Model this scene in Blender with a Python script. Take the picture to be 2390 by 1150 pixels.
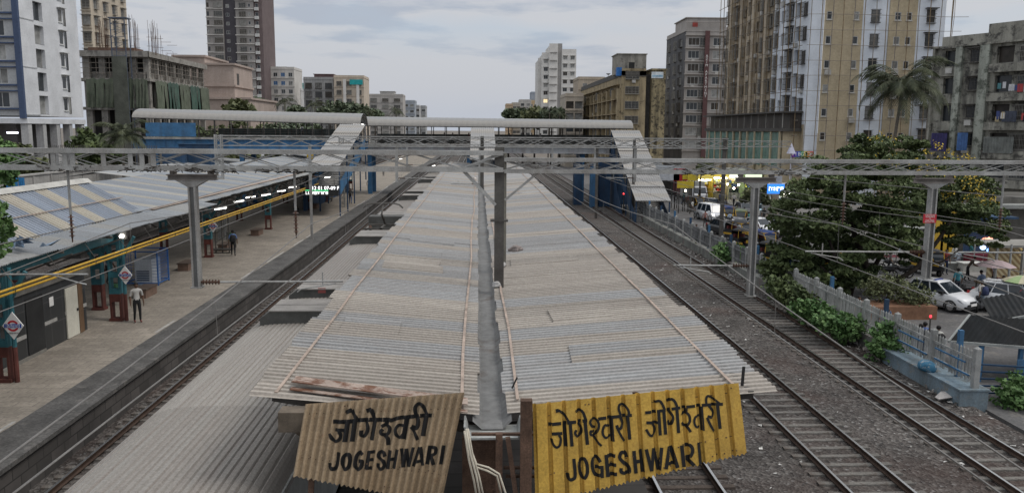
import bpy, bmesh, math, random
from mathutils import Vector, Matrix
random.seed(7)
R=math.radians; PI=math.pi; V=Vector
for o in list(bpy.data.objects): bpy.data.objects.remove(o)
SC=bpy.context.scene; COL=SC.collection
# ---------------- camera
F=1900.0; ROLL=R(0.4); CAM=V((0,0,9.3))
_v=Matrix.Rotation(ROLL,3,'Z')@V(((1116-1195)/F,(575-302)/F,-1))
_ph=math.atan2(1,_v.y); _w=Matrix.Rotation(_ph,3,'X')@_v
M3=Matrix.Rotation(math.atan2(_w.x,_w.y),3,'Z')@Matrix.Rotation(_ph,3,'X')@Matrix.Rotation(ROLL,3,'Z')
cd=bpy.data.cameras.new('camera'); cam=bpy.data.objects.new('camera',cd); COL.objects.link(cam)
cam.matrix_world=Matrix.Translation(CAM)@M3.to_4x4(); cd.sensor_width=36; cd.lens=F/2390*36; cd.clip_end=6000; cd.clip_start=.1
SC.camera=cam
def at(px,py,X=None,Y=None,Z=None):
    d=M3@V(((px-1195)/F,(575-py)/F,-1))
    t=(X-CAM.x)/d.x if X is not None else (Y-CAM.y)/d.y if Y is not None else (Z-CAM.z)/d.z
    return CAM+d*t
# ---------------- materials
MATS={}
def lin(c): return tuple(((x/255)/12.92 if x/255<=.04045 else ((x/255+.055)/1.055)**2.4) for x in c)
def N(nt,t,**k):
    n=nt.nodes.new(t)
    for a,b in k.items():
        if a in n.inputs: n.inputs[a].default_value=b
        else: setattr(n,a,b)
    return n
def mixc(nt,f,a,b,mode='MIX'):
    n=nt.nodes.new('ShaderNodeMix'); n.data_type='RGBA'; n.blend_type=mode
    for s,x in ((n.inputs[0],f),(n.inputs[6],a),(n.inputs[7],b)):
        if hasattr(x,'links'): nt.links.new(x,s)
        elif isinstance(x,(int,float)): s.default_value=x
        else: s.default_value=(*x[:3],1)
    return n.outputs[2]
def math_(nt,op,a,b=0.0,cl=False):
    n=nt.nodes.new('ShaderNodeMath'); n.operation=op; n.use_clamp=cl
    for s,x in ((n.inputs[0],a),(n.inputs[1],b)):
        if hasattr(x,'links'): nt.links.new(x,s)
        else: s.default_value=x
    return n.outputs[0]
def ramp(nt,f,stops):
    n=nt.nodes.new('ShaderNodeValToRGB'); e=n.color_ramp.elements
    while len(e)<len(stops): e.new(.5)
    for i,(p,c) in enumerate(stops):
        e[i].position=p; e[i].color=(c,c,c,1) if isinstance(c,(int,float)) else (*c,1)
    nt.links.new(f,n.inputs[0]); return n.outputs[0]
def noise(nt,vec,scale,detail=4,rough=.6):
    n=N(nt,'ShaderNodeTexNoise',Scale=scale,Detail=detail,Roughness=rough); nt.links.new(vec,n.inputs['Vector']); return n.outputs['Fac']
def mapping(nt,vec,s,loc=(0,0,0)):
    n=N(nt,'ShaderNodeMapping'); n.inputs['Scale'].default_value=s; n.inputs['Location'].default_value=loc
    nt.links.new(vec,n.inputs['Vector']); return n.outputs[0]
def newmat(name):
    m=bpy.data.materials.new(name); m.use_nodes=True; nt=m.node_tree
    b=nt.nodes['Principled BSDF']; MATS[name]=m
    tc=nt.nodes.new('ShaderNodeTexCoord')
    return m,nt,b,tc.outputs['Object']
def setbump(nt,b,h,strength=.3,dist=.02):
    n=N(nt,'ShaderNodeBump',Strength=strength,Distance=dist); nt.links.new(h,n.inputs['Height']); nt.links.new(n.outputs[0],b.inputs['Normal'])
def mat(name,c,rough=.8,metal=0,var=.25,scale=1.5,fine=.15,streak=0,stain=(.05,.045,.04),bump=0,spec=.3,c2=None,c2t=.62,alpha=None):
    """base colour + broad noise + fine noise + optional vertical dirt streaks / second colour patches"""
    if name in MATS: return MATS[name]
    m,nt,b,co=newmat(name)
    n1=noise(nt,co,scale,5); n2=noise(nt,co,scale*14,3)
    lo=tuple(x*(1-var) for x in c); hi=tuple(min(1,x*(1+var)) for x in c)
    col=mixc(nt,ramp(nt,n1,[(.3,0),(.7,1)]),lo,hi)
    if c2: col=mixc(nt,ramp(nt,noise(nt,mapping(nt,co,(1,1,1),(7,3,1)),scale*1.7,6,.7),[(c2t-.05,0),(c2t+.05,1)]),col,c2)
    if fine: col=mixc(nt,fine,col,ramp(nt,n2,[(.3,(.0,.0,.0)),(.7,(1,1,1))]),'OVERLAY')
    if streak:
        s=noise(nt,mapping(nt,co,(1.1,1.1,.12)),1.0,6,.65); p=noise(nt,co,.35,4)
        f=math_(nt,'MULTIPLY',ramp(nt,s,[(.42,0),(.66,1)]),ramp(nt,p,[(.3,.25),(.65,1)]))
        col=mixc(nt,math_(nt,'MULTIPLY',f,streak),col,stain)
    nt.links.new(col,b.inputs['Base Color'])
    b.inputs['Roughness'].default_value=rough; b.inputs['Metallic'].default_value=metal
    b.inputs['Specular IOR Level'].default_value=spec
    if alpha is not None: b.inputs['Alpha'].default_value=alpha
    if bump: setbump(nt,b,n2,bump,.03)
    return m
def emit(name,c,s):
    if name in MATS: return MATS[name]
    m,nt,b,co=newmat(name); b.inputs['Base Color'].default_value=(*c,1)
    b.inputs['Emission Color'].default_value=(*c,1); b.inputs['Emission Strength'].default_value=s; return m
# ---------------- objects
LOCAL=set()
def local(o): LOCAL.add(o.name); return o
def root_loc(o):
    l=V((0,0,0)); q=o
    while q is not None:
        if q.name in LOCAL: return l
        q=q.parent
    while o is not None: l=l+o.location; o=o.parent
    return l
def link(o,parent=None):
    COL.objects.link(o)
    if parent is not None: o.parent=parent
    return o
def tag(o,label=None,cat=None,group=None,kind=None):
    if label: o['label']=label
    if cat: o['category']=cat
    if group: o['group']=group
    if kind: o['kind']=kind
    return o
def thing(name,label,cat,loc=(0,0,0),group=None,rz=0):
    o=bpy.data.objects.new(name,None); o.location=loc; o.rotation_euler=(0,0,rz); o.empty_display_size=.3
    link(o); return tag(o,label,cat,group)
def dup(o,parent=None):
    c=o.copy(); COL.objects.link(c)
    if parent is not None: c.parent=parent
    for ch in o.children: dup(ch,c)
    return c
def basis(d,up=V((0,0,1))):
    d=d.normalized()
    if abs(d.dot(up))>.99: up=V((0,1,0))
    s=d.cross(up).normalized(); return d,s,s.cross(d).normalized()
class MB:
    def __init__(s): s.v=[]; s.f=[]; s.m=[]; s.cur=0
    def add(s,vs,fs):
        n=len(s.v); s.v+=[tuple(v) for v in vs]; s.f+=[tuple(i+n for i in f) for f in fs]; s.m+=[s.cur]*len(fs); return s
    def box(s,x0,x1,y0,y1,z0,z1):
        return s.add([(x0,y0,z0),(x1,y0,z0),(x1,y1,z0),(x0,y1,z0),(x0,y0,z1),(x1,y0,z1),(x1,y1,z1),(x0,y1,z1)],
            [(3,2,1,0),(4,5,6,7),(0,1,5,4),(1,2,6,5),(2,3,7,6),(3,0,4,7)])
    def obox(s,o,a,b,c):
        o,a,b,c=V(o),V(a),V(b),V(c)
        return s.add([o,o+a,o+a+b,o+b,o+c,o+a+c,o+a+b+c,o+b+c],[(3,2,1,0),(4,5,6,7),(0,1,5,4),(1,2,6,5),(2,3,7,6),(3,0,4,7)])
    def bar(s,p,q,w,h=None,up=(0,0,1)):
        p,q=V(p),V(q); h=h or w; d,a,b=basis(q-p,V(up))
        return s.obox(p-a*w/2-b*h/2,a*w,b*h,q-p)
    def tube(s,p,q,r,r2=None,n=8):
        p,q=V(p),V(q); r2=r if r2 is None else r2; d,a,b=basis(q-p)
        vs=[p+(a*math.cos(t)+b*math.sin(t))*r for t in [2*PI*i/n for i in range(n)]]+[q+(a*math.cos(t)+b*math.sin(t))*r2 for t in [2*PI*i/n for i in range(n)]]
        return s.add(vs,[(i,(i+1)%n,n+(i+1)%n,n+i) for i in range(n)]+[tuple(range(n))[::-1],tuple(range(n,2*n))])
    def path(s,pts,r,n=6):
        pts=[V(p) for p in pts]; k=len(pts); vs=[]; rr=r if hasattr(r,'__len__') else [r]*k
        for i,p in enumerate(pts):
            d=(pts[min(i+1,k-1)]-pts[max(i-1,0)]); d,a,b=basis(d)
            vs+=[p+(a*math.cos(2*PI*j/n)+b*math.sin(2*PI*j/n))*rr[i] for j in range(n)]
        fs=[(i*n+j,i*n+(j+1)%n,(i+1)*n+(j+1)%n,(i+1)*n+j) for i in range(k-1) for j in range(n)]
        return s.add(vs,fs+[tuple(range(n))[::-1],tuple(range((k-1)*n,k*n))])
    def quad(s,*p): return s.add(p,[tuple(range(len(p)))])
    def prism(s,poly,vec):
        n=len(poly); vec=V(vec); poly=[V(p) for p in poly]
        return s.add(poly+[p+vec for p in poly],[(i,(i+1)%n,n+(i+1)%n,n+i) for i in range(n)]+[tuple(range(n))[::-1],tuple(range(n,2*n))])
    def lathe(s,c,prof,n=12):
        c=V(c); k=len(prof)
        vs=[c+V((r*math.cos(2*PI*j/n),r*math.sin(2*PI*j/n),z)) for r,z in prof for j in range(n)]
        return s.add(vs,[(i*n+j,i*n+(j+1)%n,(i+1)*n+(j+1)%n,(i+1)*n+j) for i in range(k-1) for j in range(n)]+[tuple(range(n))[::-1],tuple(range((k-1)*n,k*n))])
    def loft(s,rings,close=True,cap=True):
        n=len(rings[0]); k=len(rings); vs=[p for r in rings for p in r]
        fs=[(i*n+j,i*n+(j+1)%n,(i+1)*n+(j+1)%n,(i+1)*n+j) for i in range(k-1) for j in range(n if close else n-1)]
        if cap and close: fs+=[tuple(range(n))[::-1],tuple(range((k-1)*n,k*n))]
        return s.add(vs,fs)
    def mesh(s,name,mats,off=V((0,0,0)),smooth=False):
        me=bpy.data.meshes.new(name); ox,oy,oz=off
        me.from_pydata([(x-ox,y-oy,z-oz) for x,y,z in s.v],[],s.f)
        for m in (mats if isinstance(mats,(list,tuple)) else [mats]): me.materials.append(m)
        if any(s.m): me.polygons.foreach_set('material_index',s.m)
        if smooth: me.polygons.foreach_set('use_smooth',[True]*len(s.f))
        me.update(); return me
    def build(s,name,mats,parent=None,smooth=False,label=None):
        o=bpy.data.objects.new(name,s.mesh(name,mats,root_loc(parent) if parent else V((0,0,0)),smooth)); link(o,parent)
        if label: o['label']=label
        return o
def structure(mb,name,mats): return tag(mb.build(name,mats),kind='structure')
def inst(name,me,parent,loc,rz=0,scale=None):
    o=bpy.data.objects.new(name,me); link(o,parent); o.location=loc; o.rotation_euler=(0,0,rz)
    if scale: o.scale=scale
    return o
def corr_sheet(mb,o,u,v,pitch,amp,nsub=6,nv=1,prof='sine',jag=0,sheet=1.0,sag=0,seed=1,ja=1,jb=1):
    """corrugated sheet: ripple runs along u, ribs along v"""
    o,u,v=V(o),V(u),V(v); L=u.length; n=u.cross(v).normalized()
    if n.z<0: n=-n
    RIB=((0,-1),(.4,-1),(.47,.7),(.53,1),(.83,1),(.9,.7))
    if prof=='rib': nsub=6
    k=max(1,int(L/pitch)); rnd=random.Random(seed); vs=[]; cnt=k*nsub+1
    jg=[rnd.uniform(-jag,jag) for _ in range(int(L/sheet)+3)]; j2=[rnd.uniform(-jag,jag) for _ in range(int(L/sheet)+3)]; up=[rnd.uniform(-1,1)*jag*.25 for _ in jg]
    vl=v.length; vd=v/vl
    for i in range(cnt):
        t=i/(cnt-1); ph=(i%nsub)/nsub
        if prof=='rib': q=RIB[i%6]; h=amp*q[1]; t=min(1,(i//6+q[0])/k)
        elif prof=='sine': h=amp*math.sin(2*PI*ph)
        else: h=amp if ph<.35 else (-amp if .45<ph<.9 else 0)
        si=int(t*L/sheet)
        for j in range(nv+1):
            s=j/nv; e=(-jg[si]*(1-s)*ja+j2[si]*s*jb) if jag else 0
            vs.append(o+u*t+v*s+vd*e+n*(h+up[si]-sag*math.sin(PI*s)))
    w=nv+1
    mb.add(vs,[(i*w+j,(i+1)*w+j,(i+1)*w+j+1,i*w+j+1) for i in range(cnt-1) for j in range(nv)]); return mb
def marks(par,x0,x1,y,z,h,m,seed=1,name='lettering'):
    '''unreadable writing: irregular upright and level strokes in a row'''
    rnd=random.Random(seed); b=MB(); x=x0; yy=y
    while x<x1:
        w=h*rnd.uniform(.35,.75); hh=h*rnd.uniform(.75,1.05); t=h*.2; yy-=.0003
        b.box(x,x+t,yy,yy+.01,z-hh/2,z+hh/2); k=rnd.randrange(4); yy-=.0003
        if k!=0: b.box(x+t,x+w,yy,yy+.01,z+hh*rnd.uniform(.2,.35),z+hh*.5)
        if k!=1: b.box(x+t,x+w,yy,yy+.01,z-hh*.5,z-hh*rnd.uniform(.25,.4))
        if k>1: b.box(x+w-t,x+w,yy-.0003,yy+.01,z-hh*.25,z+hh*.2)
        x+=w+h*.22
    return b.build(name,m,par)
def text_mesh(txt,size,mat_,name='lettering',parent=None,loc=(0,0,0),rot=(0,0,0),depth=.01,align='CENTER',xscale=1):
    cu=bpy.data.curves.new(name,'FONT'); cu.body=txt; cu.size=size; cu.align_x=align; cu.align_y='CENTER'; cu.extrude=depth; cu.resolution_u=2
    ob=bpy.data.objects.new(name,cu); COL.objects.link(ob)
    dg=bpy.context.evaluated_depsgraph_get(); me=bpy.data.meshes.new_from_object(ob.evaluated_get(dg)); bpy.data.objects.remove(ob)
    me.name=name; me.materials.clear(); me.materials.append(mat_)
    o=bpy.data.objects.new(name,me); link(o,parent); o.location=V(loc)-(root_loc(parent) if parent else V((0,0,0))); o.rotation_euler=rot; o.scale=(xscale,1,1); return o
# ================= world, light
w=bpy.data.worlds.new('World'); SC.world=w; w.use_nodes=True; nt=w.node_tree; bg=nt.nodes['Background']
SUN_EL,SUN_AZ=R(54),R(104)
sky=N(nt,'ShaderNodeTexSky'); sky.sky_type='NISHITA'; sky.sun_disc=False; sky.sun_elevation=SUN_EL; sky.sun_rotation=SUN_AZ; sky.air_density=1.5; sky.dust_density=3
tc=nt.nodes.new('ShaderNodeTexCoord'); g=tc.outputs['Generated']
sep=N(nt,'ShaderNodeSeparateXYZ'); nt.links.new(g,sep.inputs[0])
# cloud deck: overcast grey, brighter overhead, darker bluish bands near the horizon
el=math_(nt,'MAXIMUM',sep.outputs[2],0.0)
base=ramp(nt,el,[(0,(3.8,4.1,4.7)),(.05,(4.1,4.25,4.65)),(.1,(4.25,4.36,4.7)),(.2,(4.4,4.5,4.8)),(.45,(7.2,7.2,7.1)),(1,(9.0,9.0,8.9))])
cl=noise(nt,mapping(nt,g,(1.5,1.5,8),(.55,1.7,.9)),3.4,6,.55)
dark=ramp(nt,cl,[(.515,0),(.61,1)])
band=ramp(nt,el,[(.0,0),(.045,.15),(.09,1),(.3,.9),(.5,.4)])
c1=mixc(nt,math_(nt,'MULTIPLY',dark,band),base,mixc(nt,.75,base,(2.8,3.2,3.95)))
gap=ramp(nt,noise(nt,mapping(nt,g,(1.2,1.2,5),(4.1,.3,2.0)),2.2,3),[(.5,0),(.64,.85)])
c2=mixc(nt,math_(nt,'MULTIPLY',gap,ramp(nt,el,[(.08,0),(.16,1)])),c1,mixc(nt,.35,(3.3,4.3,5.9),sky.outputs[0]))
fin=mixc(nt,.92,sky.outputs[0],c2); nt.links.new(fin,bg.inputs[0]); bg.inputs[1].default_value=.1
sd=bpy.data.lights.new('sun','SUN'); sd.energy=1.0; sd.angle=R(18); sd.color=(1,.96,.9)
so=bpy.data.objects.new('sun',sd); link(so)
sdir=V((math.sin(SUN_AZ)*math.cos(SUN_EL),math.cos(SUN_AZ)*math.cos(SUN_EL),math.sin(SUN_EL)))
so.rotation_euler=sdir.to_track_quat('Z','Y').to_euler()
SC.view_settings.view_transform='Standard'; SC.view_settings.look='None'; SC.view_settings.exposure=.46
SC.cycles.max_bounces=5; SC.cycles.diffuse_bounces=3; SC.cycles.use_denoising=True
# ================= ground and platforms
m,nt,b,co=newmat('ballast')
vor=N(nt,'ShaderNodeTexVoronoi',Scale=11.0); nt.links.new(co,vor.inputs['Vector'])
v2=N(nt,'ShaderNodeTexVoronoi',Scale=4.5); nt.links.new(co,v2.inputs['Vector'])
c=ramp(nt,math_(nt,'FRACT',math_(nt,'MULTIPLY',vor.outputs['Color'],1)),[(0,(.045,.043,.042)),(.45,(.088,.08,.075)),(.8,(.138,.128,.12)),(1,(.25,.245,.24))])
sx=N(nt,'ShaderNodeSeparateXYZ'); nt.links.new(co,sx.inputs[0])
rust=math_(nt,'MULTIPLY',ramp(nt,noise(nt,co,.22,4),[(.48,.05),(.68,.7)]),1)
c=mixc(nt,rust,c,mixc(nt,.55,c,(.075,.036,.026)))
bigd=ramp(nt,noise(nt,co,.5,5),[(.3,.65),(.7,1.25)]); c=mixc(nt,1,c,bigd,'MULTIPLY'); nt.links.new(c,b.inputs['Base Color']); b.inputs['Roughness'].default_value=.95; b.inputs['Specular IOR Level'].default_value=.15
setbump(nt,b,vor.outputs['Distance'],1.0,.06)
GROUND=mat('dusty_ground',(.17,.15,.13),.95,var=.35,scale=.5,fine=.3,bump=.4,c2=(.1,.085,.07),c2t=.58)
ROADM=mat('asphalt',(.115,.112,.112),.9,var=.25,scale=.7,fine=.25,bump=.2,c2=(.16,.15,.14),c2t=.6)
def sheet(name,x0,x1,y0,y1,z,m): return structure(MB().quad((x0,y0,z),(x1,y0,z),(x1,y1,z),(x0,y1,z)),name,m)
sheet('ground',-2500,2500,-300,5000,-.6,GROUND)
structure(MB().box(-40,17.45,-20,420,-.5,-.23),'ballast_bed',MATS['ballast'])
structure(MB().box(17.9,60,8,260,-.55,-.34),'road',ROADM)
structure(MB().box(33.2,60,52,260,-.338,-.2),'pavement',mat('paving',(.21,.2,.19),.9,var=.2,scale=.8,fine=.2))
# platform paving
def paving(name,c,mort,sx_,sy_):
    m,nt,b,co=newmat(name); br=N(nt,'ShaderNodeTexBrick',Scale=1.0); br.inputs['Brick Width'].default_value=sx_; br.inputs['Row Height'].default_value=sy_; br.inputs['Mortar Size'].default_value=.012
    br.inputs['Color1'].default_value=(*[x*.86 for x in c],1); br.inputs['Color2'].default_value=(*[x*1.12 for x in c],1); br.inputs['Mortar'].default_value=(*mort,1)
    nt.links.new(co,br.inputs['Vector'])
    col=mixc(nt,ramp(nt,noise(nt,co,.6,6,.7),[(.35,.0),(.75,.75)]),br.outputs['Color'],tuple(x*.55 for x in c))
    col=mixc(nt,.25,col,ramp(nt,noise(nt,co,9,4),[(.3,(.1,.1,.1)),(.7,(.9,.9,.9))]),'OVERLAY')
    nt.links.new(col,b.inputs['Base Color']); b.inputs['Roughness'].default_value=.85; b.inputs['Specular IOR Level'].default_value=.2; return m
PAVE=paving('platform_paving',(.275,.243,.205),(.155,.137,.12),.6,.45)
m,nt,b,co=newmat('platform_stone')
br=N(nt,'ShaderNodeTexBrick',Scale=1.0); br.inputs['Brick Width'].default_value=.75; br.inputs['Row Height'].default_value=.34; br.inputs['Mortar Size'].default_value=.02
br.inputs['Color1'].default_value=(.05,.046,.043,1); br.inputs['Color2'].default_value=(.1,.09,.085,1); br.inputs['Mortar'].default_value=(.025,.023,.022,1)
sw=N(nt,'ShaderNodeSeparateXYZ'); nt.links.new(co,sw.inputs[0]); cb=N(nt,'ShaderNodeCombineXYZ'); nt.links.new(sw.outputs[1],cb.inputs[0]); nt.links.new(sw.outputs[2],cb.inputs[1]); nt.links.new(cb.outputs[0],br.inputs['Vector'])
nt.links.new(mixc(nt,ramp(nt,noise(nt,co,1.2,6),[(.35,0),(.7,.7)]),br.outputs['Color'],(.04,.036,.034)),b.inputs['Base Color']); b.inputs['Roughness'].default_value=.95
EDGE=mat('platform_edge_tar',(.082,.079,.076),.95,var=.35,scale=.9,fine=.35,c2=(.13,.122,.115),c2t=.6,bump=.25)
PX=-11.75
structure(MB().box(-24,PX-.12,-20,260,-.5,.9),'platform',MATS['platform_stone'])
sheet('platform_surface',-24,PX-1.45,-20,260,.904,PAVE)
structure(MB().box(PX-1.45,PX,-20,260,.78,.906),'platform_edge',EDGE)
wl=MB(); y=8.0; rnd=random.Random(3)
while y<200:
    l=rnd.uniform(1,5)
    if rnd.random()<.6: wl.quad((PX-1.62,y,.91),(PX-1.5,y,.91),(PX-1.5,y+l,.91),(PX-1.62,y+l,.91))
    y+=l+rnd.uniform(.2,1.5)
structure(wl,'platform_line',mat('worn_white',(.33,.32,.3),.9,var=.4,scale=3))
structure(MB().box(-3.25,4.0,13,260,-.5,.9),'island_platform',MATS['platform_stone'])
rs=MB(); rnd=random.Random(9); ys=[8+i*.8 for i in range(15)]
for a,b_ in zip(ys,ys[1:]): rs.quad((6.95+.25*math.sin(a*1.7),a,-.224),(9.55+.3*math.sin(a*2.3),a,-.224),(9.55+.3*math.sin(b_*2.3),b_,-.224),(6.95+.25*math.sin(b_*1.7),b_,-.224))
structure(rs,'red_soil',mat('red_brown_soil',(.07,.04,.032),.95,var=.5,scale=3,fine=.4,bump=.8,c2=(.12,.1,.09),c2t=.6))
# loose stones on the ballast shoulders: too many to count
st=MB(); rnd=random.Random(11)
for i in range(9000):
    y=9+rnd.random()**1.8*60; x=rnd.choice([rnd.uniform(6.8,9.6),rnd.uniform(11.8,14.1),rnd.uniform(16.3,17.3),rnd.uniform(-11.6,-11.2),rnd.uniform(4.2,6.9)])
    s=rnd.uniform(.025,.055); p=V((x,y,-.225)); a=[V((rnd.uniform(-1,1),rnd.uniform(-1,1),rnd.uniform(.2,1)))*s for _ in range(4)]
    st.add([p+q for q in a],[(0,1,2),(0,2,3),(0,3,1),(1,3,2)])
tag(st.build('gravel',mat('stone',(.13,.125,.12),.95,var=.6,scale=6)),'loose dark grey ballast stones lying between and beside the rails','gravel',kind='stuff')
li=MB()
for i in range(380):
    y=12+rnd.random()**1.5*60; x=rnd.choice([rnd.uniform(12,14),rnd.uniform(16.4,17.3),rnd.uniform(16.4,17.4),rnd.uniform(7,9.5)]); s=rnd.uniform(.04,.13)
    p=V((x,y,-.21)); li.add([p+V((rnd.uniform(-1,1)*s,rnd.uniform(-1,1)*s,rnd.uniform(0,.5)*s)) for _ in range(5)],[(0,1,2),(0,2,3),(0,3,4),(1,2,4)])
tag(li.build('litter',mat('litter_white',(.5,.49,.47),.8,var=.4,scale=8)),'scattered scraps of white litter along the track and boundary wall','litter',kind='stuff')
# ================= tracks
RAILM=[mat('rail_rust',(.06,.038,.028),.8,var=.3,scale=4),mat('rail_polished',(.5,.5,.5),.28,1,var=.05)]
SLEEP=mat('sleeper_concrete',(.14,.132,.122),.95,var=.3,scale=2,fine=.3,c2=(.1,.085,.075),c2t=.55)
SLEEPD=mat('sleeper_dark',(.085,.068,.058),.95,var=.3,scale=2,fine=.3)
def sl_mesh(nm,m):
    s=MB(); s.loft([[(-1.32,-.13,-.36),(-1.32,.13,-.36),(-1.32,.1,-.165),(-1.32,-.1,-.165)],[(-.5,-.12,-.36),(-.5,.12,-.36),(-.5,.09,-.19),(-.5,-.09,-.19)],[(.5,-.12,-.36),(.5,.12,-.36),(.5,.09,-.19),(.5,-.09,-.19)],[(1.32,-.13,-.36),(1.32,.13,-.36),(1.32,.1,-.165),(1.32,-.1,-.165)]]); return s.mesh(nm,m)
SM={0:sl_mesh('sleeper',SLEEP),1:sl_mesh('sleeper_old',SLEEPD)}
def track(x,y0,label,style=0,ystart=9,jit=.02):
    t=thing('railway_track',label,'railway track',(x,0,0),'railway tracks through the station')
    for sgn in(-1,1):
        s=MB(); g=.838*sgn+x
        s.add([(g+dx,yy,z) for yy in(y0,380) for dx,z in((-.07,-.165),(.07,-.165),(.07,-.145),(.012,-.12),(.012,-.05),(.036,-.035),(.036,0),(-.036,0),(-.036,-.035),(-.012,-.05),(-.012,-.12),(-.07,-.145))],
            [(j,(j+1)%12,12+(j+1)%12,12+j) for j in range(12)])
        s.m=[1 if j==6 else 0 for j in range(12)]
        s.build('rail',RAILM,t)
    rnd=random.Random(int(x*10)); rest=MB(); y=ystart; i=0
    while y<330:
        if i<100: inst('sleeper',SM[style],t,(rnd.uniform(-jit,jit),y,rnd.uniform(-.008,.004)),rnd.uniform(-.008,.008))
        else: rest.box(x-1.32,x+1.32,y-.11,y+.11,-.36,-.175)
        y+=.63; i+=1
    o=rest.build('sleeper_run',SLEEPD if style else SLEEP,t); o['kind']='stuff'; return t
TA,TB,R0,R1,R2,TL=-10.25,-5.05,5.6,10.6,15.1,-27.0
track(TA,-10,'railway track beside the left platform, left of the train roof',0,16)
track(TB,-10,'railway track under the silver commuter train',0,30)
track(R0,-10,'railway track just right of the central canopy, below the yellow sign',1,8)
track(R1,-10,'railway track right of the central canopy with bare ballast both sides',0,10)
track(R2,-10,'railway track nearest the pale blue boundary wall',0,14)
track(TL,-10,'railway track on the far side of the left platform',1,40)
STEEL=mat('galvanised_steel',(.36,.36,.35),.6,.35,var=.25,scale=2,fine=.2,streak=.5,stain=(.12,.085,.06))
STEELD=mat('weathered_dark_steel',(.1,.095,.088),.7,.3,var=.3,scale=2,streak=.4,stain=(.05,.03,.02))
RUST=mat('rusty_steel',(.1,.06,.042),.9,var=.4,scale=3,fine=.3,c2=(.055,.035,.028))
RUSTL=mat('faded_rusty_strip',(.34,.27,.225),.8,var=.3,scale=2.5,fine=.2,c2=(.17,.09,.06),c2t=.66)
DARK=mat('dark_void',(.03,.03,.03),.9)
def roofmat(name,a,b_,period,thr,seed,regular=None,dirt=.45,rust=.25,dmap=(.55,3.5,1)):
    m,nt,b,co=newmat(name); s=N(nt,'ShaderNodeSeparateXYZ'); nt.links.new(co,s.inputs[0])
    y=s.outputs[1]; fl=math_(nt,'FLOOR',math_(nt,'DIVIDE',math_(nt,'ADD',y,seed),period))
    wn=N(nt,'ShaderNodeTexWhiteNoise',noise_dimensions='1D'); nt.links.new(math_(nt,'ADD',fl,seed*3.1),wn.inputs['W'])
    if regular: f=math_(nt,'GREATER_THAN',math_(nt,'FRACT',math_(nt,'DIVIDE',math_(nt,'ADD',y,seed),regular[0])),regular[1])
    else: f=math_(nt,'GREATER_THAN',wn.outputs['Value'],thr)
    col=mixc(nt,f,a,b_)
    w2=N(nt,'ShaderNodeTexWhiteNoise',noise_dimensions='1D'); nt.links.new(math_(nt,'ADD',fl,seed*7.7),w2.inputs['W'])
    col=mixc(nt,1,col,ramp(nt,w2.outputs['Value'],[(0,.86),(1,1.1)]),'MULTIPLY')
    d=noise(nt,mapping(nt,co,dmap),1.2,7,.7)
    col=mixc(nt,math_(nt,'MULTIPLY',ramp(nt,d,[(.38,0),(.75,1)]),dirt),col,(.2,.17,.15))
    p=noise(nt,mapping(nt,co,(1,1,1),(3,9,2)),2.2,7,.75); col=mixc(nt,math_(nt,'MULTIPLY',ramp(nt,p,[(.62,0),(.72,1)]),rust),col,(.16,.1,.075))
    col=mixc(nt,.18,col,ramp(nt,noise(nt,co,22,3),[(.3,(.0,.0,.0)),(.7,(1,1,1))]),'OVERLAY')
    sp=noise(nt,mapping(nt,co,(1,1,1),(1,5,8)),30,2); col=mixc(nt,ramp(nt,sp,[(.76,0),(.8,.6)]),col,(.6,.58,.55))
    nt.links.new(col,b.inputs['Base Color']); b.inputs['Roughness'].default_value=.62; b.inputs['Metallic'].default_value=.0; b.inputs['Specular IOR Level'].default_value=.25; return m
RF1=roofmat('zinc_sheet_left',(.295,.298,.3),(.34,.31,.275),1.06,.58,.4,dirt=.55,rust=.35)
RF2=roofmat('zinc_sheet_right',(.305,.308,.31),(.345,.315,.28),1.06,.64,5.3,dirt=.55,rust=.35)
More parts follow.
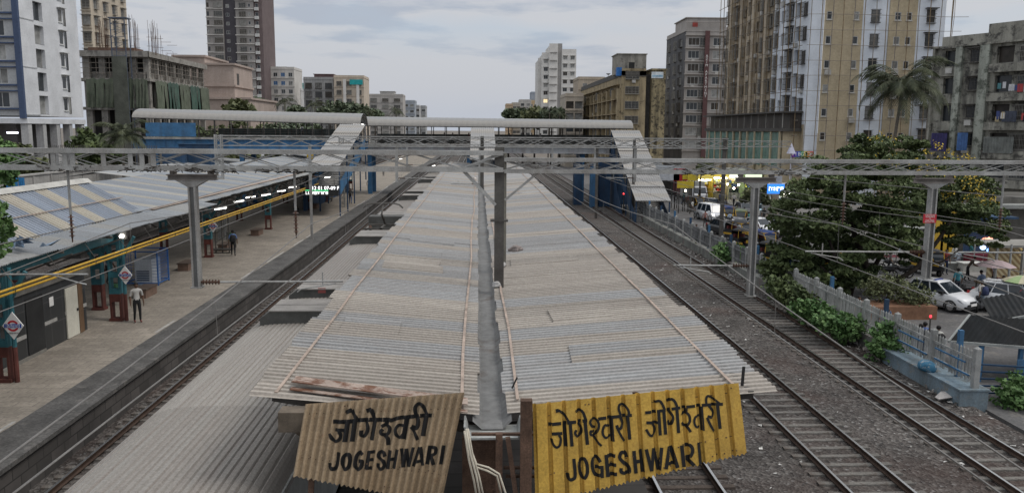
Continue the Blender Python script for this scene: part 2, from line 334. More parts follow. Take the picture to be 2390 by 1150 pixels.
# ================= train
trainm=roofmat('ribbed_train_roof',(.26,.245,.23),(.28,.265,.245),6.9,.5,2.2,dirt=.85,rust=.15,dmap=(9,.12,1))
TRB=mat('coach_side_paint',(.36,.37,.36),.5,.2,var=.15,scale=1.2,streak=.4)
TRG=mat('roof_equipment_grey',(.095,.095,.09),.7,.2,var=.25,scale=3,streak=.5)
TRL=mat('roof_equipment_lid',(.24,.225,.21),.7,var=.2,scale=2,fine=.2)
tr=thing('commuter_train','long silver commuter train with ribbed roof beside the left edge of the central canopy','train',(TB,25,0))
def roofprof(x):  # height over centre offset
    a=abs(x)/1.62
    return 3.8-.08*a*a-.27*a**6
joints=[-16,4.75,25.5,46.2,66.9,87.6,108.3,129]
for i in range(len(joints)-1):
    y0,y1=joints[i]+.35,joints[i+1]-.35
    b=MB(); b.box(TB-1.76,TB+1.76,y0,y1,.95,3.2); b.box(TB-1.3,TB+1.3,y0+.5,y1-.5,.35,.96); b.build('coach_body',TRB,tr)
    r=MB(); n=25; vs=[]
    for k in range(n*5+1):
        x=-1.62+3.24*k/(n*5); z=roofprof(x)-(.03 if k%5==2 else 0); vs.append((TB+x,z))
    vs=[(TB-1.74,3.16),(TB-1.66,3.38)]+vs+[(TB+1.66,3.38),(TB+1.74,3.16)]
    r.add([(x,y,z) for y in(y0,y1) for x,z in vs],[(j,j+1,len(vs)+j+1,len(vs)+j) for j in range(len(vs)-1)]+[tuple(range(len(vs)-1,-1,-1)),tuple(range(len(vs),2*len(vs)))])
    r.build('roof',trainm,tr)
    g=MB()
    for sx_ in(-1,1): g.box(TB+sx_*1.75-.02,TB+sx_*1.75+.02,y0,y1,3.1,3.17)
    g.build('rain_gutter',TRL,tr)
    for k in range(6):
        wv=MB(); yy=y0+1.6+k*3.0; wv.box(TB-1.785,TB-1.755,yy,yy+1.5,1.9,2.75); wv.build('window',DARK,tr)
    v=MB(); v.box(TB-1.2,TB+1.2,y1,y1+.7,1,3.3); v.build('gangway',DARK,tr)
def housing(y,l,w,h,nm='ventilator_housing',xo=0):
    b=MB(); x0,x1=TB+xo-w/2,TB+xo+w/2; z0=3.5
    prof=[(x0,z0),(x1,z0),(x1,3.74+h-.14),(x1-.3,3.8+h),(x0+.3,3.8+h),(x0,3.74+h-.14)]
    b.prism([(a,y,c) for a,c in prof],(0,l,0)); o=b.build(nm,TRG,tr)
    t=MB(); hz=3.805+h
    t.box(x0+.25,x1-.25,y-.05,y+l*.48,hz,hz+.03); t.box(x0+.25,x1-.25,y+l*.52,y+l+.05,hz,hz+.03); t.build('lid',TRL,o)
    return o
for y,l,h in((22.9,1.5,.34),(26.5,1.6,.26),(39.2,2.2,.34),(48.2,1.8,.45),(63.8,1.6,.34),(68.0,1.6,.34),(84.5,1.6,.34),(89,1.6,.34),(105,1.6,.3)): housing(y,l,2.3,h)
for y in(20.4,29.6,50.5): 
    b=MB(); b.box(TB+.6,TB+1.2,y,y+.35,3.7,4.02); b.build('roof_vent',TRL,tr)
s=MB(); s.box(TB-.2,TB+.05,26.49,26.5,3.95,4.12); s.build('notice',mat('red_notice',(.35,.1,.09),.7),tr)
# grab handles on roof edge
for k in range(14):
    y=24+k*1.9+(k%3)*.3; h=MB(); h.path([(TB-1.55,y,3.45),(TB-1.53,y,3.62),(TB-1.53,y+.28,3.62),(TB-1.55,y+.28,3.45)],.014,5); h.build('grab_handle',STEELD,tr)
pg=MB(); py_=43.3; pg.box(TB-.9,TB+.9,py_-1.0,py_-.9,4.1,4.18); pg.box(TB-.9,TB+.9,py_+.9,py_+1,4.1,4.18); pg.box(TB-.06,TB+.06,py_-1,py_+1,4.1,4.18)
pan=pg.build('pantograph',STEELD,tr)
q=MB(); q.tube((TB,py_+.9,4.2),(TB,py_-.6,4.85),.06); q.tube((TB,py_-.6,4.85),(TB,py_+.2,5.32),.05); q.build('arm',STEELD,pan)
q=MB()
for dy in(-.13,.13): q.path([(TB-1.05,py_+.2+dy,5.12),(TB-.85,py_+.2+dy,5.3),(TB-.6,py_+.2+dy,5.36),(TB+.6,py_+.2+dy,5.36),(TB+.85,py_+.2+dy,5.3),(TB+1.05,py_+.2+dy,5.12)],.03,6)
q.build('collector_head',STEELD,pan)
for dx in(-.8,.8):
    for dy in(-.9,.9):
        q=MB(); q.lathe((TB+dx,py_+dy,3.75),[(.06,0),(.11,.05),(.06,.09),(.11,.14),(.06,.18),(.11,.23),(.05,.36)],10); q.build('insulator',mat('brown_porcelain',(.09,.05,.035),.35),pan)
q=MB(); q.box(TB-1.0,TB+1.0,45.0,46,3.8,4.5); q.build('equipment_case',TRG,tr)
# ================= central canopy
ZL,ZV=5.28,4.95
pL=at(597,921,Z=ZL); pR=at(1815,903,Z=ZL); print('canopy',pL,pR,at(1150,960,Z=ZV),at(1122,440,Z=ZV))
xl,xr=-3.52,4.72; YF=pL.y; YE=104.0
cp=thing('platform_canopy','long corrugated zinc butterfly canopy with a central gutter over the island platform','canopy',(0,YF,0))
GX0,GX1=.02,.42
b=MB(); corr_sheet(b,(xl,YF,ZL),(0,YE-YF,0),(GX0-.02-xl,0,ZV-ZL),.19,.022,6,6,'rib',.07,1.02,0,3,1,.45); b.build('roof_sheeting',RF1,cp,False,'left roof slope with grey and beige sheets')
b=MB(); corr_sheet(b,(GX1+.02,YF+.1,ZV),(0,YE-YF,0),(xr-GX1-.02,0,ZL-ZV),.19,.022,6,6,'rib',.07,1.02,0,8,.45,1); b.build('roof_sheeting',RF2,cp,False,'right roof slope with grey and beige sheets')
# gutter: trough
g=MB(); y0,y1=YF-.2,YE
for a,bz,c,d in((GX0-.1,ZV-.04,GX0+.04,ZV-.17),(GX0+.04,ZV-.17,GX1-.04,ZV-.17),(GX1-.04,ZV-.17,GX1+.1,ZV-.04)):
    g.add([(a,y0,bz),(c,y0,d),(c,y1,d),(a,y1,bz)],[(0,1,2,3)])
g.build('gutter',mat('gutter_zinc',(.16,.16,.158),.7,.1,var=.2,scale=.5,fine=.2,c2=(.11,.095,.085),c2t=.6),cp)
hb=MB(); hb.box(GX0-.18,GX1+.2,YF-.5,YF+.05,ZV-.22,ZV-.19); hb.obox((GX0-.18,YF-.5,ZV-.19),(0,.5,0),(.025,0,0),(-.05,0,.17)); hb.obox((GX1+.175,YF-.5,ZV-.19),(0,.5,0),(.025,0,0),(.05,0,.17))
hb.build('rain_head',mat('rain_head_zinc',(.36,.37,.36),.5,.2,var=.15),cp)
# flat clamp strips
def strip(nm,x,ya,yb,wd,side,wob=.03,seed=1):
    s=MB(); rnd=random.Random(seed); y=ya; px=x
    while y<yb:
        l=min(rnd.uniform(2.6,5.5),yb-y); nx=x+rnd.uniform(-wob,wob)
        def zz(xx): return (ZL+(ZV-ZL)*(xx-xl)/(GX0-xl)) if xx<0.2 else (ZV+(ZL-ZV)*(xx-GX1)/(xr-GX1))
        s.bar((px,y,zz(px)+.045),(nx,y+l-.03,zz(nx)+.045),wd,.014); px=nx; y+=l
    s.build(nm,RUSTL,cp)
strip('clamp_strip',xl+.42,YF+.1,YE,.05,0,.02,2); strip('clamp_strip',GX0-.27,YF,YE,.055,0,.05,4); strip('clamp_strip',GX1+.22,YF+.5,40,.05,1,.05,6); strip('clamp_strip',xr-.62,YF+.3,YE,.05,1,.02,9)
# rusty ridge flashing lying over the front left sheets
f=MB(); a=at(690,888,Z=ZL+.02); c=at(1092,940,Z=ZV+.1)
d=(c-a); 
for k,(dy,dz) in enumerate(((0,.10),(-.16,.13),(-.3,.05))): f.obox(a+V((0,dy-.14,dz-.06)),d,(0,.17,.02 if k<1 else -.015),(0,0,.015))
f.build('ridge_flashing',mat('rust_streaked_sheet',(.33,.26,.22),.7,var=.2,scale=1.5,c2=(.13,.06,.035),c2t=.52),cp)
# odd replacement sheets lying proud of the rest
rnd=random.Random(12)
for k in range(11):
    y=YF+2+rnd.random()**1.4*45; lft=k%2==0; a,c=(xl,GX0) if lft else (GX1,xr); za,zc=(ZL,ZV) if lft else (ZV,ZL); s0=rnd.uniform(.05,.4); s1=min(.95,s0+rnd.uniform(.3,.55))
    b=MB(); corr_sheet(b,(a+(c-a)*s0,y,za+(zc-za)*s0+.032),(rnd.uniform(-.06,.06),1.14,0),((c-a)*(s1-s0),rnd.uniform(-.08,.08),(zc-za)*(s1-s0)),.19,.022,6,2,'rib'); b.build('replacement_sheet',(RF1,RF2,RUSTL if k==5 else RF1)[k%3],cp)
# columns, rafters below
for k in range(16):
    y=YF+.4+k*5.8; c=MB(); c.box(.08,.36,y-.12,y+.12,.9,ZV-.2); c.build('column',RUST if k==0 else STEELD,cp)
    c=MB(); c.bar((.2,y,ZV-.42),(xl+.3,y,ZL-.14),.1,.16); c.bar((.2,y,ZV-.42),(xr-.3,y,ZL-.14),.1,.16); c.build('rafter',STEELD,cp)
for x in(xl+.3,xl+1.7,xr-.4,xr-2):
    c=MB(); c.box(x-.04,x+.04,YF+.15,YE,ZL-.1,ZL-.04) if abs(x)>3 else c.box(x-.04,x+.04,YF+.15,YE,5.0-.03,5.04-.0); c.build('purlin',STEELD,cp)
# steelwork between the boards
p=at(1228,1000,Y=YF-.75); s=MB(); s.box(p.x-.085,p.x+.085,p.y-.07,p.y+.07,1.0,at(1228,932,Y=YF-.75).z); s.build('steel_post',RUST,cp)
s=MB(); p2=at(1125,1100,Y=YF-.3); s.box(p2.x-.3,p2.x+.28,YF-.35,YF-.25,1.2,ZV-.24); s.build('end_plate',RUST,cp)
s=MB(); 
for py0,xa,xb in((1012,1100,1250),(1090,1175,1250),(1110,1180,1250)):
    a=at(xa,py0,Y=YF-.62); c=at(xb,py0,Y=YF-.62); s.bar(a,c,.06,.035)
a=at(1165,1010,Y=YF-.7); s.bar(a,(a.x,a.y,1.2),.1)
a=at(1185,1020,Y=YF-.75); c=at(1205,1160,Y=YF-.75); s.bar(a,c,.07)
s.build('bracket',RUST,cp)
for px_,py0,py1,dx in((1736,855,900,-4),(1207,880,905,-12)):
    a=at(px_,py0,Y=YF+.25); c=at(px_+dx,py1,Y=YF+.25); s=MB(); s.bar(a,c,.045,.02); s.build('iron_bar',DARK,cp)
a=at(655,985,Y=YF-.35); s=MB(); s.obox((a.x,a.y-.15,a.z-.1),(.7,0,0),(0,.3,0),(0,0,.3)); s.bar((a.x+.2,a.y,a.z-.05),(a.x+.75,a.y,a.z-.5),.12); s.build('beam_end',mat('weathered_timber',(.13,.105,.08),.9,var=.4,scale=4,streak=.4),cp)
# cable bundle
cb_=thing('cable_bundle','bundle of cream cables dropping beside the rain head between the two name boards','cables',at(1110,1150,Y=YF-.6))
rnd=random.Random(4)
for k,(pts) in enumerate((((1088,1000),(1098,1060),(1112,1110),(1122,1165)),((1092,1000),(1103,1060),(1118,1110),(1130,1165)),((1084,1005),(1094,1070),(1106,1120),(1114,1165)),((1096,1040),(1112,1082),(1140,1090),(1165,1105),(1180,1150),(1186,1170)),((1094,1050),(1108,1088),(1138,1098),(1160,1110),(1172,1160)))):
    c=MB(); pp=[at(x,y,Y=YF-1.15+.05*k) for x,y in pts]
    c.path([p+V((0,0,0)) for p in pp],.016,6); c.build('cable',mat('cream_cable',(.5,.46,.38),.6,var=.2,scale=6),cb_,True)
# ================= name boards
def bil(C,s,t): return C[0]*(1-s)*(1-t)+C[1]*s*(1-t)+C[2]*s*t+C[3]*(1-s)*t
def invbil(C,p):
    s=t=.5
    for _ in range(12):
        q=bil(C,s,t); e=p-q; ds=(C[1]-C[0])*(1-t)+(C[2]-C[3])*t; dt=(C[3]-C[0])*(1-s)+(C[2]-C[1])*s
        det=ds.x*dt.y-ds.y*dt.x; s+=(e.x*dt.y-e.y*dt.x)/det; t+=(ds.x*e.y-ds.y*e.x)/det
    return s,t
def crom(p,n=7):
    if len(p)<3: return [p[0]+(p[1]-p[0])*i/24 for i in range(25)]
    o=[]; q=[p[0]*2-p[1]]+p+[p[-1]*2-p[-2]]
    if (p[0]-p[-1]).length<1: q=[p[-2]]+p+[p[1]]
    for i in range(len(p)-1):
        for k in range(n):
            t=k/n; a,b,c,d=q[i:i+4]; o.append(.5*((2*b)+(c-a)*t+(2*a-5*b+4*c-d)*t*t+(3*b-a-3*c+d)*t**3))
    return o+[p[-1]]
def board(name,label,px,Yt,Yb,ribs,amp,prof,m,strokes,ink):
    C2=[V(p) for p in px]; C3=[at(*px[0],Y=Yt),at(*px[1],Y=Yt),at(*px[2],Y=Yb),at(*px[3],Y=Yb)]
    n=(C3[1]-C3[0]).cross(C3[3]-C3[0]).normalized(); 
    if n.y>0: n=-n
    def h(s):
        ph=(s*ribs)%1
        if prof=='sine': return amp*math.sin(2*PI*ph)
        pts=((0,-amp),(.16,-amp),(.24,amp),(.92,amp),(1,-amp))
        for (a,x),(b_,y) in zip(pts,pts[1:]):
            if a<=ph<=b_: return x+(y-x)*(ph-a)/(b_-a)
    P=lambda s,t,o=0: bil(C3,s,t)+n*(h(s)+o)
    root=thing(name,label,'name board',(C3[0]+C3[2])/2)
    b=MB(); ns=ribs*25 if prof!='sine' else ribs*10; nv=6
    for i in range(ns+1):
        for j in range(nv+1): b.v.append(tuple(P(i/ns,j/nv+(.012*math.sin(i*.9)*(1 if j==nv else 0)))))
    w_=nv+1; b.f=[(i*w_+j,i*w_+j+1,(i+1)*w_+j+1,(i+1)*w_+j) for i in range(ns) for j in range(nv)]; b.m=[0]*len(b.f)
    b.build('board',m,root,prof=='sine')
    fr=MB()
    for t in(.15,.75): fr.bar(bil(C3,.01,t)-n*.06,bil(C3,.99,t)-n*.06,.06,.05)
    fr.bar(bil(C3,.5,.0)-n*.1,bil(C3,.5,1)-n*.1,.06,.05); fr.bar(bil(C3,.06,.1)-n*.1,bil(C3,.06,1)-n*.1-V((0,0,1.5)),.08,.06)
    fr.build('support_rail',RUST,root)
    rnd=random.Random(2)
    for k in range(16):
        sc=MB(); p=P(rnd.random(),rnd.choice((.06,.72,.93)),.004); sc.tube(p,p+n*.01,.011,.009,8); sc.build('rivet',RUST,root)
    L=MB(); cnt=0
    for wd,pts,(ox,oy,k) in strokes:
        pp=[V((ox+x*k,oy+y*k)) for x,y in pts]; sm=crom(pp); hw=wd*k/2; cnt+=1; o=.006+.0002*(cnt%9); rows=[]
        for i,p in enumerate(sm):
            d=(sm[min(i+1,len(sm)-1)]-sm[max(i-1,0)])
            d=d.normalized() if d.length else V((1,0)); nn=V((-d.y,d.x))
            rows.append([P(*invbil(C2,p+nn*hw*e),o) for e in(-1,-.6,-.2,.2,.6,1)])
        base=len(L.v)
        for r in rows: L.v+=[tuple(x) for x in r]
        for i in range(len(rows)-1):
            for j in range(5): q=base+i*6+j; L.f.append((q,q+1,q+7,q+6)); L.m.append(0)
    L.build('lettering',ink,root)
    return root
INK=mat('black_sign_paint',(.012,.012,.013),.6,var=.2,scale=8)
A1=(750,930,300/1917); A2=(1260,910,240/1840); A3=(1490,910,240/1840); A4=(1300,1010,360/2390)
def S(wd,*pts,T=None): return (wd,pts,T)
def word(T,L): return [(w_,p,T) for w_,p in L]
W1=word(A1,[(62,((180,338),(300,345),(450,335),(560,318),(720,312),(880,312),(1040,312))),(58,((1020,330),(1150,285),(1300,270),(1450,255),(1672,246))),
(50,((200,460),(340,475))),(68,((390,340),(345,645))),(48,((262,485),(285,560),(240,628),(170,612),(118,520))),
(64,((500,320),(455,638))),(56,((525,310),(490,240),(452,165))),(62,((455,165),(360,205))),
(52,((672,330),(688,450),(650,545),(592,545),(592,470))),(62,((800,315),(745,615))),(56,((790,300),(765,220),(740,155))),(60,((750,152),(668,182))),
(66,((985,300),(965,395))),(50,((892,412),(965,385),(1015,440),(990,520),(915,535),(880,490),(915,455))),(56,((925,530),(985,590),(995,690))),
(44,((1255,400),(1150,395),(1103,460),(1112,535),(1165,575),(1225,520))),(66,((1280,265),(1222,602))),
(62,((1430,260),(1440,350),(1415,435),(1340,415))),(46,((1335,415),(1385,500),(1432,615))),(68,((1565,250),(1512,555))),(52,((1408,240),(1395,140),(1445,75),(1510,105),(1575,240))),
(58,((258,798),(232,985),(185,1045),(130,1020),(125,955))),(54,((395,825),(330,860),(312,960),(345,1045),(400,1015),(424,920),(415,850),(395,825))),
(52,((610,835),(575,795),(520,860),(497,980),(535,1048),(585,1015),(600,930),(548,930))),(58,((708,780),(664,1050))),(48,((700,797),(792,790))),(48,((690,912),(772,905))),(48,((665,1035),(752,1030))),
(50,((945,862),(918,792),(862,802),(852,870),(918,930),(932,1000),(888,1046),(842,1010),(842,962))),(56,((1020,765),(982,1042))),(52,((1125,755),(1075,1037))),(50,((1000,905),(1100,898))),
(50,((1192,740),(1216,1018))),(42,((1220,1018),(1262,742))),(52,((1262,742),(1296,1008))),(46,((1300,1008),(1368,720))),
(48,((1366,1008),(1462,718))),(52,((1475,718),(1508,992))),(46,((1400,935),(1500,928))),(56,((1620,700),(1575,977))),(48,((1625,722),(1698,732),(1698,810),(1622,850))),(52,((1630,845),(1672,987))),(52,((1825,695),(1780,977)))])
W2=word(A2,[(60,((150,610),(310,590),(560,566),(840,530))),(58,((208,772),(400,760))),(62,((430,590),(462,1005))),(44,((335,790),(370,860),(350,975),(290,1010),(230,950),(203,858))),
(60,((535,570),(570,992))),(44,((520,570),(430,430),(330,345))),(66,((335,350),(278,362))),(46,((680,575),(735,680),(715,780),(670,815),(625,760),(650,700))),(62,((800,540),(845,963))),(50,((820,540),(770,400),(710,348),(632,375))),
(46,((990,660),(930,640),(893,565),(930,508),(1000,515),(1046,600),(1030,700),(965,790),(905,780),(905,725),(965,735))),(42,((955,810),(1030,920),(1095,985))),
(58,((1035,505),(1200,482),(1380,462),(1635,436))),(62,((1265,480),(1298,910))),(44,((1240,640),(1160,615),(1120,690),(1120,775),(1170,838),(1265,800))),
(54,((1430,470),(1468,570),(1445,660),(1390,680),(1362,615))),(42,((1362,640),(1430,780),(1512,912))),(60,((1557,440),(1598,872))),(44,((1440,440),(1400,330),(1420,245),(1500,262),(1565,340),(1590,430)))])
W3=word(A3,[(54,((108,395),(300,374),(500,345),(700,310),(960,280),(1200,255),(1500,240))),(54,((130,572),(335,572))),(58,((350,380),(380,798))),(46,((240,585),(288,680),(262,780),(200,800),(125,688))),
(58,((440,350),(477,782))),(46,((460,340),(400,220),(350,182),(270,202))),(46,((540,365),(605,470),(585,580),(540,605),(522,535))),(58,((675,320),(708,755))),(50,((690,320),(640,200),(575,150),(505,190))),
(56,((840,310),(838,390))),(48,((762,430),(830,392),(895,445),(908,540),(860,615),(800,615),(772,560))),(50,((850,630),(925,738))),(62,((1110,280),(1145,715))),(42,((1090,450),(1010,470),(988,560),(1020,640),(1095,655))),
(52,((1250,270),(1325,370),(1310,470),(1225,460))),(46,((1215,480),(1280,620),(1355,732))),(60,((1400,240),(1450,680))),(42,((1203,240),(1200,150),(1230,95),(1310,130),(1440,230)))])
W4=word(A4,[(52,((255,385),(277,640),(240,702),(180,700),(158,610))),(52,((400,390),(347,440),(347,560),(388,672),(430,680),(465,600),(460,480),(425,398),(400,390))),
(52,((665,440),(620,370),(570,368),(540,450),(560,580),(620,650),(680,632))),(50,((690,495),(697,682))),(50,((588,522),(700,518))),(58,((755,325),(785,668))),(58,((770,337),(896,345))),(56,((790,487),(912,485))),(58,((790,632),(925,625))),
(54,((1078,375),(1050,300),(990,290),(965,370),(1020,440),(1100,510),(1112,590),(1050,608),(990,590),(985,530))),(56,((1182,265),(1217,612))),(56,((1285,250),(1327,602))),(56,((1205,432),(1305,422))),
(54,((1373,240),(1460,578))),(48,((1462,578),(1488,220))),(54,((1488,220),(1575,567))),(54,((1580,567),(1612,215))),(56,((1682,548),(1735,195))),(60,((1755,200),(1862,527))),(54,((1700,462),(1820,456))),
(58,((1922,180),(1960,512))),(54,((1935,187),(2050,180),(2093,260),(2050,355),(1955,375))),(58,((1995,375),(2120,492))),(58,((2190,135),(2222,475)))])
def signmat(name,c,c2):
    m=mat(name,c,.75,var=.18,scale=2.2,fine=.22,streak=.5,stain=(.17,.1,.04),c2=c2,c2t=.66); return m
board('station_name_board','tan corrugated board with black station name painted once in Hindi above English',((713,942),(1084,915),(1030,1175),(684,1110)),YF-.55,YF-.85,22,.03,'sine',signmat('tan_board_paint',(.31,.235,.155),(.23,.155,.095)),W1,INK)
board('station_name_board','yellow ribbed board with black station name painted twice in Devanagari above English',((1243,942),(1725,892),(1744,1055),(1250,1176)),YF-.65,YF-.85,14,.028,'trap',signmat('yellow_board_paint',(.53,.33,.065),(.42,.24,.045)),W2+W3+W4,INK)
# ================= portals over the tracks
CER=mat('brown_porcelain',(.09,.05,.035),.35); STEELW=mat('shaded_web_plate',(.15,.152,.15),.6,.3,var=.2,scale=2,streak=.4); BEAMR=mat('rust_tinged_beam',(.26,.235,.215),.8,var=.3,scale=3,streak=.4)  # web plate colour darkened to paint the shade between the flanges
def truss(mb,xa,xb,y,z0,z1,d=.42,ch=.13,step=None,lc=.026):
    for yy in(y-d/2,y+d/2):
        mb.box(xa,xb,yy-ch/2,yy+ch/2,z1-ch,z1); mb.box(xa,xb,yy-ch/2,yy+ch/2,z0,z0+ch)
        st_=step or (z1-z0)*2.1; n=max(1,int((xb-xa)/st_))
        for i in range(n):
            a=xa+(xb-xa)*i/n; c=xa+(xb-xa)*(i+1)/n
            mb.bar((a,yy,z0+ch*.8),(c,yy,z1-ch*.8),lc,.02,(0,1,0)); mb.bar((a,yy+.022,z1-ch*.8),(c,yy+.022,z0+ch*.8),lc,.02,(0,1,0))
    n=int((xb-xa)/1.2)
    for i in range(n+1):
        x=xa+(xb-xa)*i/n
        mb.box(x-.03,x+.03,y-d/2,y+d/2,z0+.02,z0+.06); mb.box(x-.03,x+.03,y-d/2,y+d/2,z1-.07,z1-.03)
def insul(mb,p,q,r=.07,n=6):
    p,q=V(p),V(q); mb.tube(p,q,.03)
    for i in range(n):
        a=p+(q-p)*(.1+.8*i/(n-1)); e=(q-p).normalized(); mb.tube(a-e*.012,a+e*.012,r*.55,r,12)
def droparm(par,x,y,zb,zt,wd=.2,tw=1.3):
    b=MB(); zc=zt-.42
    b.box(x-wd/2,x-wd/2+.045,y-.13,y+.13,zb,zc); b.box(x+wd/2-.045,x+wd/2,y-.13,y+.13,zb,zc)
    b.box(x-wd/2-.05,x+wd/2+.05,y-.15,y+.15,zb-.03,zb); o=b.build('drop_arm',STEEL,par)
    b=MB(); b.box(x-wd/2+.045,x+wd/2-.045,y-.09,y+.09,zb,zc); b.build('web_plate',STEELW,o)
    b=MB(); b.prism([(x-wd/2,y-.12,zc),(x+wd/2,y-.12,zc),(x+.42,y-.12,zc+.18),(x-.42,y-.12,zc+.18)],(0,.24,0)); b.build('flare',STEEL,o)
    b=MB(); z=zc+.18; b.box(x-tw/2,x+tw/2,y-.14,y+.14,z,z+.025); b.box(x-tw/2,x+tw/2,y-.02,y+.02,z+.025,z+.13); b.box(x-tw/2,x+tw/2,y-.14,y+.14,z+.13,z+.155)
    for sx_ in(-.5,.5): b.box(x+sx_-.06,x+sx_+.06,y-.1,y+.1,z+.155,zt+.02)
    b.build('cross_beam',BEAMR,o); return o
def cantil(par,x,y,z,L,sgn):
    t=MB(); e=x+sgn*L; t.tube((x+sgn*.6,y,z),(e,y,z+.02),.028); t.bar((e-sgn*.55,y,z+.28),(e-sgn*.55,y,z-.08),.03)
    t.path([(e-sgn*1.25,y,z-.28),(e-sgn*1.15,y,z-.2),(e-sgn*.2,y,z-.04)],.02); o=t.build('registration_arm',STEEL,par)
    i=MB(); insul(i,(x+sgn*.1,y,z),(x+sgn*.62,y,z),.08,6); i.build('insulator',CER,o)
def hanger(par,x,y,zt,zb):
    h=MB(); h.tube((x,y,zt),(x,y,zb+.75),.035); o=h.build('hanger_rod',STEEL,par)
    i=MB(); insul(i,(x,y,zb+.75),(x,y,zb+.12),.085,6); i.tube((x,y,zb+.12),(x,y,zb),.02); i.build('insulator',CER,o)
Y1,Y1b=22.3,25.6
zt1=at(1150,352,Y=Y1).z; zb1=at(1150,401,Y=Y1).z; zt2=at(1300,369,Y=Y1b).z; zb2=at(1300,404,Y=Y1b).z
print('portal z',zt1,zb1,zt2,zb2)
PXc=at(1165,500,Y=Y1).x; PXd=at(1174,500,Y=Y1b).x
po=thing('catenary_portal','near steel lattice portal on a dark post, its boom running left over the left platform','overhead line portal',(PXc,Y1,4.7),'overhead line portals')
b=MB(); w_=.26
b.box(PXc-w_/2,PXc+w_/2,Y1-.13,Y1-.1,4.66,zt1+.1); b.box(PXc-w_/2,PXc+w_/2,Y1+.1,Y1+.13,4.66,zt1+.1); b.box(PXc-.02,PXc+.02,Y1-.1,Y1+.1,4.66,zt1+.1)
for zc_ in(6.8,): b.box(PXc-.24,PXc+.24,Y1-.16,Y1+.16,zc_,zc_+.05)
b.build('post',STEELD,po)
b=MB(); truss(b,-38,PXc+.1,Y1-.0,zb1,zt1,.44,.12)
for xs in(-11.2,-10.7,-9.9,-8.9,-8.6,-10.9,-9.2): b.box(xs-.06,xs+.06,Y1-.25,Y1-.22,zb1,zt1)
b.build('boom',STEEL,po)
b=MB()
for k in range(46):
    xs=-11.3+k*.05 if k<22 else -9.55+(k-22)*.045
    b.bar((xs,Y1-.2,zt1),(xs,Y1-.2,zt1+.09),.012)
b.build('bird_spikes',STEELD,po)
b=MB(); b.bar((PXc-.1,Y1-.1,zb1-.9),(PXc-1.0,Y1-.1,zb1+.05),.11,.08); b.bar((PXc-1.0,Y1-.1,zb1+.05),(PXc-.05,Y1-.1,zt1-.1),.11,.08); b.bar((PXc-.1,Y1+.1,zb1-.9),(PXc-1.0,Y1+.1,zb1+.05),.08,.08); b.build('knee_brace',STEEL,po)
XA1=at(458,600,Y=Y1).x; za=at(458,668,Y=Y1).z
o=droparm(po,XA1,Y1,za,zb1-.02); cantil(po,XA1,Y1,za+.12,abs(at(800,658,Y=Y1).x-XA1),1)
XH=[at(165,500,Y=Y1),at(690,500,Y=Y1)]
hanger(po,XH[0].x,Y1,zb1,at(170,565,Y=Y1).z); hanger(po,XH[1].x,Y1,zb1,at(695,555,Y=Y1).z)
b=MB(); zz=at(100,640,Y=Y1).z; t_=at(205,640,Y=Y1).x; b.tube((-14.5,Y1,zz),(t_,Y1,zz+.0),.028); b.path([(t_-1.0,Y1,zz),(t_-.3,Y1,zz-.22),(t_-.05,Y1,zz-.28)],.02); b.build('registration_arm',STEEL,po)
po2=thing('catenary_portal','steel lattice portal carrying its boom right from a slim post behind the dark post','overhead line portal',(PXd,Y1b,4.7),'overhead line portals')
b=MB(); b.box(PXd-.1,PXd+.1,Y1b-.1,Y1b+.1,4.66,zt2+.15); b.build('post',mat('olive_steel',(.2,.19,.16),.7,.2,var=.3,scale=2,streak=.5),po2)
b=MB(); truss(b,PXd,26,Y1b,zb2,zt2,.42,.11); b.build('boom',STEEL,po2)
b=MB(); b.bar((PXd+.05,Y1b-.1,zb2-.85),(PXd+1.1,Y1b-.1,zb2+.03),.09,.07); b.bar((PXd+1.1,Y1b-.1,zb2+.03),(PXd+.05,Y1b-.1,zt2-.05),.09,.07); b.build('knee_brace',STEEL,po2)
XB=at(1755,600,Y=Y1b).x; XC=at(2168,560,Y=Y1b).x
droparm(po2,XB,Y1b,at(1755,688,Y=Y1b).z,zb2-.02); cantil(po2,XB,Y1b,at(1700,620,Y=Y1b).z,XB-at(1572,618,Y=Y1b).x,-1)
o=droparm(po2,XC,Y1b,at(2150,648,Y=Y1b).z,zb2-.02); cantil(po2,XC,Y1b,at(2100,588,Y=Y1b).z,XC-at(1880,586,Y=Y1b).x,-1)
cantil(po2,XC+5.2,Y1b,at(2300,590,Y=Y1b).z,4.2,-1)
hanger(po2,at(1971,450,Y=Y1b).x,Y1b,zb2,at(1971,525,Y=Y1b).z); hanger(po2,at(2340,450,Y=Y1b).x,Y1b,zb2,at(2340,540,Y=Y1b).z)
# red caution plate on the right drop arm
c0=at(2170,510,Y=Y1b-.2); sg=thing('caution_sign','red caution plate with white lettering fixed on the rightmost drop arm','sign',c0)
b=MB(); b.box(c0.x-.215,c0.x+.215,c0.y-.01,c0.y+.01,c0.z-.14,c0.z+.14); b.build('plate',mat('red_enamel',(.5,.035,.05),.5,var=.1),sg)
WHT=mat('white_paint',(.75,.74,.72),.6,var=.08)
for k,(tx,s_) in enumerate((('CAUTION',.07),('CLEARANCE',.055),('TO',.05),('CIVIL ENGG',.055),('RESTRICTED',.058))): text_mesh(tx,s_,WHT,'lettering',sg,(c0.x,c0.y-.013,c0.z+.1-.05*k),(R(90),0,0),.002)
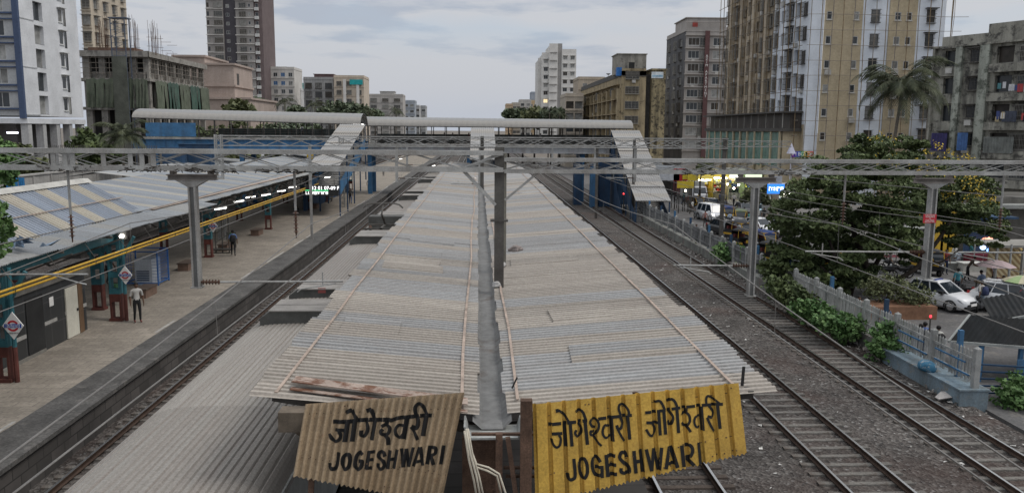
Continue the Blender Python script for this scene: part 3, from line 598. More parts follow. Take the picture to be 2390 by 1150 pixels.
# further portals
def portal(Y,x0,x1,zt,zb,posts,label,slim=(),arms=()):
    p=thing('catenary_portal',label,'overhead line portal',(posts[0],Y,.9),'overhead line portals')
    b=MB(); truss(b,x0,x1,Y,zb,zt,.4,.07,lc=.03); b.build('boom',STEEL,p)
    for x in posts:
        b=MB()
        if x in slim: b.box(x-.13,x+.13,Y-.13,Y+.13,-.4,zt+.05); b.box(x-.2,x+.2,Y-.17,Y+.17,zb-.1,zb); b.build('post',STEELD,p); continue
        for dx in(-.22,.22):
            for dy in(-.2,.2): b.box(x+dx-.04,x+dx+.04,Y+dy-.04,Y+dy+.04,.5,zt+.05)
        n=14
        for i in range(n):
            z0=.6+(zt-.6)*i/n; z1=.6+(zt-.6)*(i+1)/n
            for dy in(-.2,.2): b.bar((x-.22,Y+dy,z0),(x+.22,Y+dy,z1),.03); b.bar((x+.22,Y+dy+.03,z0),(x-.22,Y+dy+.03,z1),.03)
        b.build('post',STEEL,p)
    for x,zb_ in arms:
        b=MB(); b.box(x-.1,x+.1,Y-.1,Y+.1,zb_,zb); b.build('drop_arm',STEEL,p); cantil(p,x,Y,zb_+.3,2.2,1 if x<0 else -1)
    return p
ya=62.0; x5=at(512,380,Y=ya).x
portal(ya,x5,at(1690,380,Y=ya).x+.2,at(900,318,Y=ya).z,at(900,343,Y=ya).z,[x5,.3,at(1690,380,Y=ya).x],'second lattice portal crossing just before the footbridge, on a lattice post and two slim posts',slim=(.3,at(1690,380,Y=ya).x),arms=((at(725,420,Y=ya).x,5.4),(at(1120,380,Y=ya).x,4.9),(at(890,470,Y=ya).x+1.2,5.3),(at(1505,430,Y=ya).x-.8,5.4)))
yb=88.0
portal(yb,at(795,360,Y=yb).x,34,at(1200,325,Y=yb).z,at(1200,340,Y=yb).z,[at(797,360,Y=yb).x,at(1393,400,Y=yb).x,at(1479,400,Y=yb).x],'third lattice portal farthest away, close against the footbridge',slim=(at(1393,400,Y=yb).x,at(1479,400,Y=yb).x),arms=((-7.6,5.2),(8.0,5.2),(12.6,5.2)))
b=MB(); 
# ================= wires
WIRE=mat('overhead_wire',(.2,.19,.18),.5,.5,var=.2)
def sagpts(a,b,s,n=14): return [V(a)+(V(b)-V(a))*(i/n)-V((0,0,4*s*(i/n)*(1-i/n))) for i in range(n+1)]
SUP=[(-28,0),(23.8,1),(62,2),(88,3),(130,4)]
nm={TA:'left platform track',TB:'train track',R0:'track beside the central canopy',R1:'middle right track',R2:'track beside the boundary wall'}
for xt in(TA,TB,R0,R1,R2):
    w1=MB(); zc=5.42
    pts=[V((xt+(.22 if i%2 else -.22),y,zc)) for y,i in SUP]
    w1.path(pts,.014,5); o=w1.build('contact_wire',WIRE); tag(o,'contact wire strung low over the '+nm[xt],'wire','overhead wires')
    w2=MB(); cpts=[]
    for (ya_,i),(yb_,j) in zip(SUP,SUP[1:]):
        cpts+=sagpts((xt+(.2 if i%2 else -.2),ya_,6.55),(xt+(.2 if j%2 else -.2),yb_,6.55),.85 if yb_-ya_>40 else .5,12)[(1 if cpts else 0):]
    w2.path(cpts,.013,5); o=w2.build('messenger_wire',WIRE)
    tag(o,'upper messenger wire with droppers above the '+nm[xt],'wire','overhead wires')
    for k in range(2,len(cpts)-1,2):
        w3=MB(); p=cpts[k]; f_=pts[0]; 
        for q0,q1 in zip(pts,pts[1:]):
            if q0.y<=p.y<=q1.y: f_=q0+(q1-q0)*((p.y-q0.y)/(q1.y-q0.y))
        w3.tube(p,f_,.006,n=4); w3.build('dropper',WIRE,o)
for k,(a,c,s,lb) in enumerate((((20.5,3,7.6),(9.5,100,7.4),.5,'feeder cable slanting down across the right side tracks'),((19.5,3,6.6),(13.5,90,6.8),.6,'lower feeder cable sloping over the street side tracks'),((-9,6,7.2),(-13.0,80,7.2),.5,'long feeder cable running over the left platform edge'))):
    m_=MB(); m_.path(sagpts(a,c,s),.014,5); tag(m_.build('feeder_cable',WIRE),lb,'wire')
# twig clumps caught on the booms
def clump(name,label,x0,x1,y,z,n,seed,grp='twig nests on the near booms'):
    rnd=random.Random(seed); m_=MB()
    for i in range(n):
        x=rnd.uniform(x0,x1); p=V((x,y+rnd.uniform(-.3,.25),z+rnd.uniform(0,.1))); d=V((rnd.uniform(-1,1),rnd.uniform(-.6,.6),rnd.uniform(-.25,.3)))*rnd.uniform(.08,.28)
        m_.bar(p-d,p+d,.018)
    tag(m_.build(name,mat('dry_twigs',(.05,.043,.036),.95,var=.4,scale=8)),label,'nest',grp)
for k,(xa,xb,yy,zz,n,lb) in enumerate(((at(300,385,Y=Y1).x,at(395,385,Y=Y1).x,Y1,zb1,160,'dark twig nest on the left boom above the raised striped roof'),(at(100,385,Y=Y1).x,at(225,385,Y=Y1).x,Y1,zb1,200,'long dark twig heap at the far left end of the near boom'),(at(420,388,Y=Y1).x,at(560,388,Y=Y1).x,Y1,zb1-.02,190,'dark twig heap above the left drop arm'),(at(600,388,Y=Y1).x,at(720,388,Y=Y1).x,Y1,zb1-.02,150,'twig nest around the hanger rod over the train track'),(at(1590,395,Y=Y1b).x,at(1675,395,Y=Y1b).x,Y1b,zb2,130,'brown twig nest on the right boom above the lit shops'),(at(1800,398,Y=Y1b).x,at(1900,398,Y=Y1b).x,Y1b,zb2,110,'twig nest on the right boom beside the big tree'))): clump('twig_nest',lb,xa,xb,yy,zz,n,k)

# bits lying on the canopy roof
rnd=random.Random(31)
for px_,py_,nm,m,lb in((1203,584,'rag',mat('grey_rag',(.2,.17,.16),.9,var=.4,scale=6),'dark rag lying on the right roof slope beyond the near post'),(1160,664,'cement_lump',mat('cement_lump',(.4,.39,.38),.9,var=.2),'pale cement lump at the foot of the near dark post'),(1107,418,'rag',mat('pale_rag',(.4,.37,.35),.9,var=.3),'pale rag by the gutter far along the canopy'),(1172,618,'cement_lump',mat('cement_lump',(.4,.39,.38)),'pale cement lump at the foot of the slim olive post')):
    p=at(px_,py_,Z=5.05); b=MB(); s=.13 if nm=='cement_lump' else .24
    n=9; b.loft([[(p.x+s*r*math.cos(2*PI*i/n)*rnd.uniform(.7,1.2),p.y+s*r*math.sin(2*PI*i/n)*rnd.uniform(.7,1.3),p.z+z*s) for i in range(n)] for r,z in((1,-.3),(1.05,.2),(.7,.6),(.3,.75))]); tag(b.build(nm,m),lb,nm.replace('_',' '))
# ================= left platform canopy
TEAL=mat('teal_paint',(.035,.14,.17),.6,var=.25,scale=2,streak=.4); MAROON=mat('maroon_paint',(.11,.035,.028),.7,var=.3,scale=2,streak=.4)
BLUE=mat('sky_blue_paint',(.05,.15,.29),.6,var=.25,scale=1.5,streak=.5); BLUED=mat('navy_cladding',(.025,.06,.12),.7,var=.3,scale=1,streak=.4)
LF1=roofmat('bold_striped_sheet',(.23,.265,.32),(.4,.37,.31),1.0,.5,.9,regular=(2.9,.62),dirt=.3,rust=.12)
LF2=roofmat('grey_striped_sheet',(.26,.285,.315),(.36,.345,.31),1.1,.5,1.7,regular=(3.1,.76),dirt=.35,rust=.12)
LF3=roofmat('plain_grey_sheet',(.27,.29,.31),(.31,.315,.31),1.1,.6,4.7,dirt=.4,rust=.2)
lc=thing('platform_canopy','grey and beige striped canopy on teal columns over the left platform','canopy',(-17.7,30,.9))
def slope(nm,x0,z0,x1,z1,ya,yb,m,pitch=.2,amp=.022,label=None,jag=.04,prof='rib'):
    b=MB(); corr_sheet(b,(x0,ya,z0),(0,yb-ya,0),(x1-x0,0,z1-z0),pitch,amp,5,2,prof,jag,1.05,0,int(ya)); return b.build(nm,m,lc,False,label)
XE,ZE,XK,ZK,XRG,ZRG=-15.2,4.88,-16.6,5.08,-23.2,6.0
slope('eave_sheeting',XE,ZE,XK-.15,ZK+.02,12,48,LF3,.13,.018)
slope('eave_sheeting',XE-.75,ZE+.12,XK-.15,ZK+.03,48,100,LF3,.13,.018)
ym=42.0; RX,RZ=-19.9,6.62; print('raised roof end',ym,at(232,423,Z=6.3).y)
slope('raised_sheeting',XK-.35,ZK-.03,RX,RZ,12,ym,LF1,.26,.03,'raised boldly striped roof section'); slope('raised_sheeting',RX,RZ,-23.6,5.3,12,ym,LF1,.26,.03)
slope('roof_sheeting',XK,ZK+.03,XRG,ZRG,ym-.8,112,LF2,.2,.014)
slope('rear_sheeting',XRG,ZRG,-25.2,5.4,ym-.8,112,LF3)
b=MB(); b.add([(RX+.35,12,RZ-.1),(RX+.12,12,RZ+.09),(RX-.12,12,RZ+.09),(RX-.4,12,RZ-.06),(RX+.35,ym+.2,RZ-.1),(RX+.12,ym+.2,RZ+.09),(RX-.12,ym+.2,RZ+.09),(RX-.4,ym+.2,RZ-.06)],[(0,1,5,4),(1,2,6,5),(2,3,7,6)])
b.build('ridge_cap',mat('cream_ridge_cap',(.44,.43,.4),.7,var=.15,streak=.3),lc)
b=MB(); b.bar((-18.1,12,5.76),(-18.1,ym+.2,5.76),.06,.03); b.build('clamp_strip',RUSTL,lc)
b=MB(); b.bar((XK-.1,ym,ZK+.07),(XK-.1,112,ZK+.07),.35,.03); b.build('flashing',RUSTL,lc)
b=MB(); b.box(XE-.6,XE-.45,12,36.5,4.42,4.78); b.build('fascia_beam',TEAL,lc)
rnd=random.Random(5)
def rafter(y,xe):
    b=MB(); b.bar((xe+.1,y,4.78),(-24.9,y,5.75),.09,.12); b.bar((-17.7,y,3.6),(xe+.4,y,4.7),.06); b.bar((-17.7,y,3.6),(-20.4,y,5.1),.08); b.build('rafter',STEELD,lc)
for k in range(24): rafter(22+k*4,XE if 22+k*4<48 else XE-.75)
def lattice_bracket(y):
    b=MB(); x0=XE-.85; b.bar((x0,y,4.9),(-17.7,y,4.3),.04); b.bar((x0,y,4.84),(x0-.9,y,4.15),.035)
    for i in range(4): b.bar((x0-.5*i,y,4.88-.04*i),(x0-.5*i-.35,y,4.3),.03)
    b.build('eave_truss',STEELD,lc)
for k in range(26): lattice_bracket(47+k*1.9)
def column(x,y,top=4.6,w_=.24,pipe=False):
    b=MB()
    for dx in(-.2,.2):
        b.box(x+dx-.035,x+dx+.035,y-.16,y+.16,2.1,top)
    for i in range(4): b.box(x-.165,x+.165,y-.15,y+.15,2.1+i*.72,2.1+i*.72+.22)
    o=b.build('column',TEAL,lc); b=MB()
    for dx in(-.2,.2): b.box(x+dx-.037,x+dx+.037,y-.165,y+.165,.9,2.1)
    b.box(x-.16,x+.16,y-.15,y+.15,1.75,2.1); b.box(x-.28,x+.28,y-.22,y+.22,.9,1.02)
    b.build('base',MAROON,o)
    if pipe:
        b=MB(); b.tube((x+.42,y-.1,2.1),(x+.42,y-.1,4.75),.075); o2=b.build('downpipe',TEAL,lc); b=MB(); b.tube((x+.42,y-.1,.9),(x+.42,y-.1,2.1),.079); b.build('base',MAROON,o2)
    b=MB(); b.bar((x+.2,y,3.4),(x+.9,y,4.6),.1,.12); b.bar((x-.2,y,3.4),(x-1.2,y,4.7),.1,.12); b.build('brace',TEAL,lc)
ca=at(40,889,Z=.9); cb2=at(281,747,Z=.9); column(ca.x-.35,ca.y,pipe=True); column(cb2.x-.1,cb2.y,pipe=True)
for px,py in((233,722),(488,600),(627,535),(720,490)): p=at(px,py,Z=.9); column(p.x,p.y)
pz=at(720,490,Z=.9)
for k in range(1,4): column(pz.x,pz.y+k*9.5)
for k in range(10): column(-21.8,30+k*9)
# under-roof dark panels / far stair enclosure side
b=MB(); b.box(-17.9,-17.6,84,112,.9,4.2); b.build('screen_wall',BLUED,lc)
# yellow cable pipes hung below the eave
yp=thing('cable_pipe','pair of bright yellow pipes hung along the left platform canopy eave','pipe',(-14.95,30,4.1))
YEL=mat('yellow_pipe_paint',(.5,.3,.03),.5,var=.15,scale=2,streak=.25)
for dx,dz in((0,0),(.02,.14)):
    b=MB(); b.path([(-14.95+dx,y,4.02+dz) for y in range(14,80,3)],.046,8); b.build('pipe',YEL,yp,True)
for k in range(22):
    y=18+k*2.8; b=MB(); b.path([(-14.95,y,3.94),(-14.87,y,4.1),(-14.95,y,4.3),(-15.3,y,4.85)],.014,5); b.build('pipe_hanger',STEELD,yp)
# lamps
TUBE=emit('tube_light',(1,.97,.92),3.5)
for k,(px,py) in enumerate(((515,487),(557,470),(585,460),(621,455),(657,446),(683,437),(764,414),(805,404),(935,371),(1012,387))):
    p=at(px,py,Z=4.45 if k<8 else 4.2); t=thing('tube_lamp',('white tube lamp under the canopy eave, number %s out from the steel drop arm'%('first second third fourth fifth sixth seventh eighth'.split()[k])) if k<8 else ('white tube lamp beneath the footbridge over the far platform','white tube lamp low beneath the footbridge beside the far track')[k-8],'lamp',p,'tube lamps under the canopy')
    L=.55; b=MB(); b.tube((p.x-L*.3,p.y-L,p.z),(p.x+L*.3,p.y+L,p.z),.035); b.build('tube',TUBE,t); b=MB(); b.bar((p.x-L*.32,p.y-L*1.05,p.z+.06),(p.x+L*.32,p.y+L*1.05,p.z+.06),.09,.05); b.build('fitting',WHT,t)
p=at(284,551,Y=cb2.y-.5); fl=thing('floodlight','glaring white floodlight clamped to the teal column behind the standing man','lamp',p)
b=MB(); b.lathe(p,[(.04,-.07),(.09,-.04),(.09,.04),(.04,.07)],12); b.build('bulb',emit('flood_glow',(1,1,.95),12),fl); b=MB(); b.box(p.x-.16,p.x+.16,p.y+.06,p.y+.2,p.z-.14,p.z+.16); b.build('housing',STEELD,fl)
# kiosk under the canopy
KX=-16.35; k0=at(63,856,Z=.9).y; k1=at(217,768,Z=.9).y; print('kiosk',k0,k1)
m,nt,bb,co=newmat('black_tile'); br=N(nt,'ShaderNodeTexBrick',Scale=1.0); br.inputs['Brick Width'].default_value=.9; br.inputs['Row Height'].default_value=.9; br.offset=0; br.inputs['Mortar Size'].default_value=.012
br.inputs['Color1'].default_value=(.03,.032,.034,1); br.inputs['Color2'].default_value=(.04,.042,.044,1); br.inputs['Mortar'].default_value=(.09,.09,.09,1)
s_=N(nt,'ShaderNodeSeparateXYZ'); nt.links.new(co,s_.inputs[0]); cb3=N(nt,'ShaderNodeCombineXYZ'); nt.links.new(s_.outputs[1],cb3.inputs[0]); nt.links.new(s_.outputs[2],cb3.inputs[1]); nt.links.new(cb3.outputs[0],br.inputs['Vector']); nt.links.new(br.outputs['Color'],bb.inputs['Base Color']); bb.inputs['Roughness'].default_value=.45
ki=thing('platform_kiosk','black tiled kiosk with a white door under the left platform canopy','kiosk',(-18,k0,.9))
b=MB(); b.box(-17.25,KX,k0-6,k1,.9,3.35); b.build('wall',MATS['black_tile'],ki)
b=MB(); b.box(-17.35,KX+.1,k0-6,k1+.1,3.35,3.5); b.build('roof',mat('kiosk_top',(.2,.19,.17),.9),ki)
b=MB(); b.box(KX,KX+.03,k0-6,k1-4.6,1.72,1.86); b.box(KX,KX+.03,k1-1.75,k1,1.9,2.04); b.box(KX,KX+.03,k1-3.3,k1-2.4,1.85,1.98); b.build('white_band',mat('band_white',(.36,.35,.33),.7,var=.2,scale=4),ki)
b=MB(); b.box(KX,KX+.07,k0-6,k1-3.4,.9,1.02); b.build('plinth',mat('kiosk_top',(.2,.19,.17)),ki)
b=MB(); b.box(KX+.004,KX+.05,k1-1.7,k1-.75,.93,2.95); o=b.build('door',mat('cream_door',(.6,.58,.5),.6,var=.1,streak=.2),ki)
b=MB(); b.box(KX+.05,KX+.1,k1-.9,k1-.82,1.9,2.0); b.build('handle',DARK,o)
b=MB(); b.box(KX+.004,KX+.06,k1-.72,k1-.35,.93,2.95); b.build('door_frame',mat('brown_door_frame',(.14,.085,.05),.7),ki)
b=MB(); b.box(KX+.004,KX+.03,k1-4.5,k1-3.35,.95,3.1); b.build('dark_doorway',DARK,ki)
b=MB()
for i in range(7): b.box(KX+.03,KX+.05,k1-7.1+i*.2,k1-7.07+i*.2,2.3,3.1)
b.box(KX+.004,KX+.04,k1-7.25,k1-7.15,2.25,3.15); b.box(KX+.004,KX+.04,k1-5.85,k1-5.75,2.25,3.15); b.build('window',STEELD,ki)
b=MB(); b.box(KX+.02,KX+.04,k1-2.9,k1-2.6,2.5,2.85); b.build('notice',WHT,ki)
# roundel signs
def roundel(px,py,z,label,s_=.34,Y=None):
    c=at(px,py,Y=Y); t=thing('station_roundel',label,'sign',c,'diamond roundel signs')
    b=MB(); b.prism([(c.x,c.y,c.z-s_*1.35),(c.x+s_,c.y,c.z),(c.x,c.y,c.z+s_*1.35),(c.x-s_,c.y,c.z)],(0,.03,0)); b.build('plate',WHT,t)
    b=MB(); n=24
    for i in range(n):
        a,d=2*PI*i/n,2*PI*(i+1)/n; P=lambda r,w_:(c.x+r*s_*math.cos(w_),c.y-.006,c.z+r*s_*math.sin(w_)); b.quad(P(.55,a),P(.55,d),P(.36,d),P(.36,a))
    b.build('ring',mat('roundel_red',(.5,.03,.04),.5),t)
    b=MB(); b.box(c.x-s_*.8,c.x+s_*.8,c.y-.014,c.y-.009,c.z-.14*s_*1.4,c.z+.14*s_*1.4); b.build('bar',mat('roundel_blue',(.02,.07,.35),.5),t)
    text_mesh('JOGESHWARI',s_*.22,INK,'lettering',t,(c.x,c.y-.008,c.z-s_*.72),(R(90),0,0),.002)
    L=MB(); f=s_*.011  # small Hindi name on the blue bar, same strokes as the boards
    for wd,pts,_ in W2:
        for (x0,y0),(x1,y1) in zip(pts,pts[1:]):
            q=lambda x,y:(c.x+(x-900)*f*.085,c.y-.02,c.z-(y+ (x-900)*.12-640)*f*.06)
            L.bar(q(x0,y0),q(x1,y1),s_*.035,.003)
    L.build('lettering',WHT,t)
roundel(30,760,0,'diamond station roundel on the near teal column beside the black kiosk',.34,ca.y-.3)
roundel(292,642,0,'diamond station roundel behind the standing man, on the teal column',.3,cb2.y-.25)
p=at(497,530,Z=3.2); roundel(497,528,0,'small diamond station roundel above the steel lattice stand',.3,at(488,600,Z=.9).y-.3)
# LED train indicator
p=at(750,443,Y=71); t=thing('train_indicator','black hanging train indicator with glowing white digits','display',p)
b=MB(); b.box(p.x-1.5,p.x+1.45,p.y,p.y+.25,p.z-.52,p.z+.4); b.build('case',DARK,t)
LED=emit('led_white',(1,1,1),1.6)
text_mesh('12 01 07-09 F',.42,LED,'time_digits',t,(p.x+.35,p.y-.01,p.z+.14),(R(90),0,0),.004); marks(t,p.x-1.35,p.x+.45,p.y-.012,p.z-.27,.26,LED,5,'route_text')
b=MB(); b.box(p.x-1.4,p.x+.6,p.y-.012,p.y-.002,p.z-.07,p.z-.03); b.build('green_bar',emit('led_green',(.1,.8,.3),1.5),t)
for dx in(-1.1,1.1):
    b=MB(); b.tube((p.x+dx,p.y+.12,p.z+.4),(p.x+dx,p.y+.12,4.9),.03); b.build('suspension_rod',STEELD,t)
# benches (plain tiled seating blocks)
BEN=mat('brown_tile_bench',(.16,.105,.08),.8,var=.25,scale=4,fine=.2); BENT=mat('bench_top',(.1,.075,.062),.7,var=.2,scale=3)
for k,(px,py,lb) in enumerate(((437,628,'tiled bench block right beside the left steel drop arm'),(423,760,''),(600,548,'tiled bench block between the two columns left of the train roof'),(527,583,'tiled bench block behind the person in blue shirt'),(735,486,'small tiled bench block before the yellow bench'),(340,690,'tiled bench block behind the standing man in a white shirt'))):
    if not lb: continue
    p=at(px,py,Z=.9); t=thing('bench',lb,'bench',p,'tiled benches on the left platform')
    b=MB(); b.box(p.x-.3,p.x+.3,p.y-.7,p.y+.7,.9,1.32); b.build('base',BEN,t); b=MB(); b.box(p.x-.34,p.x+.34,p.y-.75,p.y+.75,1.32,1.38); b.build('seat',BENT,t)
p=at(752,470,Z=.9); t=thing('bench','long yellow slatted bench under the glowing train indicator','bench',p)
YW=mat('yellow_bench',(.4,.27,.08),.7,var=.2)
for k in range(3):
    b=MB(); b.box(p.x-1.3,p.x+1.3,p.y+.14*k-.3,p.y+.14*k-.2,1.32,1.36); b.build('seat_slat',YW,t)
for k in range(2):
    b=MB(); b.box(p.x-1.3,p.x+1.3,p.y+.2,p.y+.24,1.5+.22*k,1.64+.22*k); b.build('back_slat',YW,t)
for dx in(-1.1,1.1):
    b=MB(); b.box(p.x+dx-.04,p.x+dx+.04,p.y-.3,p.y+.25,.9,1.32); b.box(p.x+dx-.03,p.x+dx+.03,p.y+.2,p.y+.26,1.3,1.95); b.build('leg',STEELD,t)
# blue caged water stand
p=at(352,662,Z=.9); t=thing('caged_booth','bright blue mesh cage around a white drinking water unit','booth',p)
CB=mat('cage_blue',(.03,.12,.35),.5,var=.15); x0,x1,y0,y1=p.x-1.15,p.x+.6,p.y-.5,p.y+1.0
b=MB()
for x in(x0,x1):
    for y in(y0,y1): b.box(x-.03,x+.03,y-.03,y+.03,.9,2.75)
for z in(1.0,2.7):
    for y in(y0,y1): b.box(x0,x1,y-.025,y+.025,z,z+.05)
    for x in(x0,x1): b.box(x-.025,x+.025,y0,y1,z,z+.05)
b.build('frame',CB,t); b=MB()
for i in range(1,10):
    z=1+i*.17; 
    b.box(x1-.008,x1+.008,y0,y1,z,z+.014); b.box(x0,x0+.5,y0-.008,y0+.008,z,z+.014); b.box(x1-.3,x1,y0-.008,y0+.008,z,z+.014)
for i in range(1,9): y=y0+i*.167; b.box(x1-.008,x1+.008,y,y+.014,1,2.7)
for i in range(4): b.box(x0+.12*i,x0+.12*i+.014,y0-.008,y0+.008,1,2.7)
b.build('mesh_panel',CB,t); b=MB(); b.box(x0+.5,x1-.35,y0+.1,y1-.2,.9,2.3); b.build('water_unit',mat('water_unit_white',(.45,.48,.52),.5,var=.15),t)
b=MB()
for i in range(5): b.box(x0+.6,x1-.5,y0+.06,y0+.1,1.15+i*.12,1.2+i*.12)
b.build('louvre_panel',BLUED,t)
# bins, lattice stand, posts
def bin_(px,py,lb):
    p=at(px,py,Z=.9); t=thing('litter_bin',lb,'bin',p,'green bins on the left platform'); b=MB(); b.lathe(p+V((0,0,.25)),[(.17,0),(.24,.75),(.24,.8)],12); b.build('tub',mat('bin_green',(.05,.14,.07),.6,var=.2),t)
    b=MB(); 
    for dx in(-.3,.3): b.box(p.x+dx-.02,p.x+dx+.02,p.y-.02,p.y+.02,.9,2.0)
    b.box(p.x-.3,p.x+.3,p.y-.02,p.y+.02,1.94,2.0); b.build('stand',STEELD,t)
bin_(541,578,'green bin on a frame behind the person in blue shirt'); bin_(713,490,'green bin beside the column near the train indicator'); bin_(272,712,'green bin behind the teal column with the floodlight')
p=at(520,590,Z=.9); t=thing('lattice_stand','bare steel lattice stand behind the person in blue shirt','stand',p); b=MB()
for dx in(-.45,0,.45): b.box(p.x+dx-.03,p.x+dx+.03,p.y-.03,p.y+.03,.9,4.6)
for i in range(6):
    b.bar((p.x-.45,p.y,1+i*.6),(p.x+.45,p.y,1.6+i*.6),.03)
b.build('frame',STEELD,t); b=MB(); b.box(p.x-.7,p.x+.7,p.y-.3,p.y+.3,1.1,1.2); b.build('tray',STEELD,t)
p=at(724,430,Y=62); t=thing('warning_plate','small yellow plate fixed high on a grey post beyond the train indicator','sign',p)
b=MB(); b.box(p.x-.09,p.x+.09,p.y+.03,p.y+.2,.9,at(724,362,Y=62).z); b.build('post',STEEL,t); b=MB(); c=at(724,365,Y=62); b.prism([(c.x-.25,c.y,c.z-.1),(c.x+.25,c.y,c.z-.1),(c.x+.25,c.y,c.z+.2),(c.x-.25,c.y,c.z+.2)],(0,.02,0)); b.prism([(c.x-.25,c.y,c.z-.1),(c.x-.15,c.y,c.z-.2),(c.x+.15,c.y,c.z-.2),(c.x+.25,c.y,c.z-.1)],(0,.02,0)); b.build('plate',mat('plate_yellow',(.55,.36,.04),.6),t)
# torn tarp lying on the eave near the left edge
b=MB(); rnd=random.Random(8); c=at(60,583,Z=5.1)
for k in range(7):
    p=c+V((rnd.uniform(-.7,.7),rnd.uniform(-.6,.6),.06)); b.add([p+V((rnd.uniform(-.5,.5),rnd.uniform(-.4,.4),rnd.uniform(0,.4))) for _ in range(5)],[(0,1,2),(0,2,3),(0,3,4)])
tag(b.build('torn_sheet',mat('blue_grey_scrap',(.16,.22,.3),.7,var=.5,scale=3)),'crumpled blue grey scrap of sheet lying on the left canopy eave','scrap')
# far left: boundary wall, blue hoarding, far canopy
cw=mat('cast_concrete_wall',(.34,.33,.315),.9,var=.2,scale=.6,streak=.6,stain=(.1,.095,.09))
b=MB(); b.box(-41,-40.4,52,96,-.6,at(200,397,X=-40.4).z); b.box(-41.05,-40.3,52,96,at(200,397,X=-40.4).z,at(200,394,X=-40.4).z)
for k in range(14): b.box(-40.4,-40.3,54+k*3.1,54.2+k*3.1,-.6,4.8)
tag(b.build('retaining_wall',cw),'long stained concrete wall behind the left platform canopy','wall')
t=thing('hoarding','bright blue corrugated hoarding at the far left beside the small tree','hoarding',at(30,440,Y=58))
for k in range(3):
    a=at(12+k*16,442,Y=58+.1*k); c=at(27+k*16,442,Y=58+.1*k); b=MB(); corr_sheet(b,(a.x,a.y,3.2),(c.x-a.x,0,0),(0,0,at(20,413+k,Y=58).z-3.2),.12,.015); b.build('panel',mat('hoarding_blue',(.03,.19,.42),.6,var=.2,streak=.3),t,True)
b=MB(); b.box(at(10,440,Y=58.3).x,at(62,440,Y=58.3).x,58.25,58.3,-.6,3.3); b.build('frame',STEELD,t)
fc=thing('far_platform_canopy','distant low grey canopy on posts left of the covered stairs','canopy',(-31,90,0))
b=MB(); corr_sheet(b,(-28.6,72,4.9),(0,70,0),(-4.6,0,.5),.3,.02,4,1,'sine',.04,1.1); corr_sheet(b,(-33.3,72,5.4),(0,70,0),(-3,0,-.5),.3,.02,4,1); b.build('roof_sheeting',LF3,fc,True)
for k in range(18): b=MB(); b.box(-30.1,-29.9,73+k*3.9,73.2+k*3.9,.2,5.0); b.build('post',STEELD,fc)
structure(MB().box(-37,-29,60,260,-.5,.9),'far_platform',MATS['platform_stone'])
# ================= footbridges
BRF=roofmat('barrel_roof_sheet',(.26,.265,.27),(.285,.275,.26),1.0,.7,3.3,dirt=.3,rust=.06)
YL,YR=98.0,106.0
def barrel(root,a,c,ha,hc,depth,m,nm='barrel_roof',seg=14,ribs=True):
    """half barrel along X from eave point a to c, rise ha / hc"""
    b=MB(); L=(c-a).length; n=int(L/.35)*2
    for i in range(n+1):
        t=i/n; p=a+(c-a)*t; h=ha+(hc-ha)*t
        for j in range(seg+1):
            an=PI*j/seg; rr=1+(.012 if i%4 in(0,1) else 0)
            b.v.append((p.x,p.y+depth/2-math.cos(an)*depth/2*rr,p.z+math.sin(an)*h*rr))
    w_=seg+1; b.f=[(i*w_+j,(i+1)*w_+j,(i+1)*w_+j+1,i*w_+j+1) for i in range(n) for j in range(seg)]; b.m=[0]*len(b.f)
    return b.build(nm,m,root,True)
def bridge(name,label,px0,px1,py_e0,py_e1,py_c0,py_c1,Y,D,gt,gb,GM,posts,solid=None,cols=()):
    a=at(px0,py_e0,Y=Y); c=at(px1,py_e1,Y=Y); ha=at(px0,py_c0,Y=Y+D*.3).z-a.z; hc=at(px1,py_c1,Y=Y+D*.3).z-c.z
    t=thing(name,label,'footbridge',(a.x,Y,0),'station footbridges'); barrel(t,a,c,ha,hc,D,BRF)
    zd=at((px0+px1)/2,gt,Y=Y).z; zb=at((px0+px1)/2,gb,Y=Y).z
    b=MB(); b.box(a.x,c.x,Y,Y+.1,zb,zd); b.box(a.x,c.x,Y+D-.1,Y+D,zb,zd); 
    for i in range(int((c.x-a.x)/1.2)): b.box(a.x+i*1.2,a.x+i*1.2+.06,Y-.08,Y,zb+.05,zd-.05)
    b.box(a.x,c.x,Y-.12,Y+.1,zd-.12,zd); b.box(a.x,c.x,Y-.12,Y+.1,zb,zb+.1); b.build('girder',GM,t)
    b=MB(); b.box(a.x,c.x,Y+.1,Y+D-.1,zd-.15,zd); b.box(a.x,c.x,Y-.2,Y+.15,zd,zd+.25); b.build('deck',mat('concrete_deck',(.32,.31,.29),.9,var=.3,scale=1,streak=.5,c2=(.13,.06,.05),c2t=.7),t)
    for i in range(posts+1):
        x=a.x+(c.x-a.x)*i/posts; ze=a.z+(c.z-a.z)*i/posts
        for y in(Y+.12,Y+D-.12): b=MB(); b.box(x-.05,x+.05,y-.05,y+.05,zd,ze); b.build('post',STEELD,t)
    for y in(Y+.05,Y+D-.05):
        b=MB()
        for k in range(5): b.box(a.x,c.x,y-.02,y+.02,zd+.35+.22*k,zd+.39+.22*k)
        for i in range(int((c.x-a.x)/1.5)): b.box(a.x+i*1.5,a.x+i*1.5+.04,y-.02,y+.02,zd,zd+1.3)
        b.build('railing',STEELD,t)
    b=MB(); b.bar(a+V((0,.05,-.05)),c+V((0,.05,-.05)),.09); b.bar(a+V((0,D-.05,-.05)),c+V((0,D-.05,-.05)),.09); b.build('eave_beam',STEELD,t)
    for x in cols:
        b=MB()
        for y in(Y+.5,Y+D-.5): b.box(x-.25,x+.25,y-.25,y+.25,.0,zb)
        b.box(x-.3,x+.3,Y+.3,Y+D-.3,zb-.5,zb); b.build('pier',BLUE,t)
    return t,a,c,zd,zb
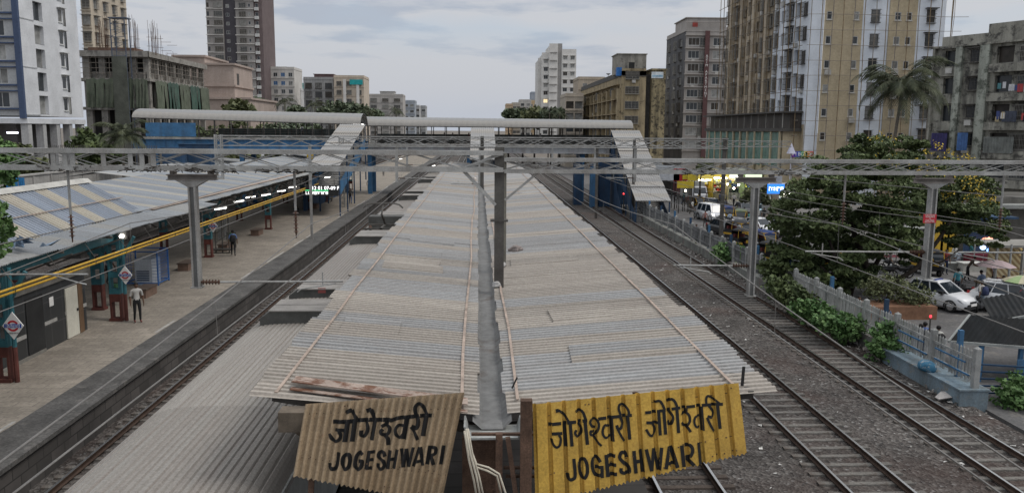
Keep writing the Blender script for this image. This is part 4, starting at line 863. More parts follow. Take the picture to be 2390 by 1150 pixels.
fb1,a1,c1,zd1,zb1_=bridge('footbridge','left footbridge with a blue girder and tall rounded roof open at its end','',0,0,0,0,0,0,0,0,0,0) if 0 else bridge('footbridge','left footbridge with a blue girder and tall rounded roof open at its end',308,842,274,290,253,265,YL,6.0,326,348,BLUE,14,None,(-38,-28,-19.5))
b=MB(); x0=a1.x+1.5; b.box(x0,x0+5.8,YL-.06,YL-.02,zd1+.3,zd1+1.9); b.build('blue_panel',BLUE,fb1)
fb2,a2,c2_,zd2,zb2_=bridge('footbridge','right footbridge with a pale girder, roof ending above the street side stairs',848,1478,293,300,272,281,YR,5.0,342,358,mat('pale_girder_paint',(.34,.35,.36),.7,var=.2,scale=1,streak=.6,stain=(.12,.06,.05)),20,None,(-14,-1.2,1.6,13.6,20.0))
# arch end rim of left roof
b=MB(); n=16; Z0=c1.z; hc=at(842,265,Y=YL+1.8).z-c1.z
for i in range(n):
    a_,d_=PI*i/n,PI*(i+1)/n; P=lambda an,s: (c1.x+.02,YL+3-math.cos(an)*3*s,Z0+math.sin(an)*hc*s); b.quad(P(a_,1.02),P(d_,1.02),P(d_,.93),P(a_,.93))
b.build('arch_rim',DARK,fb1)
for tx in range(2): b=MB(); b.tube((c1.x-1.2,YL+2+tx,c1.z+.0),(c1.x-.1,YL+2+tx,c1.z-.02),.06); b.build('tube_lamp',TUBE,fb1)
for px,py,Y in((1228-270,0,0),): pass
# far backdrop of the footbridge deck: dark mesh screens
b=MB(); b.box(-13.5,20,YR+5.02,YR+5.06,zd2+.2,zd2+1.5); b.build('mesh_screen',mat('screen_grey',(.12,.13,.13),.9,var=.3),fb2)
b=MB(); b.box(a1.x+8,-18,YL+6.02,YL+6.06,zd1+.2,zd1+1.3); b.build('mesh_screen',mat('screen_teal',(.08,.12,.12),.9,var=.3),fb1)
# covered stairs
STR=roofmat('stair_roof_sheet',(.28,.28,.28),(.3,.285,.265),1.0,.6,7.3,dirt=.25,rust=.08)
def stairs(label,top,bot,w,n,side,ground,yr):
    """top/bot = centre points of the roof; n stepped sheets; runs towards the camera"""
    t=thing('covered_stairs',label,'staircase',(bot.x,bot.y,ground),'covered stairs of the footbridge')
    for k in range(n):
        p=top+(bot-top)*(k/n); q=top+(bot-top)*((k+1)/n)
        b=MB(); off=V((0,-.25,.16)); corr_sheet(b,p+V((-w/2,0,.0)),V((w,0,0)),(q-p)+off+V((0,0,-.16)),.25,.03,4,1); b.build('roof_sheet',STR,t,True)
        b=MB(); b.bar(q+V((-w/2,-.2,-.06)),q+V((w/2,-.2,-.06)),.1,.1); b.build('purlin',STEELD,t)
    hr=2.5; L=bot-top; st_=int(abs(L.z)/.17)
    b=MB()
    for k in range(st_):
        p=top+L*(k/st_); b.box(p.x-w/2+.2,p.x+w/2-.2,p.y-abs(L.y)/st_,p.y,p.z-hr-.2,p.z-hr)
    b.build('treads',cw,t)
    for sx_ in(-1,1):
        x=sx_*(w/2-.1); b=MB(); b.add([top+V((x,0,-hr-.45)),bot+V((x,0,-hr-.45)),bot+V((x,0,-hr+.95)),top+V((x,0,-hr+.95))],[(0,1,2,3)]); b.build('side_panel',side,t)
        for k in range(n+1):
            p=top+L*(k/n); b=MB(); b.box(p.x+x-.06,p.x+x+.06,p.y-.06,p.y+.06,max(ground,p.z-hr-4),p.z-.03); b.build('post',BLUED,t)
    return t
tl=at(803,290,Y=YL-.5); bl=at(768,386,Y=79); tl.x=(tl.x+bl.x)/2+.3; bl.x=tl.x
stairs('covered stairs dropping from the left footbridge through the left canopy',tl,bl,3.0,4,BLUE,.9,0)
tl=at(1126,298,Y=YR-2); bl=at(1124,372,Y=88); tl.x=bl.x=.55
stairs('covered stairs dropping behind the central canopy ridge',tl,bl,2.9,3,BLUE,.9,0)
tl=at(1459,304,Y=YR-1); bl=at(1524,468,Y=84.0); m_=(tl.x+bl.x)/2; 
stairs('long covered stairs dropping from the right footbridge to the street',tl,bl,3.7,6,BLUED,-.3,0)
# dark cladding under the right stairs and bridge end
b=MB(); b.add([tl+V((-1.9,0,-2.9)),bl+V((-1.9,6,-2.9)),(bl.x-1.9,bl.y+6,-.3),(tl.x-1.9,tl.y,-.3)],[(0,1,2,3)]); b.box(tl.x-1.8,tl.x+1.8,tl.y+1,tl.y+1.1,-.3,zd2); 
tag(b.build('stair_cladding',BLUED),'dark navy sheet cladding closing the space beneath the street side stairs','cladding')
for k,(px,py,Y,w_,h_,c) in enumerate(((1388,398,100,.8,1.6,BLUE),(1412,392,101,1.4,2.4,BLUED),(1350,388,104,1.0,1.2,BLUED),(402,372,92,2.2,2.4,BLUED),(455,375,94,3.5,3.6,BLUED))):
    p=at(px,py,Y=Y); b=MB(); b.box(p.x-w_/2,p.x+w_/2,Y,Y+1.5,-.3,p.z+h_/2); b.box(p.x-w_/2-.1,p.x+w_/2+.1,Y-.1,Y+1.6,p.z+h_/2,p.z+h_/2+.08); o=b.build('sheet_hut',c); tag(o,('bright blue sheet hut under the right footbridge nearest the stairs','dark navy hut under the right footbridge end','small navy hut under the right footbridge near the track','small navy hut under the left footbridge beside the palm','dark navy hut under the left footbridge')[k],'hut','huts below the footbridges')
# ================= buildings
GLASS=mat('window_glass_dark',(.035,.04,.045),.15,var=.3,scale=.4,fine=0,spec=.5)
PANES=[GLASS,GLASS,mat('window_curtain_grey',(.16,.16,.155),.6,var=.5,scale=.9,spec=.5),mat('window_dark_brown',(.05,.042,.035),.4,var=.5,scale=.7),mat('window_pale',(.27,.27,.26),.5,var=.4,scale=.8)]
BPANES=PANES[:3]+[mat('window_blue',(.05,.13,.28),.4,var=.4,scale=.7)]
LITP=emit('lit_room',(1,.78,.45),.6)
FRW=mat('frame_white',(.5,.5,.49),.6,var=.15); FRD=mat('frame_dark',(.07,.065,.06),.7,var=.3); FRG=mat('frame_grey_grille',(.25,.24,.22),.7,var=.3)
ACM=mat('air_conditioner_white',(.42,.41,.39),.6,var=.2)
WC={}; rndw=random.Random(21)
def win_mesh(w,h,st):
    k=(round(w,1),round(h,1),st)
    if k in WC: return WC[k]
    w,h=k[0],k[1]; b=MB(); f=.07; y0,y1=.02,.1
    b.box(-.03,f,y0,y1,-.03,h+.03); b.box(w-f,w+.03,y0,y1,-.03,h+.03); b.box(f,w-f,y0,y1,-.03,f); b.box(f,w-f,y0,y1,h-f,h+.03)
    n=max(1,round(w/.75))
    for i in range(1,n): b.box(w*i/n-.03,w*i/n+.03,y0,y1,f,h-f)
    fm=FRW
    if 'd' in st: fm=FRD
    if 'c' in st: b.box(-.25,w+.25,-.55,.02,h+.12,h+.2); 
    if 's' in st: b.box(-.08,w+.08,-.12,.02,-.1,-.03)
    if 'g' in st:
        fm=FRG if 'd' not in st else FRD
        for i in range(int(w/.16)+1): b.box(i*.16-.012,i*.16+.012,-.4,-.376,-.1,h+.05)
        for i in range(4): z=-.1+(h+.1)*i/3; b.box(-.05,w+.05,-.41,-.385,z-.015,z+.015); b.box(-.05,-.02,-.4,.02,z-.015,z+.015); b.box(w+.02,w+.05,-.4,.02,z-.015,z+.015)
        b.box(-.05,w+.05,-.4,.02,-.14,-.1)
    if 'b' in st:  # balcony
        b.box(-.2,w+.2,-.9,.02,-.95,-.8); b.box(-.2,w+.2,-.9,-.8,-.8,.15); b.box(-.2,-.1,-.8,.02,-.8,.15); b.box(w+.1,w+.2,-.8,.02,-.8,.15)
    p=MB(); yy=.06 if 'o' not in st else .45; p.quad((.0,yy,.0),(w,yy,.0),(w,yy,h),(.0,yy,h))
    if 'o' in st: b=MB(); b.box(-.02,w+.02,.0,.05,-.06,0)
    WC[k]=(b.mesh('window',fm if 'o' not in st else FRG),p.mesh('pane',[GLASS])); return WC[k]
def facade(root,o,ang,W_,H_,m,wins,depth=.16,panes=PANES,lit=.004,lim=90,acs=.0,nm='wall',label=None):
    o=V(o); u=V((math.cos(ang),math.sin(ang),0)); inn=V((-u.y,u.x,0)); P=lambda a,y,z: o+u*a+inn*y+V((0,0,z))
    wins=[w for w in wins if w[0]>=0.02 and w[0]+w[2]<=W_-.02 and w[1]>=.02 and w[1]+w[3]<=H_-.02]
    wins=[(round(a,3),round(b_,3),round(c,1),round(d,1),s) for a,b_,c,d,s in wins]
    us=sorted({0,W_,*[w[0] for w in wins],*[round(w[0]+w[2],3) for w in wins]}); vs=sorted({0,H_,*[w[1] for w in wins],*[round(w[1]+w[3],3) for w in wins]})
    b=MB()
    for i in range(len(us)-1):
        run=None
        for j in range(len(vs)-1):
            cu,cv=(us[i]+us[i+1])/2,(vs[j]+vs[j+1])/2
            hole=any(w[0]<cu<w[0]+w[2] and w[1]<cv<w[1]+w[3] for w in wins)
            if not hole:
                if run is None: run=vs[j]
            if (hole or j==len(vs)-2) and run is not None:
                e=vs[j] if hole else vs[j+1]
                b.quad(P(us[i],0,run),P(us[i+1],0,run),P(us[i+1],0,e),P(us[i],0,e)); run=None
    for a,z,w,h,s in wins:
        d=.5 if 'o' in s else depth
        for q in ((P(a,0,z),P(a,d,z),P(a,d,z+h),P(a,0,z+h)),(P(a+w,d,z),P(a+w,0,z),P(a+w,0,z+h),P(a+w,d,z+h)),(P(a,0,z),P(a+w,0,z),P(a+w,d,z),P(a,d,z)),(P(a,d,z+h),P(a+w,d,z+h),P(a+w,0,z+h),P(a,0,z+h))): b.quad(*q)
    b.build(nm,m,root,label=label)
    base=root_loc(root); wins.sort(key=lambda w:(P(w[0],0,w[1])-CAM).length)
    root['nw']=root.get('nw',0); rest=MB(); restp=MB()
    for a,z,w,h,s in wins:
        fm,pm=win_mesh(w,h,s); p=P(a,0,z)
        pmat=LITP if rndw.random()<lit else rndw.choice(panes)
        if root['nw']<lim:
            root['nw']+=1
            f=inst('window',fm,root,p-base,ang); q=inst('pane',pm,f,(0,0,0)); q.material_slots[0].link='OBJECT'; q.material_slots[0].material=pmat
        else:
            for src,dst in((fm,rest),(pm,restp)): dst.add([p+u*v.co.x+inn*v.co.y+V((0,0,v.co.z)) for v in src.vertices],[tuple(f.vertices) for f in src.polygons])
        if acs and rndw.random()<acs:
            c=MB(); q=P(a+rndw.uniform(0,max(.1,w-.7)),-.35,z-.75); c.obox(q,u*.75,inn*.33,V((0,0,.55))); c.obox(q-V((0,0,.06))-inn*.02,u*.78,inn*.37,V((0,0,.05))); c.build('air_conditioner',ACM,root)
    if rest.f: rest.build('window_run',FRG,root)['kind']='stuff'; restp.build('pane_run',PANES[3],root)['kind']='stuff'
def grid(W_,z0,fh,n,cols):
    """cols: (u,w,h,sill,style)"""
    return [(u,z0+k*fh+s,w,h,st) for k in range(n) for u,w,h,s,st in cols]
def shell(root,x0,x1,y0,y1,z0,z1,m,par=.9,faces='',roofm=None,nm='wall'):
    """plain sides and roof; faces listed are left open because a facade closes them (S front, W left, E right)"""
    b=MB()
    if 'S' not in faces: b.quad((x0,y0,z0),(x1,y0,z0),(x1,y0,z1),(x0,y0,z1))
    if 'W' not in faces: b.quad((x0,y1,z0),(x0,y0,z0),(x0,y0,z1),(x0,y1,z1))
    if 'E' not in faces: b.quad((x1,y0,z0),(x1,y1,z0),(x1,y1,z1),(x1,y0,z1))
    b.quad((x1,y1,z0),(x0,y1,z0),(x0,y1,z1),(x1,y1,z1)); b.build(nm,m,root)
    r=MB(); r.box(x0-.12,x1+.12,y0-.12,y1+.12,z1,z1+.18)
    if par:
        for q in((x0,x1,y0,y0+.15),(x0,x1,y1-.15,y1),(x0,x0+.15,y0+.15,y1-.15),(x1-.15,x1,y0+.15,y1-.15)): r.box(*q,z1+.18,z1+par)
    r.build('roof',roofm or m,root)
def tanks(root,x,y,z,n=2,c=None):
    for k in range(n):
        b=MB(); b.lathe((x+k*1.7,y,z),[(.6,0),(.65,.1),(.65,1.1),(.3,1.35),(.28,1.45)],12); b.build('water_tank',c or FRD,root)
def B(name,label,x,y,grp='apartment blocks beyond the tracks'): return thing(name,label,'building',(x,y,-.5),grp)
Z0=-.5
def plaster(n,c,st=.6,stain=(.06,.055,.05),c2=None,t=.62,sc=.35): return mat(n,c,.9,var=.15,scale=sc,fine=.12,streak=st,stain=stain,c2=c2,c2t=t)
# ---- scaffolded white and tan tower
Y0=105.0; bx=[at(p,200,Y=Y0).x for p in(1882,1914,2002,2064,2128,2194)]; zr=at(1920,327,Y=Y0).z; fh=3.04; HT=40
XW=bx[0]; yw0=at(1800,180,X=XW).y; yw1=at(1692,180,X=XW).y; print('tower',bx,yw0,yw1,zr)
t=B('scaffolded_tower','tall white and tan tower wrapped in bamboo scaffolding on the street side',(bx[0]+bx[-1])/2,Y0)
PW=plaster('tower_white',(.66,.7,.76),.12,(.4,.4,.4)); PT=plaster('tower_tan',(.43,.36,.25),.2,(.25,.2,.13)); PB=plaster('tower_brown',(.44,.37,.275),.7,(.16,.13,.1),(.52,.46,.38),.55,.6)
sm=grid(0,zr,fh,13,[(.35,.7,1.1,0,'s')])
def strip_(i,m,cols): 
    facade(t,(bx[i],Y0-(.12 if m is PT else 0),Z0),0,bx[i+1]-bx[i],HT,m,grid(0,zr-Z0,fh,11,cols),acs=.06)
strip_(0,PW,[]); w1=bx[2]-bx[1]; strip_(1,PT,[(.3,.7,1.0,0,'s'),(w1-1.15,.7,1.0,0,'s')]); w2=bx[3]-bx[2]; strip_(2,PW,[(w2/2-.6,1.1,1.5,-.2,'gds')])
w3=bx[4]-bx[3]; strip_(3,PT,[(.7,.8,1.0,0,'s'),(w3-1.4,.7,1.0,0,'s')]); w4=bx[5]-bx[4]; strip_(4,PW,[(w4/2-.6,1.1,1.6,-.2,'gdc')])
zc=10.2
def sidecols(L,n): return [(L*(i+.5)/n-.85,(1.7,1.3,1.9)[i%3],(1.9,1.6,2.0)[i%3],-.1,('gds','od','gdc','os')[i%4]) for i in range(n)]
DPN=[GLASS,GLASS,PANES[3]]
facade(t,(XW,yw0,zc),-PI/2,yw0-Y0,HT-zc,PW,grid(0,1.9,fh,9,sidecols(yw0-Y0,5)),acs=.2,lim=95,panes=DPN,depth=.3)
LB_=yw1-yw0; facade(t,(XW+.15,yw1,zc),-PI/2,LB_,HT-zc,PB,grid(0,1.9,fh,9,sidecols(LB_,11)),acs=.2,lim=60,panes=DPN,depth=.3)
for k in range(4):  # projecting bays in the brown part
    b=MB(); yy=yw0+2+k*(LB_-4)/3.3; b.box(XW-.45,XW+.15,yy,yy+1.0,zc+1,HT); b.build('pilaster',PB,t)
b=MB(); 
b.quad((XW,yw1,zc),(XW,Y0,zc),(XW,Y0,Z0),(XW,yw1,Z0)); b.quad((bx[-1],Y0,Z0),(bx[-1],yw1,Z0),(bx[-1],yw1,HT),(bx[-1],Y0,HT)); b.build('wall',PT,t)
# podium with green netting, dark upper ledge
b=MB(); b.box(XW-2.6,XW-.05,Y0+.6,yw1+2,zc-.9,zc-.45); b.box(XW-3,XW-.05,Y0+.4,yw1+2,zc+1.5,zc+1.7); b.build('ledge',FRD,t)
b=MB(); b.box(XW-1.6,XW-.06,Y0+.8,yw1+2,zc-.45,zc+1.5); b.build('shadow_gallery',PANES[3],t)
for k in range(12): b=MB(); yy=Y0+1+k*3.1; b.box(XW-2.5,XW-2.4,yy,yy+.12,zc-.45,zc+1.5); b.build('gallery_post',FRG,t)
NET=mat('green_net',(.12,.2,.17),.9,var=.35,scale=.8,streak=.5,stain=(.28,.3,.27)); NETD=mat('dark_green_net',(.045,.075,.06),.9,var=.4,scale=.7,streak=.4,stain=(.1,.1,.09))
b=MB(); corr_sheet(b,(XW-2.3,Y0+1.5,4.6),(0,yw1-Y0,0),(0,0,zc-5.6),1.7,.1,6,2); b.build('safety_net',NET,t,True)
b=MB(); b.box(XW-2.2,XW,Y0+1.2,yw1+2,Z0,zc-.9); b.build('podium',PT,t)
for k in range(11): b=MB(); yy=Y0+1.6+k*3.3; b.box(XW-2.55,XW-2.3,yy,yy+.35,Z0,zc-.9); b.build('podium_column',PT,t)
# bamboo scaffold
BAM=mat('bamboo',(.2,.145,.085),.8,var=.4,scale=3); BAMG=mat('bamboo_grey',(.2,.175,.15),.8,var=.4,scale=3)
sc=thing('bamboo_scaffold','lattice of bamboo poles lashed over both faces of the white and tan tower','scaffold',((bx[0]+bx[-1])/2,Y0-1,0)); rnd=random.Random(6)
def wob(p,q,n=9,a=.09): return [V(p)+(V(q)-V(p))*(i/n)+V((rnd.uniform(-a,a),rnd.uniform(-a,a)*.4,rnd.uniform(-a,a)*.5)) for i in range(n+1)]
n=13
for i in range(n+1):
    x=bx[0]-.2+(bx[-1]-bx[0]+.6)*i/n; b=MB(); b.path(wob((x,Y0-.7,Z0),(x,Y0-.7,36)),.05,5); b.build('upright',BAM if i%2 else BAMG,sc)
for k in range(19):
    z=1.2+k*1.9; b=MB(); b.path(wob((bx[0]-.6,Y0-.78,z),(bx[-1]+1.5+rnd.random()*1.5,Y0-.78,z+rnd.uniform(-.2,.3))),.03,5); b.build('ledger',BAMG,sc)
for i in range(19):
    y=Y0+.5+(yw1-Y0)*i/18; b=MB(); b.path(wob((XW-1.0,y,Z0),(XW-1.0,y,36)),.055,5); b.build('upright',BAM,sc)
for k in range(19):
    z=1.2+k*1.9; b=MB(); b.path(wob((XW-1.08,Y0-.5,z),(XW-1.08,yw1+1,z+rnd.uniform(-.2,.2)),14),.045,5); b.build('ledger',BAMG,sc)
for k in range(3):
    x=bx[-1]+.5+k*.7; b=MB(); b.path(wob((x,Y0-.6+k,10),(x,Y0-.6+k,36)),.035,5); b.build('upright',BAMG,sc)
# rainbow shop letters on the podium corner
t2=thing('rainbow_letters','rainbow coloured shop letters standing above the hoarding at the tower foot','sign',at(1870,362,Y=97))
for k,(ch_,c_) in enumerate(zip('VIBGYOR',((.25,.05,.4),(.08,.06,.4),(.03,.12,.5),(.03,.3,.08),(.6,.45,.03),(.6,.2,.02),(.5,.02,.03)))):
    p=at(1850+k*7.4,360,Y=97); b=MB(); b.box(p.x-.19,p.x+.185,96.98,97.04,p.z-.33,p.z+.33); o_=b.build('letter_panel',mat('panel_%s'%ch_,c_,.5,var=.05,fine=0),t2); text_mesh(ch_,.62,WHT,'letter',t2,(p.x,96.95,p.z),(R(90),0,0),.02)
b=MB(); p=at(1845,366,Y=97); q=at(1900,366,Y=97); b.box(p.x,q.x,97,97.1,p.z-.12,p.z); b.box(p.x+.2,p.x+.3,97,97.1,Z0,p.z); b.box(q.x-.3,q.x-.2,97,97.1,Z0,p.z); b.build('rail',STEEL,t2)
p=at(1850,348,Y=96); b=MB(); b.add([p+V((-.42,0,-.55)),p+V((.42,0,-.55)),p+V((.42,.8,-.55)),p+V((-.42,.8,-.55)),p+V((0,.4,.75))],[(0,1,2,3),(0,1,4),(1,2,4),(2,3,4),(3,0,4)]); b.box(p.x-.04,p.x+.04,p.y+.36,p.y+.44,Z0,p.z-.5); tag(b.build('pointed_tent',mat('tent_white',(.5,.5,.6),.7,var=.2)),'small white pointed tent top beside the rainbow letters','tent')
# ---- grimy block at the far right
A=at(2186,110,Y=92); Bp=at(2400,72,Y=83); print('grimy',A,Bp); u=(V((Bp.x-A.x,Bp.y-A.y,0))).normalized(); ang=math.atan2(u.y,u.x)
t=B('grimy_block','soot stained grey apartment block with tarpaulin covered balconies at the far right',A.x,A.y)
GR=plaster('sooty_plaster',(.31,.3,.26),1.0,(.03,.029,.027),(.085,.082,.075),.56,.6); GRP=plaster('green_grey_render',(.34,.355,.31),.9,(.05,.05,.045),(.11,.12,.1),.55,.6)
Ht=at(2190,115,Y=92).z-Z0; fh=3.0; px2u=lambda px: (lambda d:( (A.x*d.y-A.y*d.x)/(u.y*d.x-u.x*d.y)))(M3@V(((px-1195)/F,(575-250)/F,-1)))
uu=[px2u(p) for p in(2192,2228,2252,2284,2312,2350,2385)]; print('u',uu)
zrow=at(2210,345,Y=91).z-Z0
L=24
cols=[(uu[0]+.25,uu[1]-uu[0]-.5,1.7,0,'os'),(uu[2]+.15,uu[3]-uu[2]-.5,1.3,.3,'gdc'),(uu[4]+.2,1.8,1.7,0,'os'),(uu[4]+2.5,1.7,1.6,0,'gs'),(uu[4]+5.5,2.2,1.6,0,'os'),(uu[4]+8.5,1.6,1.6,0,'gd'),(uu[0]+.3,.5,.5,1.9,'d'),(uu[4]+4.5,.6,1.2,.2,'od')]
facade(t,(A.x,A.y,Z0),ang,L,Ht,GR,[w for w in grid(0,zrow-3*fh if zrow>3*fh+1 else zrow-2*fh,fh,8,cols)],depth=.35,acs=.25,panes=DPN)
inn=V((-u.y,u.x,0)); P=lambda a,y,z: V((A.x,A.y,Z0))+u*a+inn*y+V((0,0,z))
for k,(a,w_,m) in enumerate(((uu[1]-.1,.75,GRP),(uu[3]-.1,1.05,GRP),(-.1,.25,GR))): b=MB(); b.obox(P(a,-.45,0),u*w_,inn*.5,V((0,0,Ht+.2))); b.build('pilaster',m,t)
for k in range(7):
    z=zrow+(k-3)*fh
    if z<1 or z>Ht: continue
    b=MB(); b.obox(P(uu[4],-.95,z-1.0),u*7.8,inn*1.0,V((0,0,.14))); b.obox(P(uu[4],-.95,z-.86),u*7.8,inn*.1,V((0,0,.7))); b.build('balcony',GR,t)
    b=MB(); b.obox(P(uu[0]-.1,-.5,z+1.9),u*(uu[1]-uu[0]),inn*.5,V((0,0,.1))); b.build('sunshade',GR,t); b=MB(); b.obox(P(uu[0]-.1,-.3,z-1.0),u*(uu[1]-uu[0]-.1),inn*.3,V((0,0,.85))); b.build('parapet',GR,t)
for k,(a,z,w_,h_,c) in enumerate(((uu[0]+.05,zrow-.35,1.9,2.0,(.04,.035,.12)),(uu[4]+.2,zrow-.4,3.2,1.7,(.16,.17,.16)),(uu[2]+.1,zrow-.2,1.2,1.9,(.06,.13,.3)),(uu[5]+.2,zrow+fh*.95,1.5,1.1,(.06,.07,.1)))):
    b=MB(); corr_sheet(b,P(a,-1.05,z),u*w_,V((0,0,h_)),.3,.05,6,2); b.build('tarpaulin',mat('tarp_%d'%k,c,.7,var=.35,scale=2,streak=.3),t,True)
rnd=random.Random(14)
for k in range(26):
    a=uu[4]+rnd.uniform(1.2,7); z=zrow+rnd.choice((1,2,1))*fh+rnd.uniform(-.2,.3); b=MB(); corr_sheet(b,P(a,-1.1,z),u*rnd.uniform(.3,.6),V((0,0,rnd.uniform(.5,.9))),.25,.03,5,2); b.build('laundry',mat('laundry_%d'%(k%6),((.5,.5,.52),(.06,.08,.2),(.35,.06,.06),(.08,.2,.22),(.02,.02,.03),(.4,.33,.2))[k%6],.9,var=.2),t)
b=MB(); b.obox(P(-.3,-.5,Ht),u*L,inn*12,V((0,0,.2))); b.obox(P(.8,-.2,Ht+.2),u*L,inn*.2,V((0,0,1.0))); b.obox(P(6,-.2,Ht+1.2),u*10,inn*6,V((0,0,.9))); b.build('roof',GR,t)
b=MB(); b.quad(P(0,0,0),P(0,0,Ht),P(0,14,Ht),P(0,14,0)); b.build('wall',GR,t)
# ---- grey block with maroon name strip
Y3=190.0; x0,x1=at(1597,200,Y=Y3).x,at(1702,200,Y=Y3).x; ys=at(1553,200,X=x0).y; zt=at(1640,74,Y=Y3).z
t=B('grey_apartment_block','grey apartment block with a maroon vertical name strip and a red rooftop door',x0,Y3)
G3=plaster('warm_grey_render',(.36,.335,.315),.35,(.16,.15,.14)); G3D=plaster('shaded_grey_side',(.085,.085,.09),.5,(.2,.2,.2))  # side wall darkened: the shade of its unlit face is in the colour
fh=2.92; zr=at(1620,345,Y=Y3).z; n3=11
facade(t,(x0,Y3,Z0),0,x1-x0,zt-Z0,G3,grid(0,zr-Z0,fh,n3-1,[(.6,2.6,1.7,0,'s'),(3.3,1.3,1.7,0,'gs'),(6.4,1.8,1.7,0,'s'),(8.9,1.0,1.4,.2,'gd')]),acs=.25,lit=.0)
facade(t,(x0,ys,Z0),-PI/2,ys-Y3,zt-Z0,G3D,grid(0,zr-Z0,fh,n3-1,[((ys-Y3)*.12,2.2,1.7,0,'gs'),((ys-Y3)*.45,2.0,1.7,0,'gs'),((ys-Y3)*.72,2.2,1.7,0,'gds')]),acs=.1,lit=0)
for k in range(n3): b=MB(); z=zr+k*fh-.75; b.box(x0-.2,x1,Y3-.5,Y3-.01,z,z+.16); b.build('floor_ledge',G3,t)
shell(t,x0,x1,Y3,ys,Z0,zt,G3,1.0,'SW')
px0=at(1640,200,Y=Y3).x; ST=mat('maroon_strip',(.1,.05,.05),.7,var=.15); b=MB(); b.box(px0,px0+1.05,Y3-.75,Y3-.5,Z0+3,zt+.1); b.build('name_strip',ST,t)
zl=at(1648,132,Y=Y3).z
for k,ch_ in enumerate('AZIM APARTMENT'):
    if ch_!=' ': text_mesh(ch_,.8,WHT,'lettering',t,(px0+.52,Y3-.77,zl-k*.7),(R(90),0,0),.01)
xa,xb=at(1598,60,Y=Y3+3).x,at(1690,60,Y=Y3+3).x; za=at(1640,46,Y=Y3+3).z; b=MB(); b.box(xa,xb,Y3+1,Y3+12,zt+.18,za); b.box(xa-.3,xb+.3,Y3+.7,Y3+12.3,za,za+.2); b.build('stair_room',G3,t)
b=MB(); q=at(1622,75,Y=Y3+.9).x; b.box(q-.6,q+.6,Y3+.93,Y3+.99,zt+.2,zt+2.4); b.build('door',mat('red_door',(.3,.06,.05),.6),t)
# ---- yellow mould stained block
Y4=172.0; x0=at(1450,220,Y=Y4).x; xm=at(1507,220,Y=Y4).x; x1=at(1552,220,Y=Y4).x; ys=at(1356,230,X=x0).y; zt=at(1475,160,Y=Y4).z; zts=at(1400,185,X=x0).z
t=B('yellow_mouldy_block','dirty yellow apartment block with black mould, dish aerials and a concrete rooftop tank room',x0,Y4)
YE_=plaster('mouldy_yellow',(.37,.3,.19),.85,(.06,.05,.04),(.14,.115,.075),.6,.5); YD=plaster('mouldy_yellow_tower',(.33,.275,.165),1.0,(.04,.036,.028),(.07,.06,.045),.55,.8)
fh=3.05; zr=at(1470,322,Y=Y4).z
facade(t,(x0,Y4,Z0),0,xm-x0,zt-Z0,YE_,grid(0,zr-Z0-fh,fh,9,[(.8,2.9,1.5,0,'gs')]),acs=.1,lit=.08)
LS=ys-Y4; hs=at(1450,178,Y=Y4).z-Z0
facade(t,(x0,ys,Z0),-PI/2,LS,hs,YE_,grid(0,zr-Z0-fh,fh,8,[(LS*(i+.5)/9-1.2,2.3,1.6,0,('ods','gs','os')[i%3]) for i in range(9)]),depth=.4,acs=.15,lit=.03,lim=95)
for k in range(7):
    if k>=5: continue
    z=zr-fh+k*fh+1.9; b=MB(); b.box(x0-.9,x0-.02,Y4+2,ys,z,z+.15); b.build('sunshade',YE_,t)
for i in range(10): b=MB(); yy=Y4+.3+LS*i/9.6; b.box(x0-.8,x0-.02,yy,yy+.7,Z0,hs-3); b.build('fin',YE_,t)
shell(t,x0,xm,Y4,ys,Z0,hs+Z0,YE_,1.1,'SW',FRD)
b=MB(); b.box(xm,xm+1.2,Y4+1.5,Y4+9,Z0,zt-1); b.build('recess_wall',FRD,t)
b=MB(); b.box(xm+1.2,x1,Y4-.3,Y4+8,Z0,zt-.3); b.box(xm+1.0,x1+.2,Y4-.5,Y4+8.2,zt-.3,zt); b.build('stair_tower',YD,t)
b=MB(); q=at(1521,168,Y=Y4-.4); q2=at(1548,183,Y=Y4-.4); b.box(q.x,q2.x,Y4-.42,Y4-.32,q2.z,q.z); b.build('rooftop_banner',mat('banner_white',(.6,.66,.7),.6),t)
marks(t,q.x+.2,q2.x-.2,Y4-.45,q.z*.35+q2.z*.65,.38,mat('banner_blue',(.12,.35,.52),.6),3)
q=at(1442,127,Y=Y4+2); q2=at(1508,165,Y=Y4+2); TK=plaster('rooftop_concrete',(.33,.31,.27),1,(.07,.065,.06),(.14,.13,.12),.6,.6); b=MB(); b.box(q.x,q2.x,Y4+2,Y4+9,zt-1,q.z); b.box(q.x-.2,q2.x+.2,Y4+1.8,Y4+9.2,q.z,q.z+.18); b.build('tank_room',TK,t)
b=MB(); b.box(q.x+2.4,q.x+3.6,Y4+1.95,Y4+1.99,zt-.6,zt+1.4); b.build('door',DARK,t)
b=MB(); b.box(at(1440,170,Y=Y4).x,at(1452,170,Y=Y4).x,Y4+.2,Y4+1.5,zt-1.5,zt+.2); b.build('tarpaulin',mat('tarp_blue',(.03,.14,.4),.6,var=.2),t)
for k in range(3):
    p=V((x0+.8,Y4+5+k*9,hs+Z0+1.8)); b=MB(); b.lathe(p,[(.05,-.1),(.5,.15),(.55,.25)],12); b.tube(p-V((0,0,1)),p,.04); b.build('dish_aerial',FRG,t)
tanks(t,x0+1,Y4+12,hs+Z0+.2,3,mat('tank_black',(.03,.03,.032),.7)); tanks(t,xm-3.2,Y4+11,hs+Z0+.2,1)
